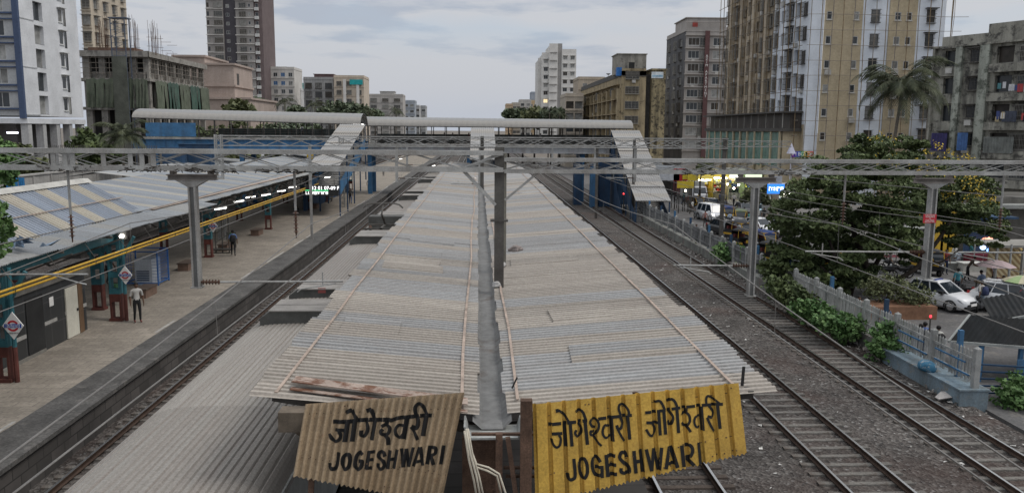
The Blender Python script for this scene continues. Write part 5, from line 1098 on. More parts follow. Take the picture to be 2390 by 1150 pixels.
# ---- small beige blocks behind
def simple(name,label,pxa,pxb,pyt,Y,c,fh,cols,dep=14,nw=None,side=None,style='s',panes=PANES,w=1.4,h=1.4,pyb=None,st=.3,roomp=None,sidecols_=0,lit=.006,lim=90):
    x0,x1=at(pxa,pyt,Y=Y).x,at(pxb,pyt,Y=Y).x; zt=at((pxa+pxb)/2,pyt,Y=Y).z
    t=B(name,label,x0,Y); m=plaster(name+'_'+str(pxa),c,st); n=int((zt+6-1.0)/fh); W_=x1-x0; zb=zt-Z0-1.2-h
    fl=[zb-k*fh for k in range(n) if zb-k*fh>.5 and (pyb is None or Z0+zb-k*fh>at(pxa,pyb,Y=Y).z-fh)]
    facade(t,(x0,Y,Z0),0,W_,zt-Z0,m,[(W_*(i+.5)/cols-w/2,z,w,h,style) for z in fl for i in range(cols)],panes=panes,lit=lit,lim=lim)
    fc='S'
    if side=='W':
        facade(t,(x0,Y+dep,Z0),-PI/2,dep,zt-Z0,m,[(dep*(i+.5)/sidecols_-w/2,z,w,h,style) for z in fl for i in range(sidecols_)],panes=panes,lit=lit,lim=lim); fc+='W'
    if side=='E':
        facade(t,(x1,Y,Z0),PI/2,dep,zt-Z0,m,[(dep*(i+.5)/sidecols_-w/2,z,w,h,style) for z in fl for i in range(sidecols_)],panes=panes,lit=lit,lim=lim); fc+='E'
    for z in fl: b=MB(); b.box(x0-.1,x1+.1,Y-.25,Y-.01,z+Z0-.6,z+Z0-.45); b.build('floor_band',m,t)
    shell(t,x0,x1,Y,Y+dep,Z0,zt,m,.9,fc)
    if roomp: a=at(roomp[0],roomp[2],Y=Y+2); c_=at(roomp[1],roomp[2],Y=Y+2); b=MB(); b.box(a.x,c_.x,Y+2,Y+dep*.7,zt+.1,a.z); b.box(a.x-.3,c_.x+.3,Y+1.7,Y+dep*.7+.3,a.z,a.z+.2); b.build('stair_room',plaster(name+'_room'+str(pxa),roomp[3],st),t)
    return t,x0,x1,zt,m
simple('beige_block','plain beige block directly behind the mould stained yellow block',1350,1412,186,262,(.4,.34,.27),3,2,roomp=None)
simple('beige_block','low pale beige block with open balconies left of the mould stained yellow block',1320,1362,226,215,(.42,.37,.31),3,2,style='ods',w=2.0,h=1.8)
# white high rise
Y6=350.0; t=B('white_high_rise','slim white high rise tower standing alone right of centre',at(1255,200,Y=Y6).x,Y6); PWH=plaster('high_rise_white',(.6,.585,.56),.15,(.4,.39,.37)); PWG=plaster('high_rise_grey',(.3,.29,.28),.15)
for k,(pa,pb,pt,yo,cols,mm) in enumerate(((1255,1266,141,4,0,PWH),(1264,1283,128,1,1,PWH),(1281,1301,107,0,0,PWH),(1301,1311,107,.6,0,PWG),(1310,1344,120,.2,2,PWH))):
    a,c_=at(pa,200,Y=Y6+yo).x,at(pb,200,Y=Y6+yo).x; zt=at(pa,pt,Y=Y6+yo).z; W_=c_-a
    facade(t,(a,Y6+yo,Z0),0,W_,zt-Z0,mm,[(W_*(i+.5)/cols-.9,zt-Z0-3.5-3.3*q,1.8,1.6,'c') for q in range(14) for i in range(cols)] if cols else [],panes=PANES,lit=.05)
    if cols==0 and mm is PWH and k==2:
        for q in range(15): b=MB(); b.box(a+.3,c_-.3,Y6-.35,Y6-.01,zt-3-3.3*q,zt-2.6-3.3*q); b.build('fin',PWG,t)
    b=MB(); b.quad((a,Y6+20,Z0),(a,Y6+yo,Z0),(a,Y6+yo,zt),(a,Y6+20,zt)); b.quad((c_,Y6+yo,Z0),(c_,Y6+20,Z0),(c_,Y6+20,zt),(c_,Y6+yo,zt)); b.quad((a,Y6+yo,zt),(c_,Y6+yo,zt),(c_,Y6+20,zt),(a,Y6+20,zt)); b.box(a,c_,Y6+yo,Y6+yo+.2,zt,zt+.9); b.build('wall',mm,t)
for k,(pa,pb,pt,c,lb) in enumerate(((1181,1197,246,(.5,.38,.26),'tiny orange topped block on the right horizon farthest left'),(1196,1214,243,(.42,.4,.36),'low grey block on the right horizon between the two orange topped ones'),(1213,1240,236,(.43,.42,.4),'grey block with a long flat roof on the right horizon'),(1234,1256,238,(.5,.38,.24),'orange topped block touching the white high rise'),(1240,1255,218,(.28,.32,.38),'blue grey distant tower behind the white high rise'))): simple('distant_block',lb,pa,pb,pt,430+k*12,c,3.2,2,w=2,h=1.6)
# ---- left side: white block
c0=at(53,150,Y=100.0); XE_=c0.x; ye=at(187,150,X=XE_).y; zb=at(110,272,X=XE_).z; print('LB1',XE_,ye,zb)
t=B('white_block','white block with dark blue window bays at the far left',XE_,100)
WB=plaster('block_white',(.58,.59,.61),.12,(.45,.45,.45)); WBB=plaster('block_blue_trim',(.06,.085,.15),.1); WBG=plaster('block_grey_panel',(.4,.41,.42),.1)
Ls=ye-100; HT=40; zr=at(95,158,X=XE_).z
pu=lambda px: at(px,150,X=XE_).y-100
cu=[(pu(86),pu(107)-pu(86),2.2,0,'o'),(pu(143),1.0,1.6,.5,'sc'),(pu(154),.7,2.2,.1,'d')]
facade(t,(XE_,100,zb),PI/2,Ls,HT-zb,WB,grid(0,zr-zb-5.6,2.8,14,cu),depth=.3,lit=0,lim=45)
for k in range(6): b=MB(); z=zr+.0+k*5.6-5.8; b.box(XE_-.02,XE_+.06,100,100+pu(86)-.05,z,z+.12); b.build('groove_band',WBG,t)
fr=at(-40,150,Y=100).x
zf=at(25,140,Y=100).z
facade(t,(fr-8,100.02,zb),0,XE_-fr+8-.6,HT-zb,WBG,grid(0,zf-zb-5.5,2.75,14,[(XE_-fr+8-4.4-3.4*i,2.6,1.75,0,'') for i in range(3)]),depth=.5,lit=0,lim=90)
for k in range(13): b=MB(); z=zf-5.5+k*2.75; b.box(fr-8,XE_-.35,99.7,100,z-.25,z-.05); b.box(fr-8,XE_-.35,99.75,100,z+1.85,z+2.0); b.build('blue_band',WBB,t)
b=MB(); b.box(XE_-.6,XE_+.03,99.6,100.0,zb-.3,HT); b.build('corner_fin',WBB,t)
b=MB(); b.quad((XE_,100,zb),(XE_,ye,zb),(fr-8,ye,zb),(fr-8,100,zb)); b.box(fr-8,XE_+.1,99.9,ye+.3,zb-.9,zb-.3) ; b.build('slab',WB,t)
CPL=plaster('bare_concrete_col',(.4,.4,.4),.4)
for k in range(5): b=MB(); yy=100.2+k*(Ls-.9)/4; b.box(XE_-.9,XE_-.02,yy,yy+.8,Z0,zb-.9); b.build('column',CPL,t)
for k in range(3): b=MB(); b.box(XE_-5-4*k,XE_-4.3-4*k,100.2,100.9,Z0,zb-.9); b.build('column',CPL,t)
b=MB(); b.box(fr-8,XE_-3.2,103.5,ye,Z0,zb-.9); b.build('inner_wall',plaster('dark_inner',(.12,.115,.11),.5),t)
b=MB(); b.box(XE_-.5,XE_-.1,101.2,ye-.5,Z0,at(100,385,X=XE_).z-1); b.build('parapet',CPL,t)
p=at(29,310,Y=101.5); l=thing('tube_lamp','bluish tube lamp glowing under the white block at the far left','lamp',p); b=MB(); b.tube(p-V((.65,0,0)),p+V((.65,0,0)),.07); b.build('tube',emit('blue_tube',(.8,.8,1),8),l); b=MB(); b.box(p.x-.7,p.x+.7,p.y-.05,p.y+.05,p.z+.08,p.z+.16); b.build('fitting',WHT,l)
# beige tower behind it
simple('beige_tower','beige balconied tower rising between the white block and the construction site',184,206,-60,150,(.47,.41,.33),2.9,1,style='gc',w=1.3,h=1.5,dep=15,side='E',sidecols_=4,lit=0)
# ---- construction site
Y7=125.0; cx=at(345,180,Y=Y7).x; yf=at(474,180,X=cx).y; xw=at(190,180,Y=Y7).x; print('constr',cx,yf,xw)
t=thing('unfinished_building','unfinished concrete building draped in green netting with rebar on its roof','building',(cx,Y7,Z0),'apartment blocks beyond the tracks')
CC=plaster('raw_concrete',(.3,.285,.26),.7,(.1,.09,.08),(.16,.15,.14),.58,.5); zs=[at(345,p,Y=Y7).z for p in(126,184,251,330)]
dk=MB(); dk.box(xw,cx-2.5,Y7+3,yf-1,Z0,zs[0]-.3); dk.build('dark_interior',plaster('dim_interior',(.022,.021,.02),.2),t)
for k,z in enumerate(zs):
    b=MB(); b.box(xw-.6,cx+.5,Y7-.6,yf+.4,z-.4,z); 
    if k==0: b.box(xw-.6,cx+.6,Y7-.75,Y7-.6,z-.5,z+.35); b.box(cx+.5,cx+.65,Y7-.75,yf+.4,z-.5,z+.3)
    b.build('floor_slab',CC,t)
for y in [Y7+i*(yf-Y7-.8)/7 for i in range(8)]:
    b=MB(); b.box(cx-.6,cx+.2,y,y+(.9 if y<Y7+1 else .5),Z0,zs[0]-.4); b.build('column',CC,t)
for x in [xw+.4+i*(cx-xw-1.8)/3.5 for i in range(4)]: b=MB(); b.box(x,x+.9,Y7-.1,Y7+.6,Z0,zs[0]-.4); b.build('column',CC,t)
b=MB(); b.box(xw,cx,Y7+.5,Y7+.65,zs[1],zs[1]+1.0); b.box(cx-.3,cx-.15,Y7,yf,zs[1],zs[1]+.9); b.build('infill_wall',CC,t)
rnd=random.Random(3)
for k in range(22):
    y=Y7+.8+k*(yf-Y7-1)/22; b=MB(); b.tube((cx+.35,y,zs[1]),(cx+.35,y,zs[0]-.4),.05,n=5); b.build('prop',BAMG,t)
for k in range(9): x=xw+.5+k*(cx-xw-1)/9; b=MB(); b.tube((x,Y7-.45,zs[1]),(x,Y7-.45,zs[0]-.4),.05,n=5); b.build('prop',BAMG,t)
b=MB()
for k in range(4): z=zs[1]+.7+k*.75; b.tube((cx+.4,Y7,z),(cx+.4,yf,z),.04,n=5); b.tube((xw,Y7-.5,z),(cx,Y7-.5,z),.04,n=5)
b.build('scaffold_rail',BAMG,t)
def net(o,uv,h,m,tear=0):
    b=MB(); o=V(o); uv=V(uv); n=24; nrm=uv.normalized().cross(V((0,0,1))); vs=[]
    for i in range(n+1):
        for j in range(7):
            s=j/6; vs.append(o+uv*(i/n)*(1-.0*s)+V((0,0,-h*s-.25*math.sin(i*.9)*(1-s)*.5))+nrm*(.25*math.sin(i*1.7+j*.4)*s+.1))
    fs=[(i*7+j,(i+1)*7+j,(i+1)*7+j+1,i*7+j+1) for i in range(n) for j in range(6) if not(tear and (i%tear)==tear-1 and j>0)]
    b.add(vs,fs); b.build('safety_net',m,t,True)
h_=zs[1]-zs[2]; NA=mat('olive_net',(.11,.13,.095),.95,var=.35,scale=.6,streak=.4,stain=(.2,.19,.17)); NB=mat('sea_green_net',(.055,.1,.08),.95,var=.35,scale=.6,streak=.4,stain=(.16,.17,.15))
net((xw+1,Y7-.7,zs[1]-.1),(4.6,0,0),h_,NA,7); net((xw+6.8,Y7-.75,zs[1]-.1),(cx-xw-6.6,0,0),h_,NA,9)
for k in range(5): net((cx+.75,Y7+.6+k*(yf-Y7)/5,zs[1]-.2),(0,(yf-Y7)/5.4,0),h_,NB if k%2 else NA,6+k)
# hoist shaft and rebar
hx=at(283,120,Y=Y7-1.5).x; b=MB(); hz=at(283,42,Y=Y7-1.5).z
for dx in(-1,1):
    for dy in(-.8,.8): b.box(hx+dx-.06,hx+dx+.06,Y7-1.5+dy-.06,Y7-1.5+dy+.06,Z0,hz)
n=14
for i in range(n):
    z0=zs[2]+(hz-zs[2])*i/n; z1=zs[2]+(hz-zs[2])*(i+1)/n
    b.bar((hx-1,Y7-2.3,z0),(hx+1,Y7-2.3,z0),.07); 
    if i%2: b.bar((hx-1,Y7-2.3,z0),(hx+1,Y7-2.3,z1),.05)
    else: b.bar((hx+1,Y7-2.3,z0),(hx-1,Y7-2.3,z1),.05)
b.box(hx-1.3,hx+1.3,Y7-2.4,Y7-.6,hz-.15,hz); b.build('hoist_tower',mat('hoist_blue_grey',(.09,.11,.15),.6,var=.3),t)
b=MB(); b.box(hx-1.05,hx+1.05,Y7-2.45,Y7-2.4,Z0+4,zs[0]-.6); b.build('hoist_net',mat('hoist_net',(.09,.095,.08),.95,var=.4,scale=.5),t)
def rebar(px,pyt,n,w_,Y):
    b=MB(); zt_=at(px,pyt,Y=Y).z; x=at(px,pyt,Y=Y).x
    for i in range(n):
        xx=x+rnd.uniform(-w_,w_); yy=Y+rnd.uniform(-.5,.5); b.tube((xx,yy,zs[0]-.1),(xx+rnd.uniform(-.25,.25),yy,zt_-rnd.uniform(0,2.2)),.022,n=4)
    for k in range(2): b.tube((x-w_,Y,zs[0]+1.2+k*1.3),(x+w_,Y,zs[0]+1.2+k*1.3),.025,n=4)
    b.build('rebar_cage',RUST,t)
for px,py,n,w_,Y in((235,30,14,.7,Y7+1),(248,50,8,.5,Y7+2),(306,32,10,.5,Y7+1),(316,40,8,.5,Y7+4),(352,45,12,.8,Y7+1),(366,55,10,.8,Y7+3),(388,115,8,.8,Y7+8),(402,118,8,.8,Y7+13),(225,45,8,.5,Y7+6)): rebar(px,py,n,w_,Y)
b=MB(); b.box(xw+1,hx+1,Y7+.5,Y7+4,zs[0],zs[0]+.9); b.build('formwork',mat('timber_shuttering',(.16,.1,.075),.9,var=.4,scale=2),t)
# ---- pink stepped building
Y8=172.0; t=B('pink_stepped_block','plain pinkish stepped building behind the unfinished one',at(475,160,Y=Y8).x,Y8); PK=plaster('pink_render',(.38,.315,.28),.4,(.24,.18,.15))
for k,(pa,pb,pt,yo,d) in enumerate(((408,480,133,8,16),(470,547,152,3,14),(450,582,232,0,22))):
    a,c_=at(pa,200,Y=Y8+yo).x,at(pb,200,Y=Y8+yo).x; z=at(pb,pt,Y=Y8+yo).z; b=MB(); b.box(a,c_,Y8+yo,Y8+yo+d,Z0,z)
    b.build('wall',PK,t)
    for q in range(3 if k<2 else 1): b=MB(); zz=z-q*4.4; b.box(a-.3,c_+.35,Y8+yo-.35,Y8+yo+d,zz-.05,zz+.35); b.build('cornice',PK,t)
    if k==1: b=MB(); b.box(c_+.004,c_+.05,Y8+yo+2,Y8+yo+3.5,z-4,z-1.6); b.build('window',FRD,t)
# ---- grey tower
Y9=300.0; t=B('grey_high_rise','tall dark and light grey high rise left of the footbridge',at(485,100,Y=Y9).x,Y9); g1=plaster('tower_light_grey',(.27,.255,.245),.15); g2=plaster('tower_dark_grey',(.075,.07,.08),.1); g3=plaster('tower_brown_grey',(.14,.11,.11),.1)
HT=62; fh=3.02; zr=at(520,140,Y=Y9).z
for pa,pb,mm,cols,yo in((484,522,g1,[(2.6,3.0,1.7,0,'gs'),(.2,.8,1.5,0,'d')],0),(522,552,g2,[(.8,1.2,1.2,0,'')],1.2),(552,594,g1,[(1.2,2.4,1.7,0,'gs'),(4.4,.8,1.2,.2,'')],.2),(594,613,g3,[(.5,1.0,1.5,0,'b')],.8)):
    a,c_=at(pa,100,Y=Y9).x,at(pb,100,Y=Y9).x; facade(t,(a,Y9+yo,Z0),0,c_-a,HT-Z0,mm,grid(0,zr-Z0-5*fh,fh,18,cols),lit=.0,lim=96)
    if mm is g1:
        for k in range(18): b=MB(); z=zr-5*fh+k*fh-.55; b.box(a-.25,c_+.1,Y9-.35,Y9+.0,z,z+.2); b.build('floor_band',PWH,t)
    b=MB(); b.quad((a,Y9+yo,Z0),(a,Y9+18,Z0),(a,Y9+18,HT),(a,Y9+yo,HT)); b.quad((c_,Y9+yo,Z0),(c_,Y9+18,Z0),(c_,Y9+18,HT),(c_,Y9+yo,HT)); b.build('wall',mm,t)
# ---- left middle distance
simple('cream_block','cream block with blue tinted windows beside the grey high rise',616,686,162,310,(.55,.53,.5),3.05,4,panes=BPANES,w=1.5,h=1.5,roomp=(632,668,157,(.5,.49,.46)))
simple('teal_netted_block','slim block covered in teal netting between two pale blocks',684,706,199,330,(.1,.3,.3),3,1,w=1.2)
simple('white_low_block','small white block in front of the teal netted one',680,702,212,320,(.5,.5,.5),3,2,w=1.2,h=1.3)
simple('grey_balcony_block','grey block with screened balconies and a maroon rooftop room',708,778,186,300,(.3,.3,.3),3.05,3,style='gds',w=2.4,h=1.9,roomp=(733,777,174,(.16,.1,.1)),st=.6)
tt,xa,xb,zz,mm=simple('tan_block','tan topped block with a teal rooftop banner and pink laundry balconies',779,849,182,296,(.5,.43,.35),3.05,3,style='gs',w=1.8,h=1.5)
for dx in(.36,.8): b=MB(); x=xa+(xb-xa)*dx; b.box(x-.5,x+.5,295.4,295.95,Z0,zz-.5); b.build('pilaster',PWH,tt)
q=at(816,187,Y=295.3); b=MB(); b.box(q.x,q.x+4.6,295.2,295.3,q.z-1.6,q.z+.2); b.build('banner',mat('teal_banner',(.02,.3,.31),.6),tt)
simple('grey_horizon_block','wide pale grey block with a raised centre on the left horizon',858,940,224,400,(.4,.38,.36),3.1,3,w=3,h=1.5,style='gs',roomp=(887,920,214,(.42,.41,.39)))
for k,(pa,pb,pt,c,lb) in enumerate(((941,968,238,(.33,.36,.4),'blue grey block on the left horizon beside the wide pale block'),(960,979,249,(.5,.5,.5),'small white block low on the left horizon'),(974,993,250,(.36,.37,.38),'grey block at the right end of the left horizon'),(848,860,244,(.52,.42,.33),'sliver of an orange block on the left horizon'))): simple('distant_block',lb,pa,pb,pt,440+k*10,c,3.1,2,w=2,h=1.4)
# ================= trees and plants
def leafmat(name,c,c2,rough=.6,tr=.15):
    m,nt,b,co=newmat(name)
    n1=noise(nt,co,.9,3); n2=noise(nt,co,6,2)
    col=mixc(nt,ramp(nt,n1,[(.35,0),(.65,1)]),c,c2); col=mixc(nt,.5,col,ramp(nt,n2,[(.3,.25),(.7,.85)]),'OVERLAY')
    nt.links.new(col,b.inputs['Base Color']); b.inputs['Roughness'].default_value=rough; b.inputs['Specular IOR Level'].default_value=.25
    return m
LG=leafmat('leaf_dark_green',(.05,.072,.03),(.11,.14,.055)); LB=leafmat('leaf_bright_green',(.06,.125,.04),(.13,.21,.075)); LO=leafmat('leaf_olive',(.075,.09,.042),(.135,.145,.07)); LP=leafmat('palm_leaf',(.04,.05,.03),(.09,.1,.055)); LF=leafmat('leaf_far_hazy',(.075,.1,.065),(.13,.155,.095))  # far leaf colour made paler, with the haze put into it
FLO=mat('yellow_blossom',(.5,.36,.05),.7,var=.3,scale=6); BARK=mat('dark_bark',(.05,.04,.033),.95,var=.4,scale=5,bump=.5); BARKP=mat('palm_bark',(.13,.115,.095),.95,var=.35,scale=6)
def rv(rnd):
    while 1:
        v=V((rnd.uniform(-1,1),rnd.uniform(-1,1),rnd.uniform(-1,1)))
        if .05<v.length<1: return v
def leaf(b,p,d,s,rnd,asp=.5):
    d=d.normalized(); a=d.orthogonal(); a.rotate(Matrix.Rotation(rnd.uniform(0,6.28),3,d)); w=a*s*asp
    b.add([p,p+d*s*.5+w,p+d*s,p+d*s*.5-w],[(0,1,2,3)])
def crown(b,clumps,n,s,rnd,flat=.34,shell_=.4):
    tot=sum(c[1]**2 for c in clumps)
    for c,r in clumps:
        k=int(n*r*r/tot); sub=[]
        for _ in range(max(7,int(15*r))):   # sprays inside the clump
            v=rv(rnd).normalized()*rnd.uniform(shell_,1.12); sub.append((V(c)+V((v.x*r,v.y*r,v.z*r*.85)),r*rnd.uniform(.14,.36)))
        for i in range(k):
            q,rr=sub[i%len(sub)]; v=rv(rnd); p=q+V((v.x*rr*1.25,v.y*rr*1.25,v.z*rr*flat-.25*rr*(v.x*v.x+v.y*v.y))); d=V((v.x,v.y,v.z*.3-.25))+rv(rnd)*.5
            leaf(b,p,d,s*rnd.uniform(.6,1.3),rnd)
def tree(name,label,base,clumps,n,s,lm,trunks,seed=1,grp=None,flowers=None,cat='tree',tr=.2):
    rnd=random.Random(seed); t=thing(name,label,cat,base,grp)
    b=MB(); crown(b,clumps,n,s,rnd); b.build('crown',lm,t)
    for pts,r in trunks:
        k=len(pts); b=MB(); b.path(pts,[r*(1-.6*i/max(1,k-1)) for i in range(k)],8); b.build('trunk' if (V(pts[0])-V(base)).length<.6 else 'limb',BARK,t,True)
    if flowers:
        b=MB()
        for c,r,k in flowers:
            for _ in range(k*1):
                v=rv(rnd).normalized()*r*rnd.uniform(.75,1.2); p=V(c)+V((v.x,v.y*1.0-.1,abs(v.z)*.8))
                for __ in range(4): leaf(b,p+rv(rnd)*.16,rv(rnd),.085,rnd,.6)
        b.build('blossoms',FLO,t)
    return t
def px(pts,Y,dy=0): return [(at(x,y,Y=Y+(dy*(i%3-1))),r*Y/1900) for i,(x,y,r) in enumerate(pts)]
TY=47.0
cl=px([(1885,480,78),(1960,410,78),(2040,372,66),(2060,450,88),(2150,400,66),(2225,440,80),(2280,500,58),(1868,560,70),(1950,540,85),(2075,530,78),(2170,500,56),(2245,535,48),(1845,622,50),(1925,615,52),(1995,590,48),(2312,548,36),(2012,335,42),(2120,345,40),(1920,440,50),(2110,580,40)],TY,2.2)
fl=[(c,r*.75,k) for (c,r),k in zip(px([(2150,410,60),(2230,435,70),(2110,460,60),(2280,480,50),(2070,390,50),(2180,360,40),(2060,335,40),(2320,540,30),(2130,520,50),(2230,380,45),(2250,470,70)],TY-1.5),(24,40,14,26,8,12,8,18,10,22,22))]
tb=at(2035,700,Z=-.3); tb.y=TY; tb=at(2035,700,Y=TY); 
G=lambda x,y,dy=0: at(x,y,Y=TY+dy)
tree('flowering_tree','big dark green spreading tree with yellow blossoms beside the parked white cars',(tb.x,TY,-.34),cl,70000,.17,LG,[([(tb.x,TY,-.34),G(2030,640),G(2010,590),G(1985,520),G(1960,450)],.26),([G(2036,690),G(2085,660,-.5),G(2140,625,-.8),G(2190,560,-1),G(2230,500)],.2),([G(2030,640),G(2060,590),G(2065,520),G(2055,430)],.16),([G(2140,625,-.8),G(2200,610,-1),G(2235,585,-1)],.09),([G(2010,600),G(1950,620,.3),G(1900,590)],.1)],3,None,fl)
tree('street_tree','dark multi stemmed tree just behind the pale fence, left of the flowering tree',(at(1985,690,Y=45).x,45,-.34),px([(1900,650,40),(1960,650,42),(2015,640,34),(1985,610,36)],45,1),3800,.24,LG,[([(at(1985,690,Y=45).x,45,-.34),at(1975,650,Y=45),at(1950,600,Y=45.4),at(1935,560,Y=46)],.17),([at(1985,690,Y=45),at(2000,640,Y=45),at(2010,590,Y=45)],.13),([at(1980,690,Y=45.2),at(1945,650,Y=45),at(1915,620,Y=45)],.1)],9)
p=at(1765,490,Y=88); tree('street_tree','low leafy tree between the lit shops and the poster booth',(p.x,88,-.3),px([(1762,452,22),(1775,440,18),(1750,462,16),(1780,465,16)],88,1),2600,.3,LO,[([(p.x,88,-.3),at(1764,465,Y=88),at(1766,450,Y=88)],.14)],4)
p=at(1635,440,Y=98); tree('street_tree','thin street tree by the yellow signs left of the lit shops',(p.x,98,-.3),px([(1640,392,15),(1652,380,14),(1628,398,12)],98,1),900,.35,LO,[([(p.x,98,-.3),at(1634,420,Y=98),at(1640,395,Y=98)],.14)],5)
# left trees
tree('small_tree','bright green small tree leaning in at the left frame edge by the blue hoarding',(at(40,450,Y=52).x-2.0,52,-.4),px([(-10,400,40),(18,372,26),(12,415,22),(-30,350,50),(20,345,20),(-20,440,30)],50,1),3200,.22,LB,[([(at(40,450,Y=52).x-2.0,52,-.4),at(40,445,Y=52)-V((.8,0,0)),at(15,410,Y=51),at(-20,380,Y=50)],.12)],6)
tree('small_tree','leafy branch of a tree standing over the near left canopy edge',(-17.6,22.0,.9),px([(-30,520,52),(-8,480,22),(-2,545,26),(8,575,12),(-20,590,24)],22.0,.4),1800,.12,LB,[([(-17.6,22.0,.9),(-17.5,22.0,4),at(-40,560,Y=22),at(-10,520,Y=22)],.1)],7)
for k,(pts,Y,n,lm,lb) in enumerate((([(520,318,34),(560,312,36),(600,318,34),(490,325,26)],116,2600,LO,'olive tree seen through the left footbridge railing farthest left'),([(650,316,34),(690,312,36),(730,318,32),(770,320,26)],120,2600,LF,'green tree behind the left footbridge close to the covered stairs'),([(425,322,26),(455,316,28),(395,330,26)],112,1800,LG,'dark tree behind the left end of the left footbridge'),([(225,350,34),(200,330,30),(255,362,28),(215,380,26)],100,2400,LG,'dark bushy tree beside the white block, left of the palm'),([(505,372,24),(545,376,24),(590,372,24),(630,370,20),(470,380,20)],110,2200,LO,'olive tree below the left footbridge girder'),([(40,365,34),(5,370,30),(80,385,24)],84,2000,LO,'pale olive tree under the white block at the far left'))):
    c=px(pts,Y,2); q=c[0][0]; tree('station_tree',lb,(q.x,q.y,-.5),c,n,.5,lm,[([(q.x,q.y,-.5),(q.x,q.y,q.z)],.2)],30+k,'trees behind the left footbridge')
rnd=random.Random(2); kk=0
for lb,x,y,r,Y in (('round tree under the cream block',612,245,16,240),('conical dark tree under the grey high rise',598,240,14,235),('low tree below the teal netted block',690,256,13,230),('spreading tree below the tan block',800,256,24,220),('tree right of the spreading one below the tan block',835,260,20,215),('low tree near the orange sliver block',765,258,18,225),('small tree left of the wide pale block',872,266,12,240),('wispy pale bush in front of the pink building',555,250,20,165),('pale wide tree in front of the white high rise',1250,266,24,230),('tree under the right corner of the white high rise',1290,266,22,225),('small dark tree at the left end of the right horizon',1188,262,10,240),('low tree left of the white high rise',1222,266,18,235),('leafy tree before the low beige block',1310,268,14,220)):
    c=px([(x,y,r),(x-r*.7,y+r*.3,r*.7),(x+r*.8,y+r*.25,r*.75),(x+r*.1,y+r*.6,r*.8)],Y,3); q=c[0][0]; kk+=1
    tree('distant_tree',lb,(q.x,Y,-.5),c,1500,.85,LO if kk in(8,9) else LF,[([(q.x,Y,-.5),(q.x,Y,q.z)],.3)],50+kk,'trees on the horizon')
def palm(label,cx,cy,Y,fr,n,seed,lean=.4,nl=26,z0=-.4):
    rnd=random.Random(seed); c=at(cx,cy,Y=Y); t=thing('palm_tree',label,'palm tree',(c.x-lean,Y,z0),'palm trees')
    b=MB(); k=9; b.path([(c.x-lean+lean*(i/k)**1.6,Y,z0+(c.z-z0)*i/k) for i in range(k+1)],[.2-.07*i/k for i in range(k+1)],8); b.build('trunk',BARKP,t,True)
    b=MB()
    for i in range(n):
        az=2*PI*i*.381966+rnd.uniform(-.2,.2); e=rnd.uniform(-.35,1.25)*(1 if i%3 else .8); L=fr*rnd.uniform(.8,1.1); h=V((math.cos(az),math.sin(az),0)); pts=[]; m=12; p=V(c); ang=e
        for j in range(m+1):
            pts.append(p.copy()); p=p+(h*math.cos(ang)+V((0,0,math.sin(ang))))*(L/m); ang-=(1.35 if e>0 else .8)/m*(1+j/m)
        b.path(pts,[.035*(1-.8*j/m) for j in range(m+1)],4); side=h.cross(V((0,0,1)))
        for j in range(nl):
            tt=.12+.88*j/nl; q=tt*m; a=int(min(q,m-1)); pp=pts[a].lerp(pts[a+1],q-a); dr=(pts[a+1]-pts[a]).normalized(); ll=fr*.27*math.sin(PI*(.18+.78*tt))*rnd.uniform(.8,1.15)
            for s_ in(-1,1):
                d=(side*s_*.75+dr*.65+V((0,0,-.35-.3*rnd.random()))).normalized(); w=dr*.045
                b.add([pp-w,pp+w,pp+d*ll*.6+w*.6+V((0,0,-.02*ll)),pp+d*ll-V((0,0,.18*ll)),pp+d*ll*.6-w*.6],[(0,1,2,3,4)])
    b.build('crown',LP,t); return t
palm('tall coconut palm standing before the white and tan tower',2108,200,76,5.2,32,4,.9,34)
palm('low leafy palm at the left end of the left footbridge',288,318,90,3.6,24,8,.3)
for k,(x,y,Y,f,lb) in enumerate(((665,238,190,3.4,'small palm under the cream block on the left horizon'),(735,243,190,3.6,'small palm under the grey balcony block on the left horizon'),(925,258,210,3.2,'small palm before the wide pale block'),(630,252,200,3.0,'half hidden small palm between the cream block and the white low block'),(860,262,200,2.4,'tiny palm at the right end of the left treeline'),(1283,262,215,3.2,'small palm in front of the white high rise'),(1307,264,210,3.2,'small palm right of the white high rise'),(2178,163,95,3.2,'palm top peeping out left of the sooty grey block'))): palm(lb,x,y,Y,f,15,20+k,.3,12)
def shrub(label,pts,Y,n,s,lm,z=-.45,name='shrub',grp='shrubs along the boundary wall'):
    c=px(pts,Y,.35); q=c[0][0]; t=thing(name,label,'shrub',(q.x,q.y,z),grp); rnd=random.Random(int(q.x*31+Y)); b=MB()
    for (p,r) in c:
        for i in range(int(n*r*r/sum(x[1]**2 for x in c))):
            v=rv(rnd); v=v.normalized()*v.length**.8*(1+.35*math.sin(v.x*9+v.z*7+r*20)); pp=p+V((v.x*r*1.15,v.y*r*1.1,v.z*r)); pp.z=max(z+(pp.z-z)*(.76 if grp[:6]=='shrubs' else 1),z+.05)
            leaf(b,pp,V((v.x,v.y,.3*v.z-.25))+rv(rnd)*.6,s*rnd.uniform(.6,1.3),rnd,.42)
    b.build('foliage',lm,t)
    for i in range(5): st=MB(); p,r=c[i%len(c)]; st.path([(q.x+rnd.uniform(-.2,.2),q.y+rnd.uniform(-.2,.2),z),(p.x+rnd.uniform(-.3,.3),p.y,(z+p.z)/2),p],.018,5); st.build('stem',BARK,t)
shrub('bright green shrub right against the fence post nearest the striped front wall end',[(2080,790,40),(2078,745,28),(2085,770,36),(2070,815,32)],33,2600,.16,LB)
shrub('bright leafy shrub lower right of the row, before the blue wall',[(1955,735,34),(1985,745,30),(1930,728,26),(1972,760,24)],35.5,2400,.17,LB)
shrub('green shrub in the middle of the row along the wall',[(1905,712,32),(1880,700,26),(1925,718,22)],38,1900,.17,LB)
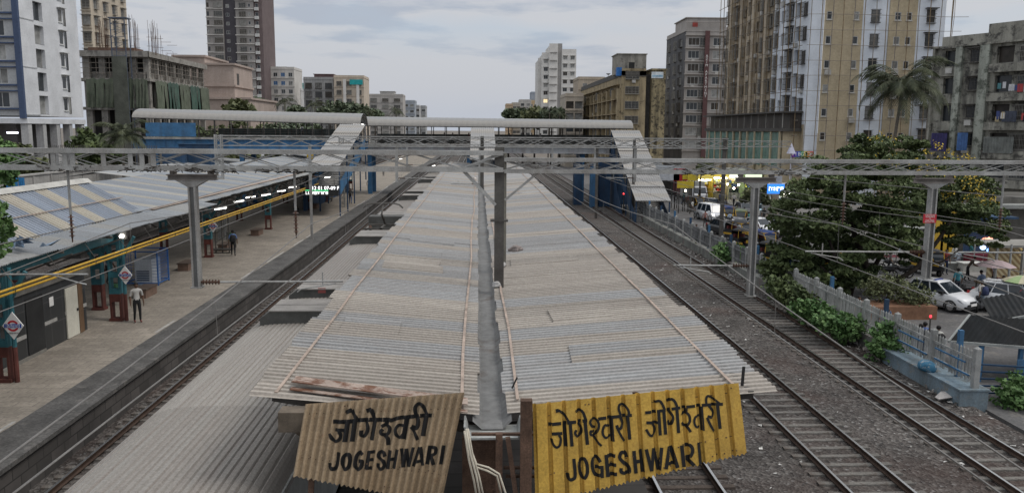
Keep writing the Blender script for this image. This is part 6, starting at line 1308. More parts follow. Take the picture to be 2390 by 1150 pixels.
shrub('darker shrub under the big tree at the wall',[(1860,680,34),(1840,660,30),(1820,640,26),(1880,690,26)],41,2300,.18,LG)
shrub('tall dark shrub below the big tree crown, behind the right steel drop arm',[(1815,610,30),(1840,600,34),(1800,590,22),(1825,640,26)],46,2200,.2,LG)
shrub('lone shrub growing by the grey post left of the right steel drop arm',[(1702,580,26),(1690,568,20),(1715,572,20),(1705,600,20)],56,1500,.2,LB)
shrub('green shrub at the right frame edge beyond the wall end',[(2380,915,40),(2400,890,44),(2360,940,26)],27.5,2200,.15,LB)
shrub('weedy green shrub in the rubble by the far wall',[(1655,570,14),(1640,562,12)],64,500,.22,LO)
PB_=mat('planter_brick',(.22,.12,.075),.9,var=.3,scale=3)
a=at(2015,715,Y=42.0); b=MB(); b.box(a.x-.3,a.x+3.2,40.5,42.2,-.34,.35); tag(b.build('planter',PB_),'brown brick planter behind the pale fence','planter')
shrub('clipped dark hedge bush in the brick planter, left one',[(2055,665,32),(2085,672,28),(2035,672,20)],42.0,1500,.12,LO,.35,'hedge_bush','bushes in the planter')
shrub('clipped dark hedge bush in the brick planter beside the white hatchback',[(2130,685,28),(2150,695,22)],41.5,1200,.12,LO,.3,'hedge_bush','bushes in the planter')
# weeds and rubble along the wall
b=MB(); rnd=random.Random(17)
for i in range(420):
    y=26+rnd.random()*60; x=rnd.uniform(16.7,17.5); s=rnd.uniform(.05,.22); p=V((x,y,-.2)); v=[p+rv(rnd)*s for _ in range(6)]
    for q in v: q.z=max(q.z,-.24)
    b.add(v,[(0,1,2),(0,2,3),(0,3,4),(1,2,5),(2,3,5),(3,4,5)])
tag(b.build('rubble',mat('rubble_mixed',(.2,.18,.165),.95,var=.6,scale=4,c2=(.35,.34,.32),c2t=.6)),'heaps of broken rubble and debris at the foot of the boundary wall','rubble',kind='stuff')
# ================= people: one skinned continuous body per pose, clothing colours per person
PM={}
def body_mesh(pose):
    if pose in PM: return PM[pose]
    # joints in metres for a 1.7 m figure facing -Y, feet at z=0;   name:(pos,radius)
    J={}; E=[]
    sit=pose=='sit'
    hz=.93 if not sit else .48
    lean={'walk':-.03,'stand':0,'sit':-.04,'bend':-.28}[pose]
    def S(n,p,r,par=None):
        J[n]=(V(p),r)
        if par: E.append((par,n))
    S('hip',(0,0,hz),.125); S('waist',(0,lean*.3,hz+.15),.112,'hip'); S('chest',(0,lean*.7,hz+.34),.13,'waist'); S('upper',(0,lean,hz+.47),.105,'chest'); S('neck',(0,lean*1.05-.005,hz+.55),.052,'upper'); S('jaw',(0,lean*1.2-.025,hz+.605),.062,'neck'); S('head',(0,lean*1.3-.012,hz+.68),.087,'jaw'); S('top',(0,lean*1.35,hz+.75),.07,'head'); S('nose',(0,lean*1.3-.108,hz+.655),.012,'head')
    for s,k in((-1,'l'),(1,'r')): S('ear'+k,(s*.083,lean*1.3,hz+.665),.014,'head')
    sw={'walk':.2,'stand':.02,'sit':0,'bend':.08}[pose]
    for s,k in((-1,'l'),(1,'r')):
        f=s*sw
        S('hipj'+k,(s*.09,0,hz-.05),.092,'hip')
        if sit: S('knee'+k,(s*.12,-.43,hz+.0),.062,'hipj'+k); S('ank'+k,(s*.12,-.42,.08),.042,'knee'+k); S('toe'+k,(s*.13,-.58,.035),.032,'ank'+k)
        else: S('knee'+k,(s*.1,-f*.75-.03,hz-.47),.062,'hipj'+k); S('ank'+k,(s*.105,-f*1.25+(.08 if f<0 else 0),.085+(.05 if f<-.1 else 0)),.042,'knee'+k); S('toe'+k,(s*.115,-f*1.25-.15+(.06 if f<0 else 0),.035),.034,'ank'+k)
        S('sho'+k,(s*.185,lean,hz+.45),.066,'upper')
        a=-f*1.1
        if pose=='bend': el=(s*.25,-.32,hz+.2); wr=(s*.16,-.52,hz+.12); d=V((-.1*s,-.9,-.1))
        elif sit: el=(s*.25,-.08,hz+.18); wr=(s*.16,-.3,hz+.1); d=V((-.3*s,-.9,-.1))
        else: el=(s*.25,lean+.03+a*.35*-1,hz+.18); wr=(s*.26,lean-.06-a*.7,hz-.06); d=V((0,-.15,-1))
        S('elb'+k,el,.046,'sho'+k); S('wri'+k,wr,.031,'elb'+k); d=d.normalized(); w=V(wr); S('palm'+k,w+d*.07,.034,'wri'+k)
        ax=V((0,1,0)) if abs(d.z)>.5 else V((1,0,0))
        for q,(o,l) in enumerate(((-.03,.07),(-.01,.085),(.01,.08),(.03,.06))):
            b_=w+d*.105+ax*o; S('f%d'%q+k,b_,.0095,'palm'+k); S('g%d'%q+k,b_+d*l*.6+V((-s*.006,-.006,0)),.008,'f%d'%q+k); S('h%d'%q+k,b_+d*l+V((-s*.02,-.018,0)),.0065,'g%d'%q+k)
        tb_=w+d*.05-ax*.045; S('t1'+k,tb_,.011,'palm'+k); S('t2'+k,tb_+d*.045-ax*.02,.008,'t1'+k)
    nm=list(J); me=bpy.data.meshes.new('body'); me.from_pydata([tuple(J[n][0]) for n in nm],[(nm.index(a),nm.index(c)) for a,c in E],[])
    ob=bpy.data.objects.new('body',me); COL.objects.link(ob); sk=ob.modifiers.new('s','SKIN'); sk.use_smooth_shade=True; sk.branch_smoothing=.3
    for i,n in enumerate(nm):
        sv=me.skin_vertices[0].data[i]; r=J[n][1]; sv.radius=(r*1.3,r*.88) if n in('chest','waist','hip') else ((r*1.15,r) if n=='upper' else (r,r)); sv.use_root=(n=='hip')
    ss=ob.modifiers.new('b','SUBSURF'); ss.levels=ss.render_levels=1
    dg=bpy.context.evaluated_depsgraph_get(); m=bpy.data.meshes.new_from_object(ob.evaluated_get(dg)); bpy.data.objects.remove(ob)
    for _ in range(4): m.materials.append(None)
    seg=[(J[a][0],J[c][0],a,c) for a,c in E]
    def reg(p):
        best=None
        for a,c,na,nc in seg:
            ab=c-a; t=max(0,min(1,(p-a).dot(ab)/max(ab.length_squared,1e-9))); d=(p-a-ab*t).length-(J[na][1]*(1-t)+J[nc][1]*t)
            if best is None or d<best[0]: best=(d,na,nc,t)
        n,c,t=best[1],best[2],best[3]
        if c[:3]in('toe',) or c[:3]=='ank' and t>.9: return 3
        if n=='hip' and c=='waist': return 2 if t<.45 else 1
        if c[:4] in('hipj','knee') or c[:3]=='ank': return 2
        if c in('chest','upper','waist') or c[:3]=='sho': return 1
        if n[:3]=='sho' and t<.8: return 1
        return 0
    m.polygons.foreach_set('material_index',[reg(p.center) for p in m.polygons]); m.polygons.foreach_set('use_smooth',[True]*len(m.polygons)); m.name='body'
    PM[pose]=(m,J['head'][0],J['upper'][0]); return PM[pose]
SK=[mat('skin_brown',(.17,.095,.06),.6,var=.1,scale=5),mat('skin_deep',(.11,.06,.04),.6,var=.1,scale=5)]
HAIR=mat('black_hair',(.012,.011,.011),.7,var=.2)
def cloth(c): return mat('cloth_%d_%d_%d'%tuple(int(x*100) for x in c),c,.9,var=.18,scale=5,fine=.15)
HM=None
def hair_mesh():
    b=MB(); n=12; rings=[]
    for z,r in((-.03,.092),(.0,.1),(.04,.098),(.075,.08),(.1,.045),(.108,.01)): rings.append([(r*.92*math.cos(2*PI*i/n),.014+r*1.05*math.sin(2*PI*i/n)*(1 if math.sin(2*PI*i/n)>0 else (.55 if z<.02 else .95)),z) for i in range(n)])
    b.loft(rings); return b.mesh('hair',HAIR,smooth=True)
HM=hair_mesh()
def person(label,p,rz,pose='stand',shirt=(.3,.3,.3),trou=(.03,.03,.035),h=1.68,shoe=(.03,.025,.02),skin=0,grp='people around the station',hair=None):
    m,hd,up=body_mesh(pose); t=thing('person',label,'person',p,grp,rz); s=h/1.68
    o=inst('body',m,t,(0,0,0)); o.scale=(s,s,s)
    for i,mm in enumerate((SK[skin],cloth(shirt),cloth(trou),cloth(shoe))): o.material_slots[i].link='OBJECT'; o.material_slots[i].material=mm
    q=inst('hair',HM,t,tuple(hd*s)); q.scale=(s,s,s)
    if hair: q.material_slots[0].link='OBJECT'; q.material_slots[0].material=cloth(hair)
    return t
def backpack(label,p,rz,c,up=1.18,dist=.19):
    t=thing('backpack',label,'backpack',V(p)+V((0,0,up)),'backpacks',rz); local(t); b=MB()
    b.loft([[(-.15,dist-.06,-.24),(.15,dist-.06,-.24),(.15,dist+.08,-.24),(-.15,dist+.08,-.24)],[(-.17,dist-.07,-.1),(.17,dist-.07,-.1),(.17,dist+.12,-.1),(-.17,dist+.12,-.1)],[(-.15,dist-.07,.16),(.15,dist-.07,.16),(.15,dist+.07,.16),(-.15,dist+.07,.16)],[(-.1,dist-.07,.24),(.1,dist-.07,.24),(.1,dist+.0,.24),(-.1,dist+.0,.24)]])
    b.build('bag',cloth(c),t,True); b=MB(); b.box(-.11,.11,dist+.1,dist+.15,-.18,.02); b.build('pocket',cloth(c),t)
    for s_ in(-1,1): b=MB(); b.path([(s_*.11,dist-.06,.2),(s_*.12,.0,.24),(s_*.12,-.14,.12),(s_*.14,-.1,-.1),(s_*.14,dist-.05,-.2)],.018,5); b.build('strap',cloth(c),t)
PZ=.906; GZ=-.34
def ft(px_,py_,z): return at(px_,py_,Z=z)
W_=(.52,.52,.5); BK=(.02,.02,.022); NV=(.03,.04,.09)
person('man in a light grey T shirt and black trousers standing by the teal column',ft(322,752,PZ),R(35),'stand',(.42,.41,.39),BK,1.72,(.12,.04,.035),1)
p=ft(545,597,PZ); person('person in a blue shirt walking away past the tiled benches',p,R(195),'walk',(.1,.16,.32),BK,1.68,hair=None); backpack('black backpack on the person in blue shirt walking on the left platform',p,R(195),BK)
person('person in a striped dark and pale top walking behind the teal column',ft(254,662,PZ),R(170),'walk',(.2,.2,.24),BK,1.68)
p=ft(818,476,PZ); person('person in black top and blue jeans walking near the train indicator',p,R(185),'walk',BK,(.04,.07,.16),1.72); backpack('dark backpack on the person in black walking near the train indicator',p,R(185),(.03,.03,.03))
person('person in a white sleeved top and dark jeans farther along the left platform',ft(861,447,PZ),R(10),'walk',(.3,.3,.31),NV,1.68)
person('dark clad person far down the left platform beneath the footbridge',ft(895,411,PZ),R(0),'walk',BK,BK,1.7)
p=ft(688,497,PZ); person('person in dark clothes sitting on a bench behind the hanger rod',p+V((0,0,.0)),R(60),'sit',(.05,.06,.09),BK,1.65)
for k,(x,y,c,lb) in enumerate(((1038,347,(.05,.05,.06),'dark figure crossing the right footbridge left of the middle stairs'),(1056,347,(.1,.09,.1),'second dark figure crossing the right footbridge close to the middle stairs'),(1095,347,(.2,.06,.06),'figure in dark red beside the middle stairs on the footbridge'),(1188,348,(.06,.07,.09),'figure in navy right of the middle stairs on the footbridge'),(1262,349,(.3,.3,.3),'figure in pale grey midway along the right footbridge'))):
    q=at(x,y,Y=YR+2.2); q.z=zd2; person(lb,q,R((k%2)*180-90),'walk',c,BK,1.68)
q=at(705,325,Y=YL+3); q.z=zd1; person('figure in blue on the left footbridge near the covered stairs',q,R(90),'walk',(.06,.12,.25),BK,1.7)
q=at(545,325,Y=YL+3); q.z=zd1; person('dark figure midway along the left footbridge',q,R(-90),'walk',(.04,.04,.05),BK,1.7)
# street
p=ft(2232,693,GZ); person('man in a turquoise shirt seen from behind beside the white hatchback',p,R(175),'stand',(.07,.27,.33),(.03,.035,.06),1.72)
p=ft(2288,727,GZ); person('person in a pale shirt and light jeans walking beside the white SUV',p,R(200),'walk',(.4,.38,.35),(.25,.3,.36),1.68); backpack('navy backpack on the walker beside the white SUV',p,R(200),(.03,.045,.09))
p=at(2160,765,X=18.9); p.z=GZ; person('person in a blue shirt behind the fence near the red lamp',p,R(180),'walk',(.1,.15,.32),BK,1.7); backpack('large black backpack on the person in blue behind the fence',p,R(180),(.02,.022,.03))
p=at(2190,790,X=19.1); p.z=GZ; person('person in a white shirt behind the fence beside the low dark roof',p,R(180),'walk',W_,BK,1.7); backpack('small black backpack on the person in white behind the fence',p,R(180),BK)
person('man in a blue checked shirt leaning at the handcart under the umbrella',ft(2296,702,GZ),R(190),'bend',(.17,.22,.33),BK,1.72)
person('vendor in a lavender shirt standing under the pink umbrella',ft(2318,668,GZ),R(20),'stand',(.36,.32,.42),BK,1.66)
person('man in a khaki shirt seated on the low wall looking at the street',ft(2256,655,GZ),R(60),'bend',(.09,.07,.055),BK,1.66)
person('person in white seated on the concrete ledge, farther back one',ft(2228,608,GZ),R(-160),'sit',W_,(.3,.3,.3),1.65)
person('person in pale blue seated on the concrete ledge, nearer one',ft(2236,622,GZ),R(-170),'sit',(.38,.44,.5),(.2,.2,.22),1.65)
person('man in a cream shirt seated at the right of the umbrella stall',ft(2340,690,GZ),R(-60),'sit',(.42,.38,.3),(.1,.09,.08),1.66)
person('white capped vendor in a white shirt beside the green umbrella',ft(2352,712,GZ),R(-20),'stand',W_,(.3,.28,.25),1.64,hair=(.5,.5,.48))
person('person in light blue seated behind the rickshaw by the right drop arm',ft(2172,640,GZ),R(180),'sit',(.32,.4,.55),BK,1.66)
for k,(x,y,c,d,ps,lb) in enumerate(((1782,522,BK,BK,'stand','dark clad person standing before the lit poster booth'),(1753,505,(.05,.05,.06),BK,'stand','dark clad person left of the lit poster booth'),(1712,482,(.5,.46,.46),BK,'walk','person in a pale top and headscarf walking near the shops'),(1714,548,(.55,.55,.55),NV,'bend','person in white bending among the parked rickshaws'),(1638,475,(.04,.04,.05),BK,'walk','dark figure walking behind the white box truck'),(1692,497,(.12,.12,.14),BK,'walk','person in grey behind the white van'),(1652,502,(.3,.3,.33),BK,'walk','person in grey and black left of the white van'),(1668,462,(.25,.08,.06),BK,'stand','person in dark red before the yellow shops'),(1808,545,(.16,.2,.3),BK,'stand','person in slate blue beside the rickshaw near the big tree'),(1765,560,(.1,.05,.05),BK,'walk','person in maroon between the parked rickshaws'))): person(lb,ft(x,y,GZ),R((k*73)%360),ps,c,d,1.66,skin=k%2)
for k,(y_,dx,c,d,lb) in enumerate(((35.5,.7,(.1,.1,.12),BK,'dark clad walker right behind the pale pickets beside the shrubs'),(36.3,1.1,(.06,.12,.22),NV,'walker in blue behind the pale pickets, close to the dark clad one'),(38.5,.8,(.3,.28,.26),BK,'walker in beige behind the pale fence under the tree'),(32.6,.7,(.03,.03,.04),(.03,.04,.07),'walker in black behind the fence just left of the fence corner'),(47,.9,(.25,.26,.3),BK,'walker in grey behind the fence beyond the big tree'),(53,.8,(.25,.07,.07),BK,'walker in red behind the far fence left of the right drop arm'),(58,1.0,(.05,.06,.1),BK,'walker in navy behind the far fence'),(63,.8,W_,BK,'walker in white behind the far fence near the rubble'),(69,.9,BK,BK,'walker in black behind the far fence at its distant end'))): person(lb,V((17.9+dx,y_,GZ)),R(180 if k%2 else 5),'walk',c,d,1.67,skin=k%2)
# ================= boundary wall and fence
BWM=mat('pale_blue_limewash',(.18,.24,.285),.95,var=.25,scale=1.0,fine=.2,streak=.8,stain=(.1,.1,.09),c2=(.24,.23,.21),c2t=.6); PKT=mat('picket_offwhite',(.33,.335,.33),.85,var=.3,scale=2,streak=.6,stain=(.1,.1,.09)); FWM=mat('mossy_limewash',(.22,.225,.21),.95,var=.35,scale=.7,fine=.25,streak=.9,stain=(.075,.075,.065),c2=(.2,.15,.14),c2t=.6)
WX=17.55; wz=.38
b=MB(); b.box(WX-.28,WX+.35,32.6,96,-.6,wz); tag(b.build('boundary_wall',FWM),'long low limewashed wall carrying the picket fence, half hidden by shrubs','wall')
b=MB(); b.box(WX-.62,WX+.4,26.9,32.55,-.6,.32); b.box(WX-.66,WX+.44,26.86,32.59,.32,.38); tag(b.build('boundary_wall',BWM),'blue painted wall end at the right, below the low dark roof','wall')
f=thing('picket_fence','pale concrete picket fence with blue iron posts along the street side','fence',(WX,27,wz))
rnd=random.Random(5)
def panel(y0,y1,dark=False):
    b=MB(); n=max(3,int((y1-y0)/.19)); L=y1-y0
    for i in range(n):
        y=y0+L*(i+.5)/n
        if rnd.random()<.02: continue
        t_=rnd.uniform(-.02,.02); b.obox((WX-.03+t_,y-.035,wz+.12),(.06,0,0),(0,.07,0),(0,0,1.12)); b.add([(WX-.03+t_,y-.035,wz+1.24),(WX+.03+t_,y-.035,wz+1.24),(WX+.03+t_,y+.035,wz+1.24),(WX-.03+t_,y+.035,wz+1.24),(WX+t_,y,wz+1.32)],[(0,1,4),(1,2,4),(2,3,4),(3,0,4)])
    for z in(.32,.95): b.box(WX-.07,WX-.032,y0,y1,wz+z,wz+z+.09)
    b.build('picket_panel',PKC,f)
PKC=PKT; PKD=mat('picket_grimy',(.16,.165,.17),.9,var=.5,scale=1.5,streak=.7,stain=(.05,.05,.05)); y=27.1; k=0
while y<92:
    b=MB(); b.box(WX-.1,WX+.1,y-.1,y+.1,wz,wz+1.42); b.add([(WX-.1,y-.1,wz+1.42),(WX+.1,y-.1,wz+1.42),(WX+.1,y+.1,wz+1.42),(WX-.1,y+.1,wz+1.42),(WX,y,wz+1.5)],[(0,1,4),(1,2,4),(2,3,4),(3,0,4)]); b.build('post',PKT,f)
    if y>47: PKC=PKD
    panel(y+.1,min(y+2.75,92)-.1)
    if k%2==0: b=MB(); b.box(WX+.12,WX+.28,y+1.3,y+1.46,-.34,wz+1.75); b.build('iron_post',BLUED if k%4 else BLUE,f)
    if k<2:
        for q in(.0,.9): b=MB(); b.bar((WX-.12,y+.2+q*.3,wz+.4+q*.45),(WX-.12,y+2.4,wz+.4+q*.45),.05); b.build('blue_rail',BLUE,f)
    y+=2.75; k+=1
b=MB(); b.loft([[(WX-.5+.28*math.cos(a)*s,29.3+.42*math.sin(a)*s,.38+z) for a in [2*PI*i/10 for i in range(10)]] for s,z in((.95,0),(1.05,.12),(.95,.26),(.6,.34))]); tag(b.build('sack',mat('blue_sack',(.05,.17,.28),.8,var=.3,scale=4,c2=(.35,.36,.36),c2t=.6),None,True),'blue and white sack dumped on the blue wall end by the fence','sack')
b=MB(); c=V((WX-.9,27.6,-.2)); rnd2=random.Random(4); b.add([c+V((rnd2.uniform(-.35,.35),rnd2.uniform(-.35,.35),rnd2.uniform(0,.28))) for _ in range(10)],[(i,(i+3)%10,(i+1)%10) for i in range(10)]+[(i,(i+4)%10,(i+7)%10) for i in range(5)]); tag(b.build('plastic_bag',mat('bag_white',(.45,.42,.4),.7,var=.2)),'crumpled whitish bag on the ground by the blue wall end','bag')
p=at(2172,738,X=18.6); b=thing('red_lamp','small glowing red lamp behind the fence beside the person in blue','lamp',p); q=MB(); q.lathe(p,[(.025,-.05),(.045,-.03),(.045,.03),(.025,.05)],10); q.build('lens',emit('red_lamp',(1,.03,.05),2.2),b); q=MB(); q.tube((p.x,p.y+.0,-.34),(p.x,p.y,p.z-.09),.035); q.build('stem',STEELD,b)
p=at(1456,452,X=17.0); b=thing('signal_lamp','little red signal lamp glowing by the fence under the long stairs','lamp',p); q=MB(); q.lathe(p,[(.05,-.09),(.1,-.04),(.1,.05),(.05,.1)],10); q.build('lens',emit('red_lamp2',(1,.05,.05),2.5),b); q=MB(); q.tube((p.x,p.y,-.3),(p.x,p.y,p.z-.1),.05); q.build('stem',STEELD,b)
# covered subway stair on the right
CORR=mat('black_corrugated',(.016,.018,.02),.95,var=.3,scale=2,streak=.3)
t=thing('low_shelter','low black corrugated roof on a blue frame covering steps at the right edge','shelter',(20.5,31,-.34))
P1=at(2214,797,X=18.4); P2=at(2264,735,X=19.6); print('shelter',P1,P2)
b=MB(); corr_sheet(b,P1,V((6,-1.5,-.15)),P2-P1,.2,.025); corr_sheet(b,P2,V((6,-1.5,-.15)),V((1.3,2.2,-.5)),.2,.025); b.build('roof_sheet',CORR,t,True)
Q1=at(2318,752,X=20.5); b=MB(); corr_sheet(b,Q1,V((6,-1.0,1.4)),V((.8,2.2,.5)),.2,.025); b.build('roof_sheet',CORR,t,True)
b=MB(); b.bar(P1,P1+V((6,-1.5,-.15)),.07,.1); b.bar(P1,P2,.07,.1); b.bar(Q1,Q1+V((6,-1,1.4)),.08,.12); b.build('eave_beam',mat('pale_eave',(.3,.31,.3),.7),t)
for q in(P1+V((1.2,-.2,-.1)),P1+V((2.6,-.5,-.1)),P2+V((.6,0,-.1)),P1+V((4.2,-1,-.1))): b=MB(); b.box(q.x-.07,q.x+.07,q.y-.07,q.y+.07,-.5,q.z); b.build('post',BLUE,t)
q=P1+V((2.2,-.9,0)); b=MB(); b.box(q.x,q.x+4,q.y-.05,q.y,-.4,.75); b.build('side_sheet',BLUE,t)
b=MB()
for k in range(5): b.bar((18.3,P1.y-2+.1*k,-.2+.25*k),(21.5,P1.y-2.4,-.1+.22*k),.06)
b.build('blue_strut',BLUED,t)
# ================= vehicles, forward = +X local, origin on the ground
TYRE=mat('tyre_rubber',(.02,.02,.02),.9,var=.2); RIM=mat('wheel_rim',(.35,.35,.36),.4,.6,var=.1); CGL=mat('car_glass',(.02,.027,.035),.08,var=.2,fine=0,spec=.6); BLKP=mat('black_plastic',(.02,.02,.022),.6,var=.15)
HL=mat('headlight_glass',(.55,.57,.6),.15,var=.1,fine=0,spec=.6); HLON=emit('headlight_on',(1,.93,.75),8); TLR=mat('tail_light_red',(.35,.02,.02),.3,var=.1,fine=0)
def wheel(par,x,y,r,w):
    b=MB(); s=1 if y>0 else -1; n=20; pr=[(r*.62,-.5),(r*.95,-.5),(r,-.3),(r,.3),(r*.95,.5),(r*.62,.5)]
    b.loft([[(x+a*math.cos(2*PI*i/n),y+h*w,r+a*math.sin(2*PI*i/n)) for i in range(n)] for a,h in pr],cap=False); o=b.build('wheel',TYRE,par)
    b=MB(); b.loft([[(x+a*math.cos(2*PI*i/n),y+s*h*w,r+a*math.sin(2*PI*i/n)) for i in range(n)] for a,h in((r*.64,.2),(r*.6,.42),(r*.2,.36),(r*.12,.46))]); b.build('rim',RIM,o)
def car(name,label,p,head,paint,L,W_,H_,nose,hood,wb,we,rb,re_,belt=.92,lights=False,grp='vehicles on the street',glass_h=None,plate='',lower=None,wr=.31,roofbar=False):
    """nose: front height; hood: height at windscreen base; wb/we: windscreen base/top x from front; rb/re_: rear glass base / top x from rear"""
    t=local(thing(name,label,'car',p,grp,head)); hw=W_/2; f=L/2; rr=[]
    st=[(f,.42,nose-.18,.62),(f-.06,.28,nose-.06,.82),(f-.3,.2,nose,.95),(f-wb*.55,.19,(nose+hood)/2+.03,1),(f-wb,.19,hood,1),(0,.19,belt+.02,1),(-f+rb,.19,belt+.04,1),(-f+.25,.22,belt+.0,.96),(-f+.05,.3,belt-.1,.86),(-f,.42,belt-.25,.74)]
    for x,z0,z1,s in st:
        h=hw*s; rr.append([(x,-h*.86,z0),(x,-h,z0+.14),(x,-h,(z0+z1)/2+.05),(x,-h*.95,z1-.07),(x,-h*.8,z1),(x,h*.8,z1),(x,h*.95,z1-.07),(x,h,(z0+z1)/2+.05),(x,h,z0+.14),(x,h*.86,z0)])
    b=MB(); b.loft(rr); b.build('body',paint,t,True)
    gb=[(f-wb,hood-.03,.84),(f-we,H_-.04,.66),(-f+re_,H_-.05,.66),(-f+rb-.05,belt-.02,.82)]
    def ring(ins): return [[(x,-hw*s+ins,z),(x,hw*s-ins,z)] for x,z,s in gb]
    b=MB(); g=gb; V4=[]
    for x,z,s in(gb[0],gb[1],gb[2],gb[3]): V4+=[V((x,-hw*s,z)),V((x,hw*s,z))]
    b.add(V4,[(0,1,3,2),(4,5,7,6),(0,2,4,6),(1,7,5,3),(2,3,5,4)]); b.build('windows',CGL,t)
    b=MB(); y1=hw*.66; x0,x1=f-we+.06,-f+re_-.1
    b.loft([[(x,-y1-.02,z-.05),(x,-y1*.9,z+.015),(x,0,z+.05),(x,y1*.9,z+.015),(x,y1+.02,z-.05)] for x,z in((x0,H_-.06),(x0-.25,H_-.02),((x0+x1)/2,H_),(x1+.25,H_-.02),(x1,H_-.07))]); b.build('roof',paint,t,True)
    for s_ in(0,1):
        b=MB(); e=lambda i:V4[2*i+s_]+V((0,(.012 if s_ else -.012),.01)); b.bar(e(0),e(1),.075,.05); b.bar(e(3),e(2),.13,.06)
        for fr in(.42,.74):
            lo=e(0).lerp(e(3),fr); hi=e(1).lerp(e(2),fr-.1); b.bar(lo,hi,.09,.045,(1,0,0))
        b.bar(e(1),e(2),.07,.06); b.build('pillar',paint,t)
    for sx_,sy in((f-.78,1),(f-.78,-1),(-f+.72,1),(-f+.72,-1)):
        b=MB(); n=14
        b.loft([[(sx_+a*math.cos(PI*i/n*1.1-.15),sy*(hw-.015+yy),wr+a*math.sin(PI*i/n*1.1-.15)) for a,yy in((wr+.07,.0),(wr+.07,.03),(wr+.0,.03),(wr+.0,.0))] for i in range(n+1)]); b.build('wheel_arch',BLKP,t); wheel(t,sx_,sy*(hw-.1),wr,.2)
    for sy in(-1,1):
        b=MB(); b.loft([[(f-.3,sy*hw*.5,nose-.2),(f-.3,sy*hw*.92,nose-.2),(f-.42,sy*hw*.97,nose-.02),(f-.3,sy*hw*.55,nose-.0)],[(f-.0,sy*hw*.42,nose-.22),(f-.08,sy*hw*.84,nose-.24),(f-.24,sy*hw*.96,nose-.08),(f-.1,sy*hw*.5,nose-.06)]]); b.build('headlight',HLON if lights else HL,t)
        b=MB(); b.box(-f-.005,-f+.12,sy*hw*.72-.08,sy*hw*.72+.08,belt-.36,belt-.02); b.build('tail_light',TLR,t)
        b=MB(); b.box(f-wb-.42,f-wb-.2,sy*(hw+.04)-.09,sy*(hw+.04)+.09,belt+.02,belt+.16); b.build('mirror',lower or paint,t)
    b=MB(); b.box(f-.05,f+.03,-hw*.6,hw*.6,.3,nose-.3); b.box(f-.02,f+.015,-hw*.35,hw*.35,nose-.26,nose-.16); b.build('grille',BLKP,t)
    b=MB(); b.box(f-.1,f+.05,-hw*.8,hw*.8,.24,.42); b.build('bumper',lower or paint,t)
    o=MB(); o.box(f+.045,f+.06,-.26,.26,.42,.54); o=o.build('number_plate',WHT,t)
    if roofbar:
        for sy in(-1,1): b=MB(); b.bar((x0-.1,sy*y1*.9,H_+.06),(x1+.2,sy*y1*.9,H_+.06),.035); b.build('roof_rail',BLKP,t)
    return t
CW=mat('car_paint_white',(.68,.69,.71),.3,var=.04,scale=.6,fine=0,spec=.55); CBK=mat('car_paint_black',(.018,.018,.02),.3,var=.05,fine=0,spec=.5); CGY=mat('car_paint_grey',(.13,.135,.15),.35,var=.05,fine=0,spec=.5)
p=ft(2190,716,GZ); t=car('hatchback','white hatchback with a black lower bumper parked by the brick planter',p,R(-62),CW,3.85,1.68,1.52,.82,.98,.98,1.75,.42,.7,lower=BLKP)
b=MB(); b.box(-.2,-.05,-.35,.35,1.5,1.58); b.build('roof_sign',mat('roof_sign_blue',(.03,.06,.25),.5),t)
p=ft(2362,728,GZ); car('suv','white compact sport utility car at the right edge of the street',p,R(-42),CW,4.25,1.76,1.64,.98,1.1,1.15,1.8,.5,.72,belt=1.05,wr=.36,roofbar=True)
p=ft(1660,515,GZ); car('van','white people carrier driving towards the camera with headlights on',p,R(-80),CW,4.5,1.78,1.84,.98,1.08,.72,1.35,.15,.3,belt=1.05,lights=True,wr=.36)
p=ft(1690,548,GZ); car('sedan','black sedan behind the slim grey post near the white van',p,R(-75),CBK,4.2,1.7,1.46,.78,.94,1.1,1.85,.75,1.2)
p=ft(1660,490,GZ); car('sedan','dark grey car queued behind the white van',p,R(-82),CGY,4.1,1.7,1.46,.78,.94,1.1,1.85,.75,1.2)
p=ft(1700,464,GZ); car('sedan','dark car parked in front of the yellow shops',p,R(-170),CBK,4.1,1.7,1.5,.78,.94,1.1,1.85,.6,1.0)
p=ft(1545,445,GZ); car('sedan','dark car beyond the lower end of the long covered stairs',p,R(-100),CGY,4.1,1.7,1.5,.78,.94,1.1,1.85,.6,1.0)
# truck
p=ft(1622,474,GZ); t=thing('box_truck','white cabbed box truck with a grey box, facing the camera by the yellow signs','truck',p,'vehicles on the street',R(-85)); local(t)
b=MB(); b.box(-3.2,.7,-1.0,1.0,.75,2.9); b.build('cargo_box',mat('truck_box_grey',(.33,.33,.31),.7,var=.2,streak=.3),t); b=MB(); b.loft([[(.8,-.95,.5),(.8,.95,.5),(.8,.95,2.3),(.8,-.95,2.3)],[(2.0,-.95,.5),(2.0,.95,.5),(2.0,.95,1.4),(2.0,-.95,1.4)],[(2.1,-.93,.5),(2.1,.93,.5),(2.1,.93,1.3),(2.1,-.93,1.3)]]); b.loft([[(.8,-.95,1.4),(.8,.95,1.4),(.8,.9,2.35),(.8,-.9,2.35)],[(1.95,-.94,1.4),(1.95,.94,1.4),(1.6,.88,2.35),(1.6,-.88,2.35)]]); b.build('cab',CW,t)
b=MB(); b.quad((1.98,-.8,1.45),(1.98,.8,1.45),(1.66,.78,2.2),(1.66,-.78,2.2)); b.build('windscreen',CGL,t)
for x in(-2.2,1.3):
    for y in(-.85,.85): wheel(t,x,y,.42,.26)
for y in(-.65,.65): b=MB(); b.box(2.1,2.13,y-.15,y+.15,.75,.95); b.build('headlight',HL,t)
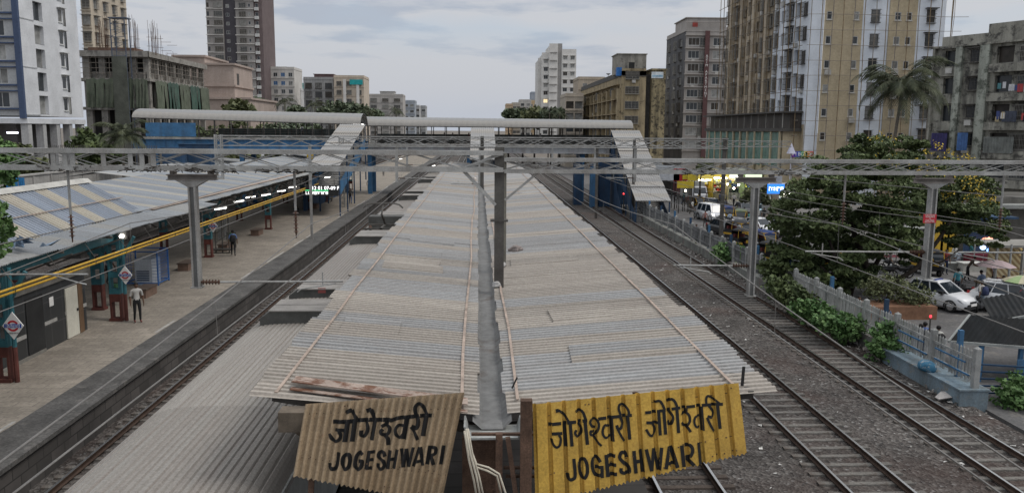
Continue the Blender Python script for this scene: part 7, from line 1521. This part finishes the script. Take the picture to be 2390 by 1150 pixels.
# auto rickshaws
RY=mat('rickshaw_yellow',(.45,.27,.03),.5,var=.15); RB=mat('rickshaw_black',(.022,.022,.024),.6,var=.2); HOOD=mat('rickshaw_hood',(.03,.03,.033),.85,var=.25,scale=3)
def rick(label,p,head,hood=HOOD,lit=False):
    t=thing('auto_rickshaw',label,'auto rickshaw',p,'auto rickshaws on the street',head); local(t)
    b=MB(); b.loft([[(x,-w,z0),(x,w,z0),(x,w,z1),(x,-w,z1)] for x,w,z0,z1 in((-1.25,.55,.4,.95),(-1.1,.64,.3,1.05),(-.3,.65,.28,1.0),(-.25,.64,.28,.55),(.45,.6,.28,.5),(.55,.5,.3,.55))]); b.build('body',RB,t)
    b=MB(); b.loft([[(x,-w,z0),(x,w,z0),(x,w*.9,z1),(x,-w*.9,z1)] for x,w,z0,z1 in((.5,.56,.3,1.05),(.85,.46,.35,1.12),(1.15,.25,.45,1.0),(1.22,.16,.5,.9))]); b.build('cowl',RB,t); b=MB(); b.loft([[(x,-w,z0),(x,w,z0),(x,w*.97,z1),(x,-w*.97,z1)] for x,w,z0,z1 in((.5,.57,.72,.95),(.85,.47,.75,1.0),(1.16,.26,.72,.9))]); b.build('front_band',RY,t)
    b=MB(); b.box(-1.26,.2,-.66,-.64,.55,.72); b.box(-1.26,.2,.64,.66,.55,.72); b.build('side_stripe',RY,t)
    b=MB(); b.loft([[(x,-w,z-.12),(x,-w*.85,z),(x,0,z+.07),(x,w*.85,z),(x,w,z-.12)] for x,w,z in((-1.2,.6,1.5),(-1.05,.64,1.7),(0,.64,1.74),(.55,.58,1.66),(.66,.55,1.58))]); b.quad((-1.22,-.58,1.0),(-1.22,.58,1.0),(-1.18,.58,1.5),(-1.18,-.58,1.5)); b.build('hood',hood,t)
    b=MB()
    for y in(-.54,.54): b.bar((.82,y*.8,1.08),(.6,y,1.6),.05); b.bar((-.35,y*1.15,1.0),(-.35,y*1.1,1.66),.04)
    b.bar((.6,-.54,1.6),(.6,.54,1.6),.09); b.bar((.82,-.43,1.08),(.82,.43,1.08),.05); b.bar((-.35,-.6,1.64),(-.35,.6,1.64),.04); b.bar((-.35,-.6,1.66),(.6,-.54,1.62),.04); b.build('windscreen_frame',RY,t)
    b=MB(); b.quad((.81,-.4,1.1),(.81,.4,1.1),(.62,.5,1.55),(.62,-.5,1.55)); b.build('windscreen',CGL,t)
    b=MB(); b.box(-.95,-.45,-.55,.55,.7,.82); b.box(-1.0,-.85,-.55,.55,.8,1.3); b.box(.0,.35,-.3,.3,.65,.75); b.build('seat',mat('seat_maroon',(.12,.03,.03),.7),t)
    wheel(t,.95,0.001,.22,.12); wheel(t,-.75,.55,.22,.13); wheel(t,-.75,-.55,.22,.13)
    b=MB(); b.lathe((0,0,0),[(.07,0),(.08,.04),(.05,.07)],12); o=b.build('headlight',HLON if lit else HL,t); o.rotation_euler=(0,R(90),0); o.location=(1.2,0,.8); return t
HBL=mat('rickshaw_hood_blue',(.03,.05,.14),.8,var=.2); HGN=mat('rickshaw_hood_sage',(.13,.16,.11),.8,var=.2)
for x,y,h,hd,lt,lb in((1808,622,-70,HOOD,False,'black and yellow rickshaw facing the camera right of the right steel drop arm'),(1742,585,-65,HOOD,False,'yellow fronted rickshaw left of the right steel drop arm'),(1725,562,-60,HOOD,False,'rickshaw with a maroon interior behind the yellow fronted one'),(1785,588,-80,HBL,False,'rickshaw with a dark blue hood parked behind the one facing the camera'),(1728,528,-110,HGN,False,'rickshaw with a sage hood on the far side of the street'),(1697,518,-95,HBL,False,'blue hooded rickshaw beside the white van'),(1628,492,-85,HOOD,False,'rickshaw left of the white van near the scooter'),(2168,640,-80,HOOD,False,'black hooded rickshaw behind the white hatchback at the drop arm'),(1935,640,-100,HGN,False,'sage hooded rickshaw hidden in the shade under the big tree')): rick(lb,ft(x,y,GZ),R(h),hd,lt)
# two wheelers
def bike(label,p,head,c=CBK,lit=False,cat='motorcycle'):
    t=thing(cat if cat=='scooter' else 'motorcycle',label,cat,p,'two wheelers along the street',head); local(t)
    for x in(-.62,.65):
        b=MB(); n=18; b.loft([[(x+(.27+.045*math.cos(a))*math.cos(2*PI*i/n),.045*math.sin(a),.31+(.27+.045*math.cos(a))*math.sin(2*PI*i/n)) for a in [2*PI*j/6 for j in range(6)]] for i in range(n+1)],cap=False); o=b.build('wheel',TYRE,t)
        b=MB(); b.tube((x,-.06,.31),(x,.06,.31),.06)
        for i in range(5): b.bar((x,0,.31),(x+.27*math.cos(i*1.257),0,.31+.27*math.sin(i*1.257)),.025)
        b.build('rim',RIM,o)
    b=MB(); b.loft([[(x,-w,z0),(x,w,z0),(x,w,z1),(x,-w,z1)] for x,w,z0,z1 in((-.8,.08,.68,.78),(-.45,.13,.55,.78),(.0,.14,.45,.76),(.15,.15,.6,.94),(.42,.12,.66,.94),(.5,.06,.72,.88))]); b.build('body',c,t,True)
    b=MB(); b.loft([[(x,-w,z-.07),(x,w,z-.07),(x,w*.9,z),(x,-w*.9,z)] for x,w,z in((-.85,.1,.88),(-.4,.15,.85),(.1,.12,.84))]); b.build('seat',BLKP,t)
    b=MB(); b.box(-.15,.25,-.13,.13,.28,.55); b.tube((-.1,.12,.3),(-.85,.15,.38),.045); b.build('engine',RIM,t)
    b=MB(); b.tube((.65,.07,.31),(.45,.06,.95),.025); b.tube((.65,-.07,.31),(.45,-.06,.95),.025); b.path([(.32,-.36,1.02),(.44,-.2,1.03),(.46,.2,1.03),(.32,.36,1.02)],.018); b.build('handlebar',STEELD,t)
    b=MB(); b.lathe((0,0,0),[(.08,0),(.085,.05),(.05,.1)],12); o=b.build('headlight',HLON if lit else HL,t); o.rotation_euler=(0,R(90),0); o.location=(.52,0,.85)
    if cat=='scooter': b=MB(); b.loft([[(.45,-.2,.35),(.45,.2,.35),(.42,.2,.9),(.42,-.2,.9)],[(.55,-.15,.35),(.55,.15,.35),(.5,.15,.9),(.5,-.15,.9)]]); b.box(-.05,.45,-.16,.16,.3,.36); b.build('leg_shield',c,t)
    return t
p=ft(1626,510,GZ); bike('pale scooter with a bright headlight coming towards the camera left of the white van',p,R(-85),mat('scooter_grey',(.3,.31,.32),.4),True,'scooter')
person('rider in grey on the scooter with the bright headlight',p+V((0,.25,.33)),R(5),'sit',(.2,.2,.21),BK,1.68)
for x,y,h,lb in((2098,648,170,'black motorcycle parked under the big tree left of the drop arm'),(2080,636,165,'motorcycle tucked behind the one parked under the big tree'),(2262,712,60,'black motorcycle beside the man in checked shirt'),(2282,724,55,'motorcycle between the walker and the man in checked shirt'),(2246,702,70,'motorcycle nearest the man in turquoise'),(1588,468,-20,'motorcycle parked beyond the covered stairs nearest the road'),(1572,462,-15,'motorcycle parked beyond the covered stairs, middle of the three'),(1556,456,-15,'motorcycle farthest left of the three past the covered stairs'),(1700,500,-90,'motorcycle waiting between the sage hooded rickshaw and the white van'),(2010,640,150,'motorcycle in the shade behind the big tree trunk')): bike(lb,ft(x,y,GZ),R(h))
# ================= stalls, umbrellas, shops
def umbrella(label,px_,py_,Y,r,cs,h=2.05):
    c=at(px_,py_,Y=Y); t=thing('umbrella',label,'umbrella',(c.x,Y,GZ),'stall umbrellas'); n=8
    for k,m in enumerate(cs):
        b=MB()
        for i in range(n):
            if i%len(cs)!=k: continue
            a0,a1=2*PI*i/n,2*PI*(i+1)/n; pr=[(0,.0),(.35,-.1),(.7,-.3),(1,-.55)]
            for (r0,z0),(r1,z1) in zip(pr,pr[1:]):
                q=lambda rr,a,z:(c.x+r*rr*math.cos(a),Y+r*rr*math.sin(a),c.z+z*r*.6); b.quad(q(r0,a0,z0),q(r1,a0,z1),q(r1,a1,z1),q(r0,a1,z0))
        b.build('canopy_panel',m,t)
    b=MB(); b.tube((c.x,Y,GZ),(c.x,Y,c.z+.08),.022); b.build('pole',STEEL,t)
    b=MB()
    for i in range(n): a=2*PI*i/n; b.bar((c.x,Y,c.z-.03),(c.x+r*math.cos(a)*.98,Y+r*math.sin(a)*.98,c.z-.34*r),.015)
    b.build('rib_frame',STEELD,t)
PNK=mat('umbrella_dusty_pink',(.36,.28,.29),.8,var=.15); UGR=mat('umbrella_green',(.3,.4,.2),.8,var=.15); UYE=mat('umbrella_pale',(.45,.42,.3),.8,var=.15)
umbrella('faded pink umbrella over the vendor in lavender',2326,606,44.5,1.05,[PNK]); umbrella('pale green and cream umbrella at the right frame edge',2388,642,42,1.0,[UGR,UYE])
def cart(label,px_,py_,w,d):
    p=ft(px_,py_,GZ); t=thing('handcart',label,'handcart',p,'street handcarts'); b=MB(); b.box(p.x-w/2,p.x+w/2,p.y-d/2,p.y+d/2,p.z+.75,p.z+.85); b.build('table_top',mat('cart_timber',(.2,.15,.1),.9,var=.3),t)
    for dx in(-w/2+.1,w/2-.1):
        for dy in(-d/2+.1,d/2-.1): b=MB(); b.box(p.x+dx-.03,p.x+dx+.03,p.y+dy-.03,p.y+dy+.03,p.z,p.z+.75); b.build('leg',STEELD,t)
    rnd=random.Random(int(px_)); 
    for i in range(8):
        q=MB(); x=p.x+rnd.uniform(-w/2+.15,w/2-.15); y=p.y+rnd.uniform(-d/2+.15,d/2-.15); q.lathe((x,y,p.z+.85),[(.1,0),(.13,.12),(.1,.2)],10); tag(q.build('goods_tub',mat('goods_%d'%(i%4),((.3,.2,.05),(.1,.2,.25),(.35,.33,.3),(.2,.05,.05))[i%4],.7)),'small tub of goods on the '+label[:60],'tub','goods on the handcarts')
cart('wooden handcart beneath the pink umbrella',2318,690,1.9,1.0); cart('wooden handcart beneath the green umbrella',2385,712,1.8,1.0)
LOWW=mat('grey_ledge',(.26,.27,.26),.9,var=.2,streak=.4)
for k,(x,y,w,h,d,lb) in enumerate(((2215,617,5.0,.75,.5,'low grey ledge wall behind the seated people'),(2235,634,2.4,.55,.5,'short patterned concrete ledge in front of the long grey one'),(2290,638,2.6,.65,.8,'white slab block by the pink umbrella'))):
    p=ft(x,y,GZ); b=MB(); b.box(p.x-w/2,p.x+w/2,p.y,p.y+d,GZ,GZ+h); b.box(p.x-w/2-.05,p.x+w/2+.05,p.y-.05,p.y+d+.05,GZ+h,GZ+h+.08); tag(b.build('ledge_wall',LOWW if k<2 else mat('white_slab',(.5,.5,.47),.9,var=.15,streak=.3)),lb,'wall')
# building foot with yellow columns and dark shutters behind the tree
t=thing('arcade_building','low dark arcade with yellow columns seen through the big tree','building',at(2200,590,Z=GZ))
Yq=ft(2200,595,GZ).y; b=MB(); b.box(38,62,Yq+1,Yq+7,GZ,4.2); b.build('wall',mat('arcade_dark',(.11,.105,.095),.9,var=.4,scale=.6,streak=.6),t)
for px_ in(2192,2206,2221): q=at(px_,560,Y=Yq).x; b=MB(); b.box(q-.35,q+.35,Yq,Yq+.6,GZ,3.4); b.build('column',mat('column_yellow',(.5,.33,.04),.7,var=.15,streak=.2),t)
b=MB(); b.box(38,62,Yq-.4,Yq+7.2,3.4,3.7); b.build('roof',LOWW,t)
# striped lit stall and lantern stall at right
p=ft(2362,668,GZ); t=thing('striped_stall','stall with a cream and tan diagonally striped awning wall lit from inside','stall',p)
STRP=roofmat('stall_stripes',(.55,.44,.26),(.3,.2,.1),1,.5,.2,regular=(.5,.5),dirt=.1,rust=0)
m,nt,bb,co=newmat('diagonal_stripes'); s_=N(nt,'ShaderNodeSeparateXYZ'); nt.links.new(co,s_.inputs[0]); nt.links.new(mixc(nt,math_(nt,'GREATER_THAN',math_(nt,'FRACT',math_(nt,'MULTIPLY',math_(nt,'ADD',s_.outputs[0],s_.outputs[2]),2.6)),.5),(.6,.5,.3),(.32,.22,.11)),bb.inputs['Base Color'])
b=MB(); b.box(p.x-1.7,p.x+2.4,p.y,p.y+.1,GZ+.2,GZ+2.6); b.build('front_panel',m,t); b=MB(); b.box(p.x-1.8,p.x+2.5,p.y-.9,p.y+2,GZ+2.6,GZ+2.75); b.build('roof',mat('stall_roof',(.25,.24,.22),.8),t)
for dx in(-1.7,0,2.3): b=MB(); b.box(p.x+dx-.06,p.x+dx+.06,p.y-.85,p.y-.73,GZ,GZ+2.6); b.build('post',STEEL,t)
q=V((p.x+.6,p.y-.4,GZ+2.45)); b=MB(); b.tube(q,q+V((.9,0,0)),.05); b.build('tube_lamp',emit('warm_tube',(1,.85,.5),7),t)
p=at(2322,575,Y=56); t=thing('lantern_stall','small stall crowded with glowing red, blue and amber lanterns','stall',(p.x,56,GZ))
b=MB(); b.box(p.x-1.3,p.x+1.3,56.3,57.5,GZ,GZ+1.0); b.build('counter',mat('stall_red',(.14,.02,.03),.7),t); b=MB(); b.box(p.x-1.4,p.x+1.4,57.4,57.5,GZ+1,GZ+3.6); b.box(p.x-1.5,p.x+1.5,55.9,57.6,GZ+3.6,GZ+3.75); b.build('back_panel',BLUED,t)
for k,(dx,dz,c) in enumerate(((-.7,.45,(1,.25,.15)),(-.35,.5,(.9,.35,.25)),(.1,.0,(1,.6,.25)),(.5,.05,(1,.55,.25)),(-.8,-.1,(.5,.7,1)),(.3,-.5,(.9,.85,.3)),(-.3,-.3,(.2,.4,1)),(.85,.3,(.25,.2,.9)))):
    b=MB(); b.lathe((p.x+dx,56.1,p.z+dz),[(.08,-.16),(.19,-.05),(.19,.07),(.07,.17)],10); b.build('lantern',emit('lantern_%d'%k,c,1.8),t)
# shops and hoardings
def shop(label,px0,px1,pyb,zt,c,lit,sign,sc,Y=None,kind='shop',txt=None,tc=None,grp='lit shops along the street'):
    a=at(px0,pyb,Z=GZ) if Y is None else at(px0,pyb,Y=Y); y=a.y; x0=a.x; x1=at(px1,pyb,Y=y).x; w=x1-x0
    t=thing('shop',label,kind,(x0,y,GZ),grp); b=MB(); b.box(x0,x1,y+2.5,y+2.6,GZ,zt); b.box(x0-.1,x0,y,y+2.6,GZ,zt); b.box(x1,x1+.1,y,y+2.6,GZ,zt); b.box(x0-.1,x1+.1,y-.6,y+2.6,zt,zt+.15); b.build('wall',mat('shop_wall_%d'%px0,c,.8,var=.2),t)
    b=MB(); b.box(x0,x1,y-.1,y,zt-.9,zt); b.build('sign_board',sc,t)
    rnd=random.Random(px0)
    if lit:
        bp=None
        for k in range(3): b=MB(); q=x0+w*(.04+.32*k); b.box(q,q+w*.28,y+2.42,y+2.48,zt-1.7,zt-.95); b.build('backlit_panel',emit('backlit_%d'%((k*3+px0)%5),((.9,.75,.2),(.8,.85,.7),(.6,.75,.45),(.85,.55,.3),(.55,.65,.75))[(k*3+px0)%5],.55),t)  # glowing panels added at the back to brighten the shop
        for k in range(2): b=MB(); q=x0+w*(.25+.5*k); b.tube((q-.4,y+.4,zt-1.0),(q+.4,y+.4,zt-1.0),.05); b.build('tube_lamp',lit,t)
    for r_ in range(4):
        b=MB(); b.box(x0+.1,x1-.1,y+1.9,y+2.4,GZ+.6+.55*r_,GZ+.64+.55*r_); b.build('shelf',WHT,t)
        for k in range(int(w/.42)):
            b=MB(); h=rnd.uniform(.2,.42); x=x0+.2+k*.42; b.box(x,x+rnd.uniform(.2,.36),y+1.95,y+2.3,GZ+.645+.55*r_,GZ+.645+.55*r_+h); b.build('packet',mat('packet_%d'%rnd.randrange(8),((.6,.5,.06),(.6,.55,.1),(.5,.06,.05),(.55,.55,.52),(.1,.35,.12),(.06,.15,.4),(.6,.3,.05),(.5,.5,.4))[rnd.randrange(8)],.6),t)
    b=MB(); b.box(x0+.2,x1-.2,y+.2,y+.8,GZ,GZ+.95); b.build('counter',mat('counter_%d'%px0,tuple(x*.6 for x in c),.7),t)
    if txt: text_mesh(txt,.55,tc or INK,'lettering',t,((x0+x1)/2,y-.12,zt-.45),(R(90),0,0),.01)
    return t
WT=emit('shop_white_tube',(1,.97,.85),26); WY=emit('shop_warm_tube',(1,.9,.6),20)
YS=emit('sign_yellow_lit',(.75,.6,.12),.45); GS=emit('sign_pale_lit',(.75,.85,.65),.8); BS=emit('sign_blue_lit',(.03,.2,.75),.9); RS_=mat('sign_red',(.4,.03,.03),.6); YSP=mat('sign_yellow',(.55,.42,.04),.6)
shop('open shop glowing yellow, left one of the lit row',1628,1662,470,3.6,(.5,.4,.08),WY,True,YS)
shop('open shop glowing yellow and white, second in the lit row',1664,1698,468,3.8,(.55,.5,.3),WT,True,YS)
shop('brightly lit white fronted shop in the middle of the lit row',1700,1735,466,3.9,(.5,.5,.45),WT,True,GS)
shop('lit shop with green and yellow goods at the right of the row',1737,1775,468,3.4,(.3,.4,.2),WT,True,GS)
shop('grey walled shop under the lit blue sign',1795,1850,505,3.2,(.35,.34,.32),WT,True,WHT)
p=at(1812,441,Y=84); t=thing('lit_sign','bright blue lit sign with white letters above the grey walled shop','sign',p); b=MB(); b.box(p.x-.9,p.x+.85,84,84.2,p.z-.5,p.z+.5); b.build('panel',BS,t); marks(t,p.x-.8,p.x+.0,83.97,p.z+.02,.4,emit('letters_white',(1,1,1),1.3),8); marks(t,p.x+.05,p.x+.7,83.97,p.z+.0,.5,emit('letters_white',(1,1,1),1.3),9)
for dx in(-.7,.7): b=MB(); b.box(p.x+dx-.04,p.x+dx+.04,84.2,84.28,GZ+3.3,p.z+.4); b.build('post',STEELD,t)
p=ft(1784,500,GZ); t=thing('poster_booth','pale booth with a blue header and four lit photo panels','booth',p); b=MB(); b.box(p.x-1.25,p.x+1.25,p.y,p.y+1.0,GZ,GZ+2.7); b.build('case',mat('booth_white',(.55,.6,.62),.5),t)
PT_=emit('booth_panel',(.55,.75,.85),.55); b=MB(); b.box(p.x-1.2,p.x+1.2,p.y-.04,p.y-.002,GZ+.5,GZ+2.15); b.build('lit_panel',PT_,t); b=MB(); b.box(p.x-1.25,p.x+1.25,p.y-.06,p.y-.01,GZ+2.2,GZ+2.65); b.build('header',mat('booth_blue',(.06,.25,.5),.5),t)
for i in range(2):
    for j in range(2): b=MB(); x=p.x-.75+i*1.0; z=GZ+.65+j*.75; b.box(x,x+.62,p.y-.06,p.y-.045,z,z+.55); b.build('photo',mat('photo_%d%d'%(i,j),((.1,.14,.18),(.16,.13,.12))[(i+j)%2],.5,var=.5,scale=4),t)
t=thing('corner_pillar','beige corner pillar with a small white notice board right of the poster booth','pillar',ft(1808,512,GZ)); q=ft(1808,512,GZ); b=MB(); b.box(q.x-.35,q.x+.35,q.y,q.y+.7,GZ,GZ+3.3); b.build('shaft',plaster('pillar_beige',(.3,.25,.19),.5),t); b=MB(); b.box(q.x-.7,q.x+.55,q.y-.12,q.y-.02,GZ+3.3,GZ+4.8); b.build('notice_board',mat('notice_pale',(.42,.43,.47),.6),t)
# flat hoardings on posts near the stairs foot
for k,(x,y,w,h,Y,m_,lb) in enumerate(((1556,409,3.2,1.3,100,mat('hoarding_white',(.5,.52,.56),.6),'white hoarding beyond the long covered stairs'),(1589,408,1.8,1.5,100,RS_,'red hoarding right of the white hoarding'),(1604,408,1.1,1.1,97,YSP,'small yellow signboard left of the second yellow one'),(1615,410,1.0,1.2,96,YSP,'yellow signboard leaning by the thin street tree'),(1600,431,2.0,.8,95,YSP,'wide yellow signboard over the dark red awning'),(1576,412,1.0,1.1,101,mat('hoarding_grey',(.2,.2,.22),.6),'grey picture hoarding between the white and red ones'))):
    p=at(x,y,Y=Y); t=thing('hoarding',lb,'signboard',(p.x,Y,GZ),'signboards near the stairs foot'); b=MB(); b.box(p.x-w/2,p.x+w/2,Y,Y+.08,p.z-h/2,p.z+h/2); b.build('panel',m_,t)
    for dx in(-w*.35,w*.35): b=MB(); b.box(p.x+dx-.05,p.x+dx+.05,Y+.08,Y+.18,GZ,p.z+h/2); b.build('post',STEELD,t)
# dark shed row and awnings between stairs and shops
for k,(x0,x1,yb,zt,c,lb) in enumerate(((1530,1600,452,3.2,(.07,.065,.06),'dark shed with a grey sheet roof past the covered stairs'),(1590,1632,462,2.9,(.13,.04,.045),'shed with a dark red awning left of the lit row'),(1500,1545,440,3.6,(.1,.1,.1),'grey roofed shed behind the covered stairs'))):
    a=ft(x0,yb,GZ); xb_=at(x1,yb,Y=a.y).x; t=thing('roadside_shed',lb,'shed',a,'roadside sheds'); b=MB(); b.box(a.x,xb_,a.y,a.y+5,GZ,zt); b.build('wall',mat('shed_%d'%k,c,.9,var=.4),t); b=MB(); corr_sheet(b,(a.x-.3,a.y-1.2,zt-.3),(xb_-a.x+.6,0,0),(0,6.5,.9),.25,.03); b.build('roof',LF3 if k!=1 else mat('awning_red',(.14,.04,.05),.8,var=.2),t,True)
# slim poles on the street and trackside
def pole(label,px_,pyb,Zb,pyt,r,m=STEEL,arm=None,lamp=False):
    p=at(px_,pyb,Z=Zb); zt=at(px_,pyt,Y=p.y).z; t=thing('street_pole',label,'pole',p,'slim poles on the street side'); b=MB(); b.tube((p.x,p.y,Zb-.1),(p.x,p.y,zt),r,r*.7,8); b.build('shaft',m,t)
    if arm: b=MB(); b.path([(p.x,p.y,zt-.2),(p.x+arm*.4,p.y,zt+.1),(p.x+arm,p.y,zt+.15)],.03); b.build('arm',m,t)
    if lamp: b=MB(); b.lathe((p.x+(arm or 0),p.y,zt+.05),[(.06,-.12),(.13,-.04),(.13,.04),(.05,.1)],10); b.build('lamp_head',WT,t)
    return t
pole('thin pole left of the grey one among the far fence',1683,520,GZ,400,.07)
pole('leaning street pole before the yellow shops',1612,495,GZ,405,.12,STEELD); pole('pole with a lit lamp head in front of the lit shops',1722,470,GZ,432,.06,STEELD,.0,True); pole('second lit lamp pole right of the first',1705,468,GZ,440,.06,STEELD,.4,True)
pole('pale post beside the striped stall',2350,690,GZ,570,.08,PKT); pole('curved lamp standard at the right frame edge',2378,670,GZ,585,.06,PKT,-.5); pole('thin bent post beside the man in turquoise',2224,680,GZ,630,.03,STEELD,.35)
pole('white tall pole beside the low beige block',1336,330,-.4,222,.12,PKT); pole('second white tall pole left of the low beige block',1326,332,-.4,232,.1,PKT)
# more traffic and stalls between the shops and the big tree
for x,y,h,m,lb in((1722,545,-80,CGY,'grey car among the rickshaws left of the right steel drop arm'),(1846,640,-95,CBK,'black car half hidden behind the big tree at the fence'),(1772,545,-70,CW,'white car parked before the poster booth'),(1738,503,-88,CGY,'dark grey car on the far side behind the sage hooded rickshaw'),(1620,455,-85,CBK,'small black car right behind the white box truck')): car('sedan',lb,ft(x,y,GZ),R(h),m,4.0,1.68,1.5,.78,.94,1.1,1.85,.5,.9)
for x,y,h,lb in((1670,535,-80,'motorcycle beside the slim grey fence pole'),(1682,528,-75,'motorcycle in front of the dark grey queued car'),(1760,538,-60,'motorcycle by the maroon clad person'),(1800,560,-50,'motorcycle parked under the big tree nearest the poster booth'),(1815,570,-55,'motorcycle parked under the big tree, second from the poster booth'),(2060,650,160,'motorcycle under the tree farthest from the drop arm')): bike(lb,ft(x,y,GZ),R(h))
for k,(x,y,c,d,lb) in enumerate(((1645,530,(.25,.1,.08),BK,'walker in brick red left of the black sedan'),(1735,520,(.3,.28,.1),NV,'walker in mustard crossing behind the rickshaws'),(1755,490,W_,BK,'walker in white before the low leafy tree'),(1680,478,(.08,.1,.18),BK,'walker in dark blue at the yellow shop fronts'),(1655,466,W_,NV,'shopper in white at the left yellow shop'),(1745,472,(.2,.05,.1),BK,'shopper in plum at the right shop'),(1825,600,(.1,.12,.1),BK,'dark clad walker beside the tree at the drop arm'),(1790,535,(.35,.3,.25),BK,'walker in beige near the corner pillar'),(2075,640,(.12,.1,.1),BK,'dark clad person standing by the parked motorcycles under the tree'),(2120,600,(.4,.4,.42),BK,'person in pale grey behind the tree near the lantern stall'),(2275,600,(.15,.2,.3),BK,'person in slate standing behind the white slab block'),(2385,735,(.3,.1,.12),BK,'person in dark pink at the right edge beside the white SUV'))): person(lb,ft(x,y,GZ),R((k*97)%360),'walk' if k%3 else 'stand',c,d,1.66,skin=k%2)
for k,(x,y,w,lb) in enumerate(((2085,600,2.2,'glowing snack stall behind the big tree, left one'),(2130,598,2.0,'glowing snack stall behind the big tree beside the drop arm'))):
    p=ft(x,y,GZ); t=thing('snack_stall',lb,'stall',p,'snack stalls behind the tree'); b=MB(); b.box(p.x-w/2,p.x+w/2,p.y,p.y+.8,GZ,GZ+.95); b.build('counter',mat('stall_pink',(.4,.12,.15),.6,var=.2),t); b=MB(); b.box(p.x-w/2-.1,p.x+w/2+.1,p.y-.4,p.y+1.1,GZ+2.2,GZ+2.28); b.build('roof',LOWW,t)
    for dx in(-w/2,w/2): b=MB(); b.box(p.x+dx-.03,p.x+dx+.03,p.y,p.y+.06,GZ+.95,GZ+2.2); b.build('post',STEELD,t)
    b=MB(); b.lathe((p.x,p.y+.3,GZ+1.85),[(.05,-.12),(.13,0),(.05,.12)],10); b.build('bulb',emit('stall_bulb',(1,.95,.85),14),t); b=MB(); b.box(p.x-w/2+.1,p.x+w/2-.1,p.y-.02,p.y-.002,GZ+.2,GZ+.8); b.build('menu_panel',mat('menu_white',(.5,.5,.5),.6),t)
rnd=random.Random(77); TL_=('in a dusty red top','in a teal top','in a white kurta','in a mustard top','in a grey shirt','in a black shirt','in a pale blue shirt','in an olive top'); TC=((.28,.07,.06),(.05,.2,.2),(.5,.5,.48),(.35,.24,.06),(.2,.2,.21),(.025,.025,.03),(.3,.38,.48),(.13,.14,.07))
for k,(x,y,where) in enumerate(((1605,485,'walking beyond the foot of the covered stairs'),(1595,478,'near the motorcycles past the covered stairs'),(1615,500,'beside the leaning street pole'),(1630,482,'at the side of the white box truck'),(1648,480,'behind the rickshaw left of the white van'),(1675,500,'passing the blue hooded rickshaw'),(1702,535,'between the black sedan and the rickshaws'),(1718,512,'crossing to the yellow shops'),(1733,495,'near the sage hooded rickshaw'),(1746,532,'behind the motorcycle by the low leafy tree'),(1768,525,'at the left side of the poster booth'),(1776,575,'among the rickshaws by the right steel drop arm'),(1798,612,'beside the rickshaw facing the camera'),(1812,590,'at the edge of the big tree shade'),(2105,625,'by the snack stalls under the tree'),(2145,612,'at the snack stall next to the drop arm'),(2205,640,'standing on the open paved corner'),(2262,620,'walking past the ledge wall'),(2300,600,'in front of the lantern stall'),(2330,640,'by the striped stall wall'))):
    person('pedestrian %s %s'%(TL_[k%8],where),ft(x,y,GZ),R(rnd.uniform(0,360)),'walk' if k%4 else 'stand',TC[k%8],(BK,NV,(.12,.11,.1))[k%3],rnd.uniform(1.58,1.74),skin=k%2)
for k,(x,y,Y,lb) in enumerate(((1698,430,92,'bare bulb glowing over the white fronted shop'),(1758,432,90,'bare bulb glowing over the right shop of the lit row'),(1600,445,97,'bare bulb glowing by the wide yellow signboard'),(1835,470,84,'bare bulb glowing beside the grey walled shop'),(2148,575,60,'bare bulb glowing between the snack stalls and the arcade'),(2095,580,58,'bare bulb glowing above the left snack stall'))):
    p=at(x,y,Y=Y); t=thing('hanging_bulb',lb,'lamp',p,'bare bulbs along the street'); b=MB(); b.lathe(p,[(.04,-.12),(.12,-.02),(.08,.08),(.03,.14)],10); b.build('bulb',emit('bulb_glow',(1,.93,.75),9),t); b=MB(); b.tube(p+V((0,0,.13)),p+V((0,.0,.6)),.02); b.tube(p+V((0,0,.6)),V((p.x,Y+.1,p.z+.6)),.02); b.tube((p.x,Y+.1,GZ),(p.x,Y+.1,p.z+.62),.035); b.build('stand',STEELD,t)
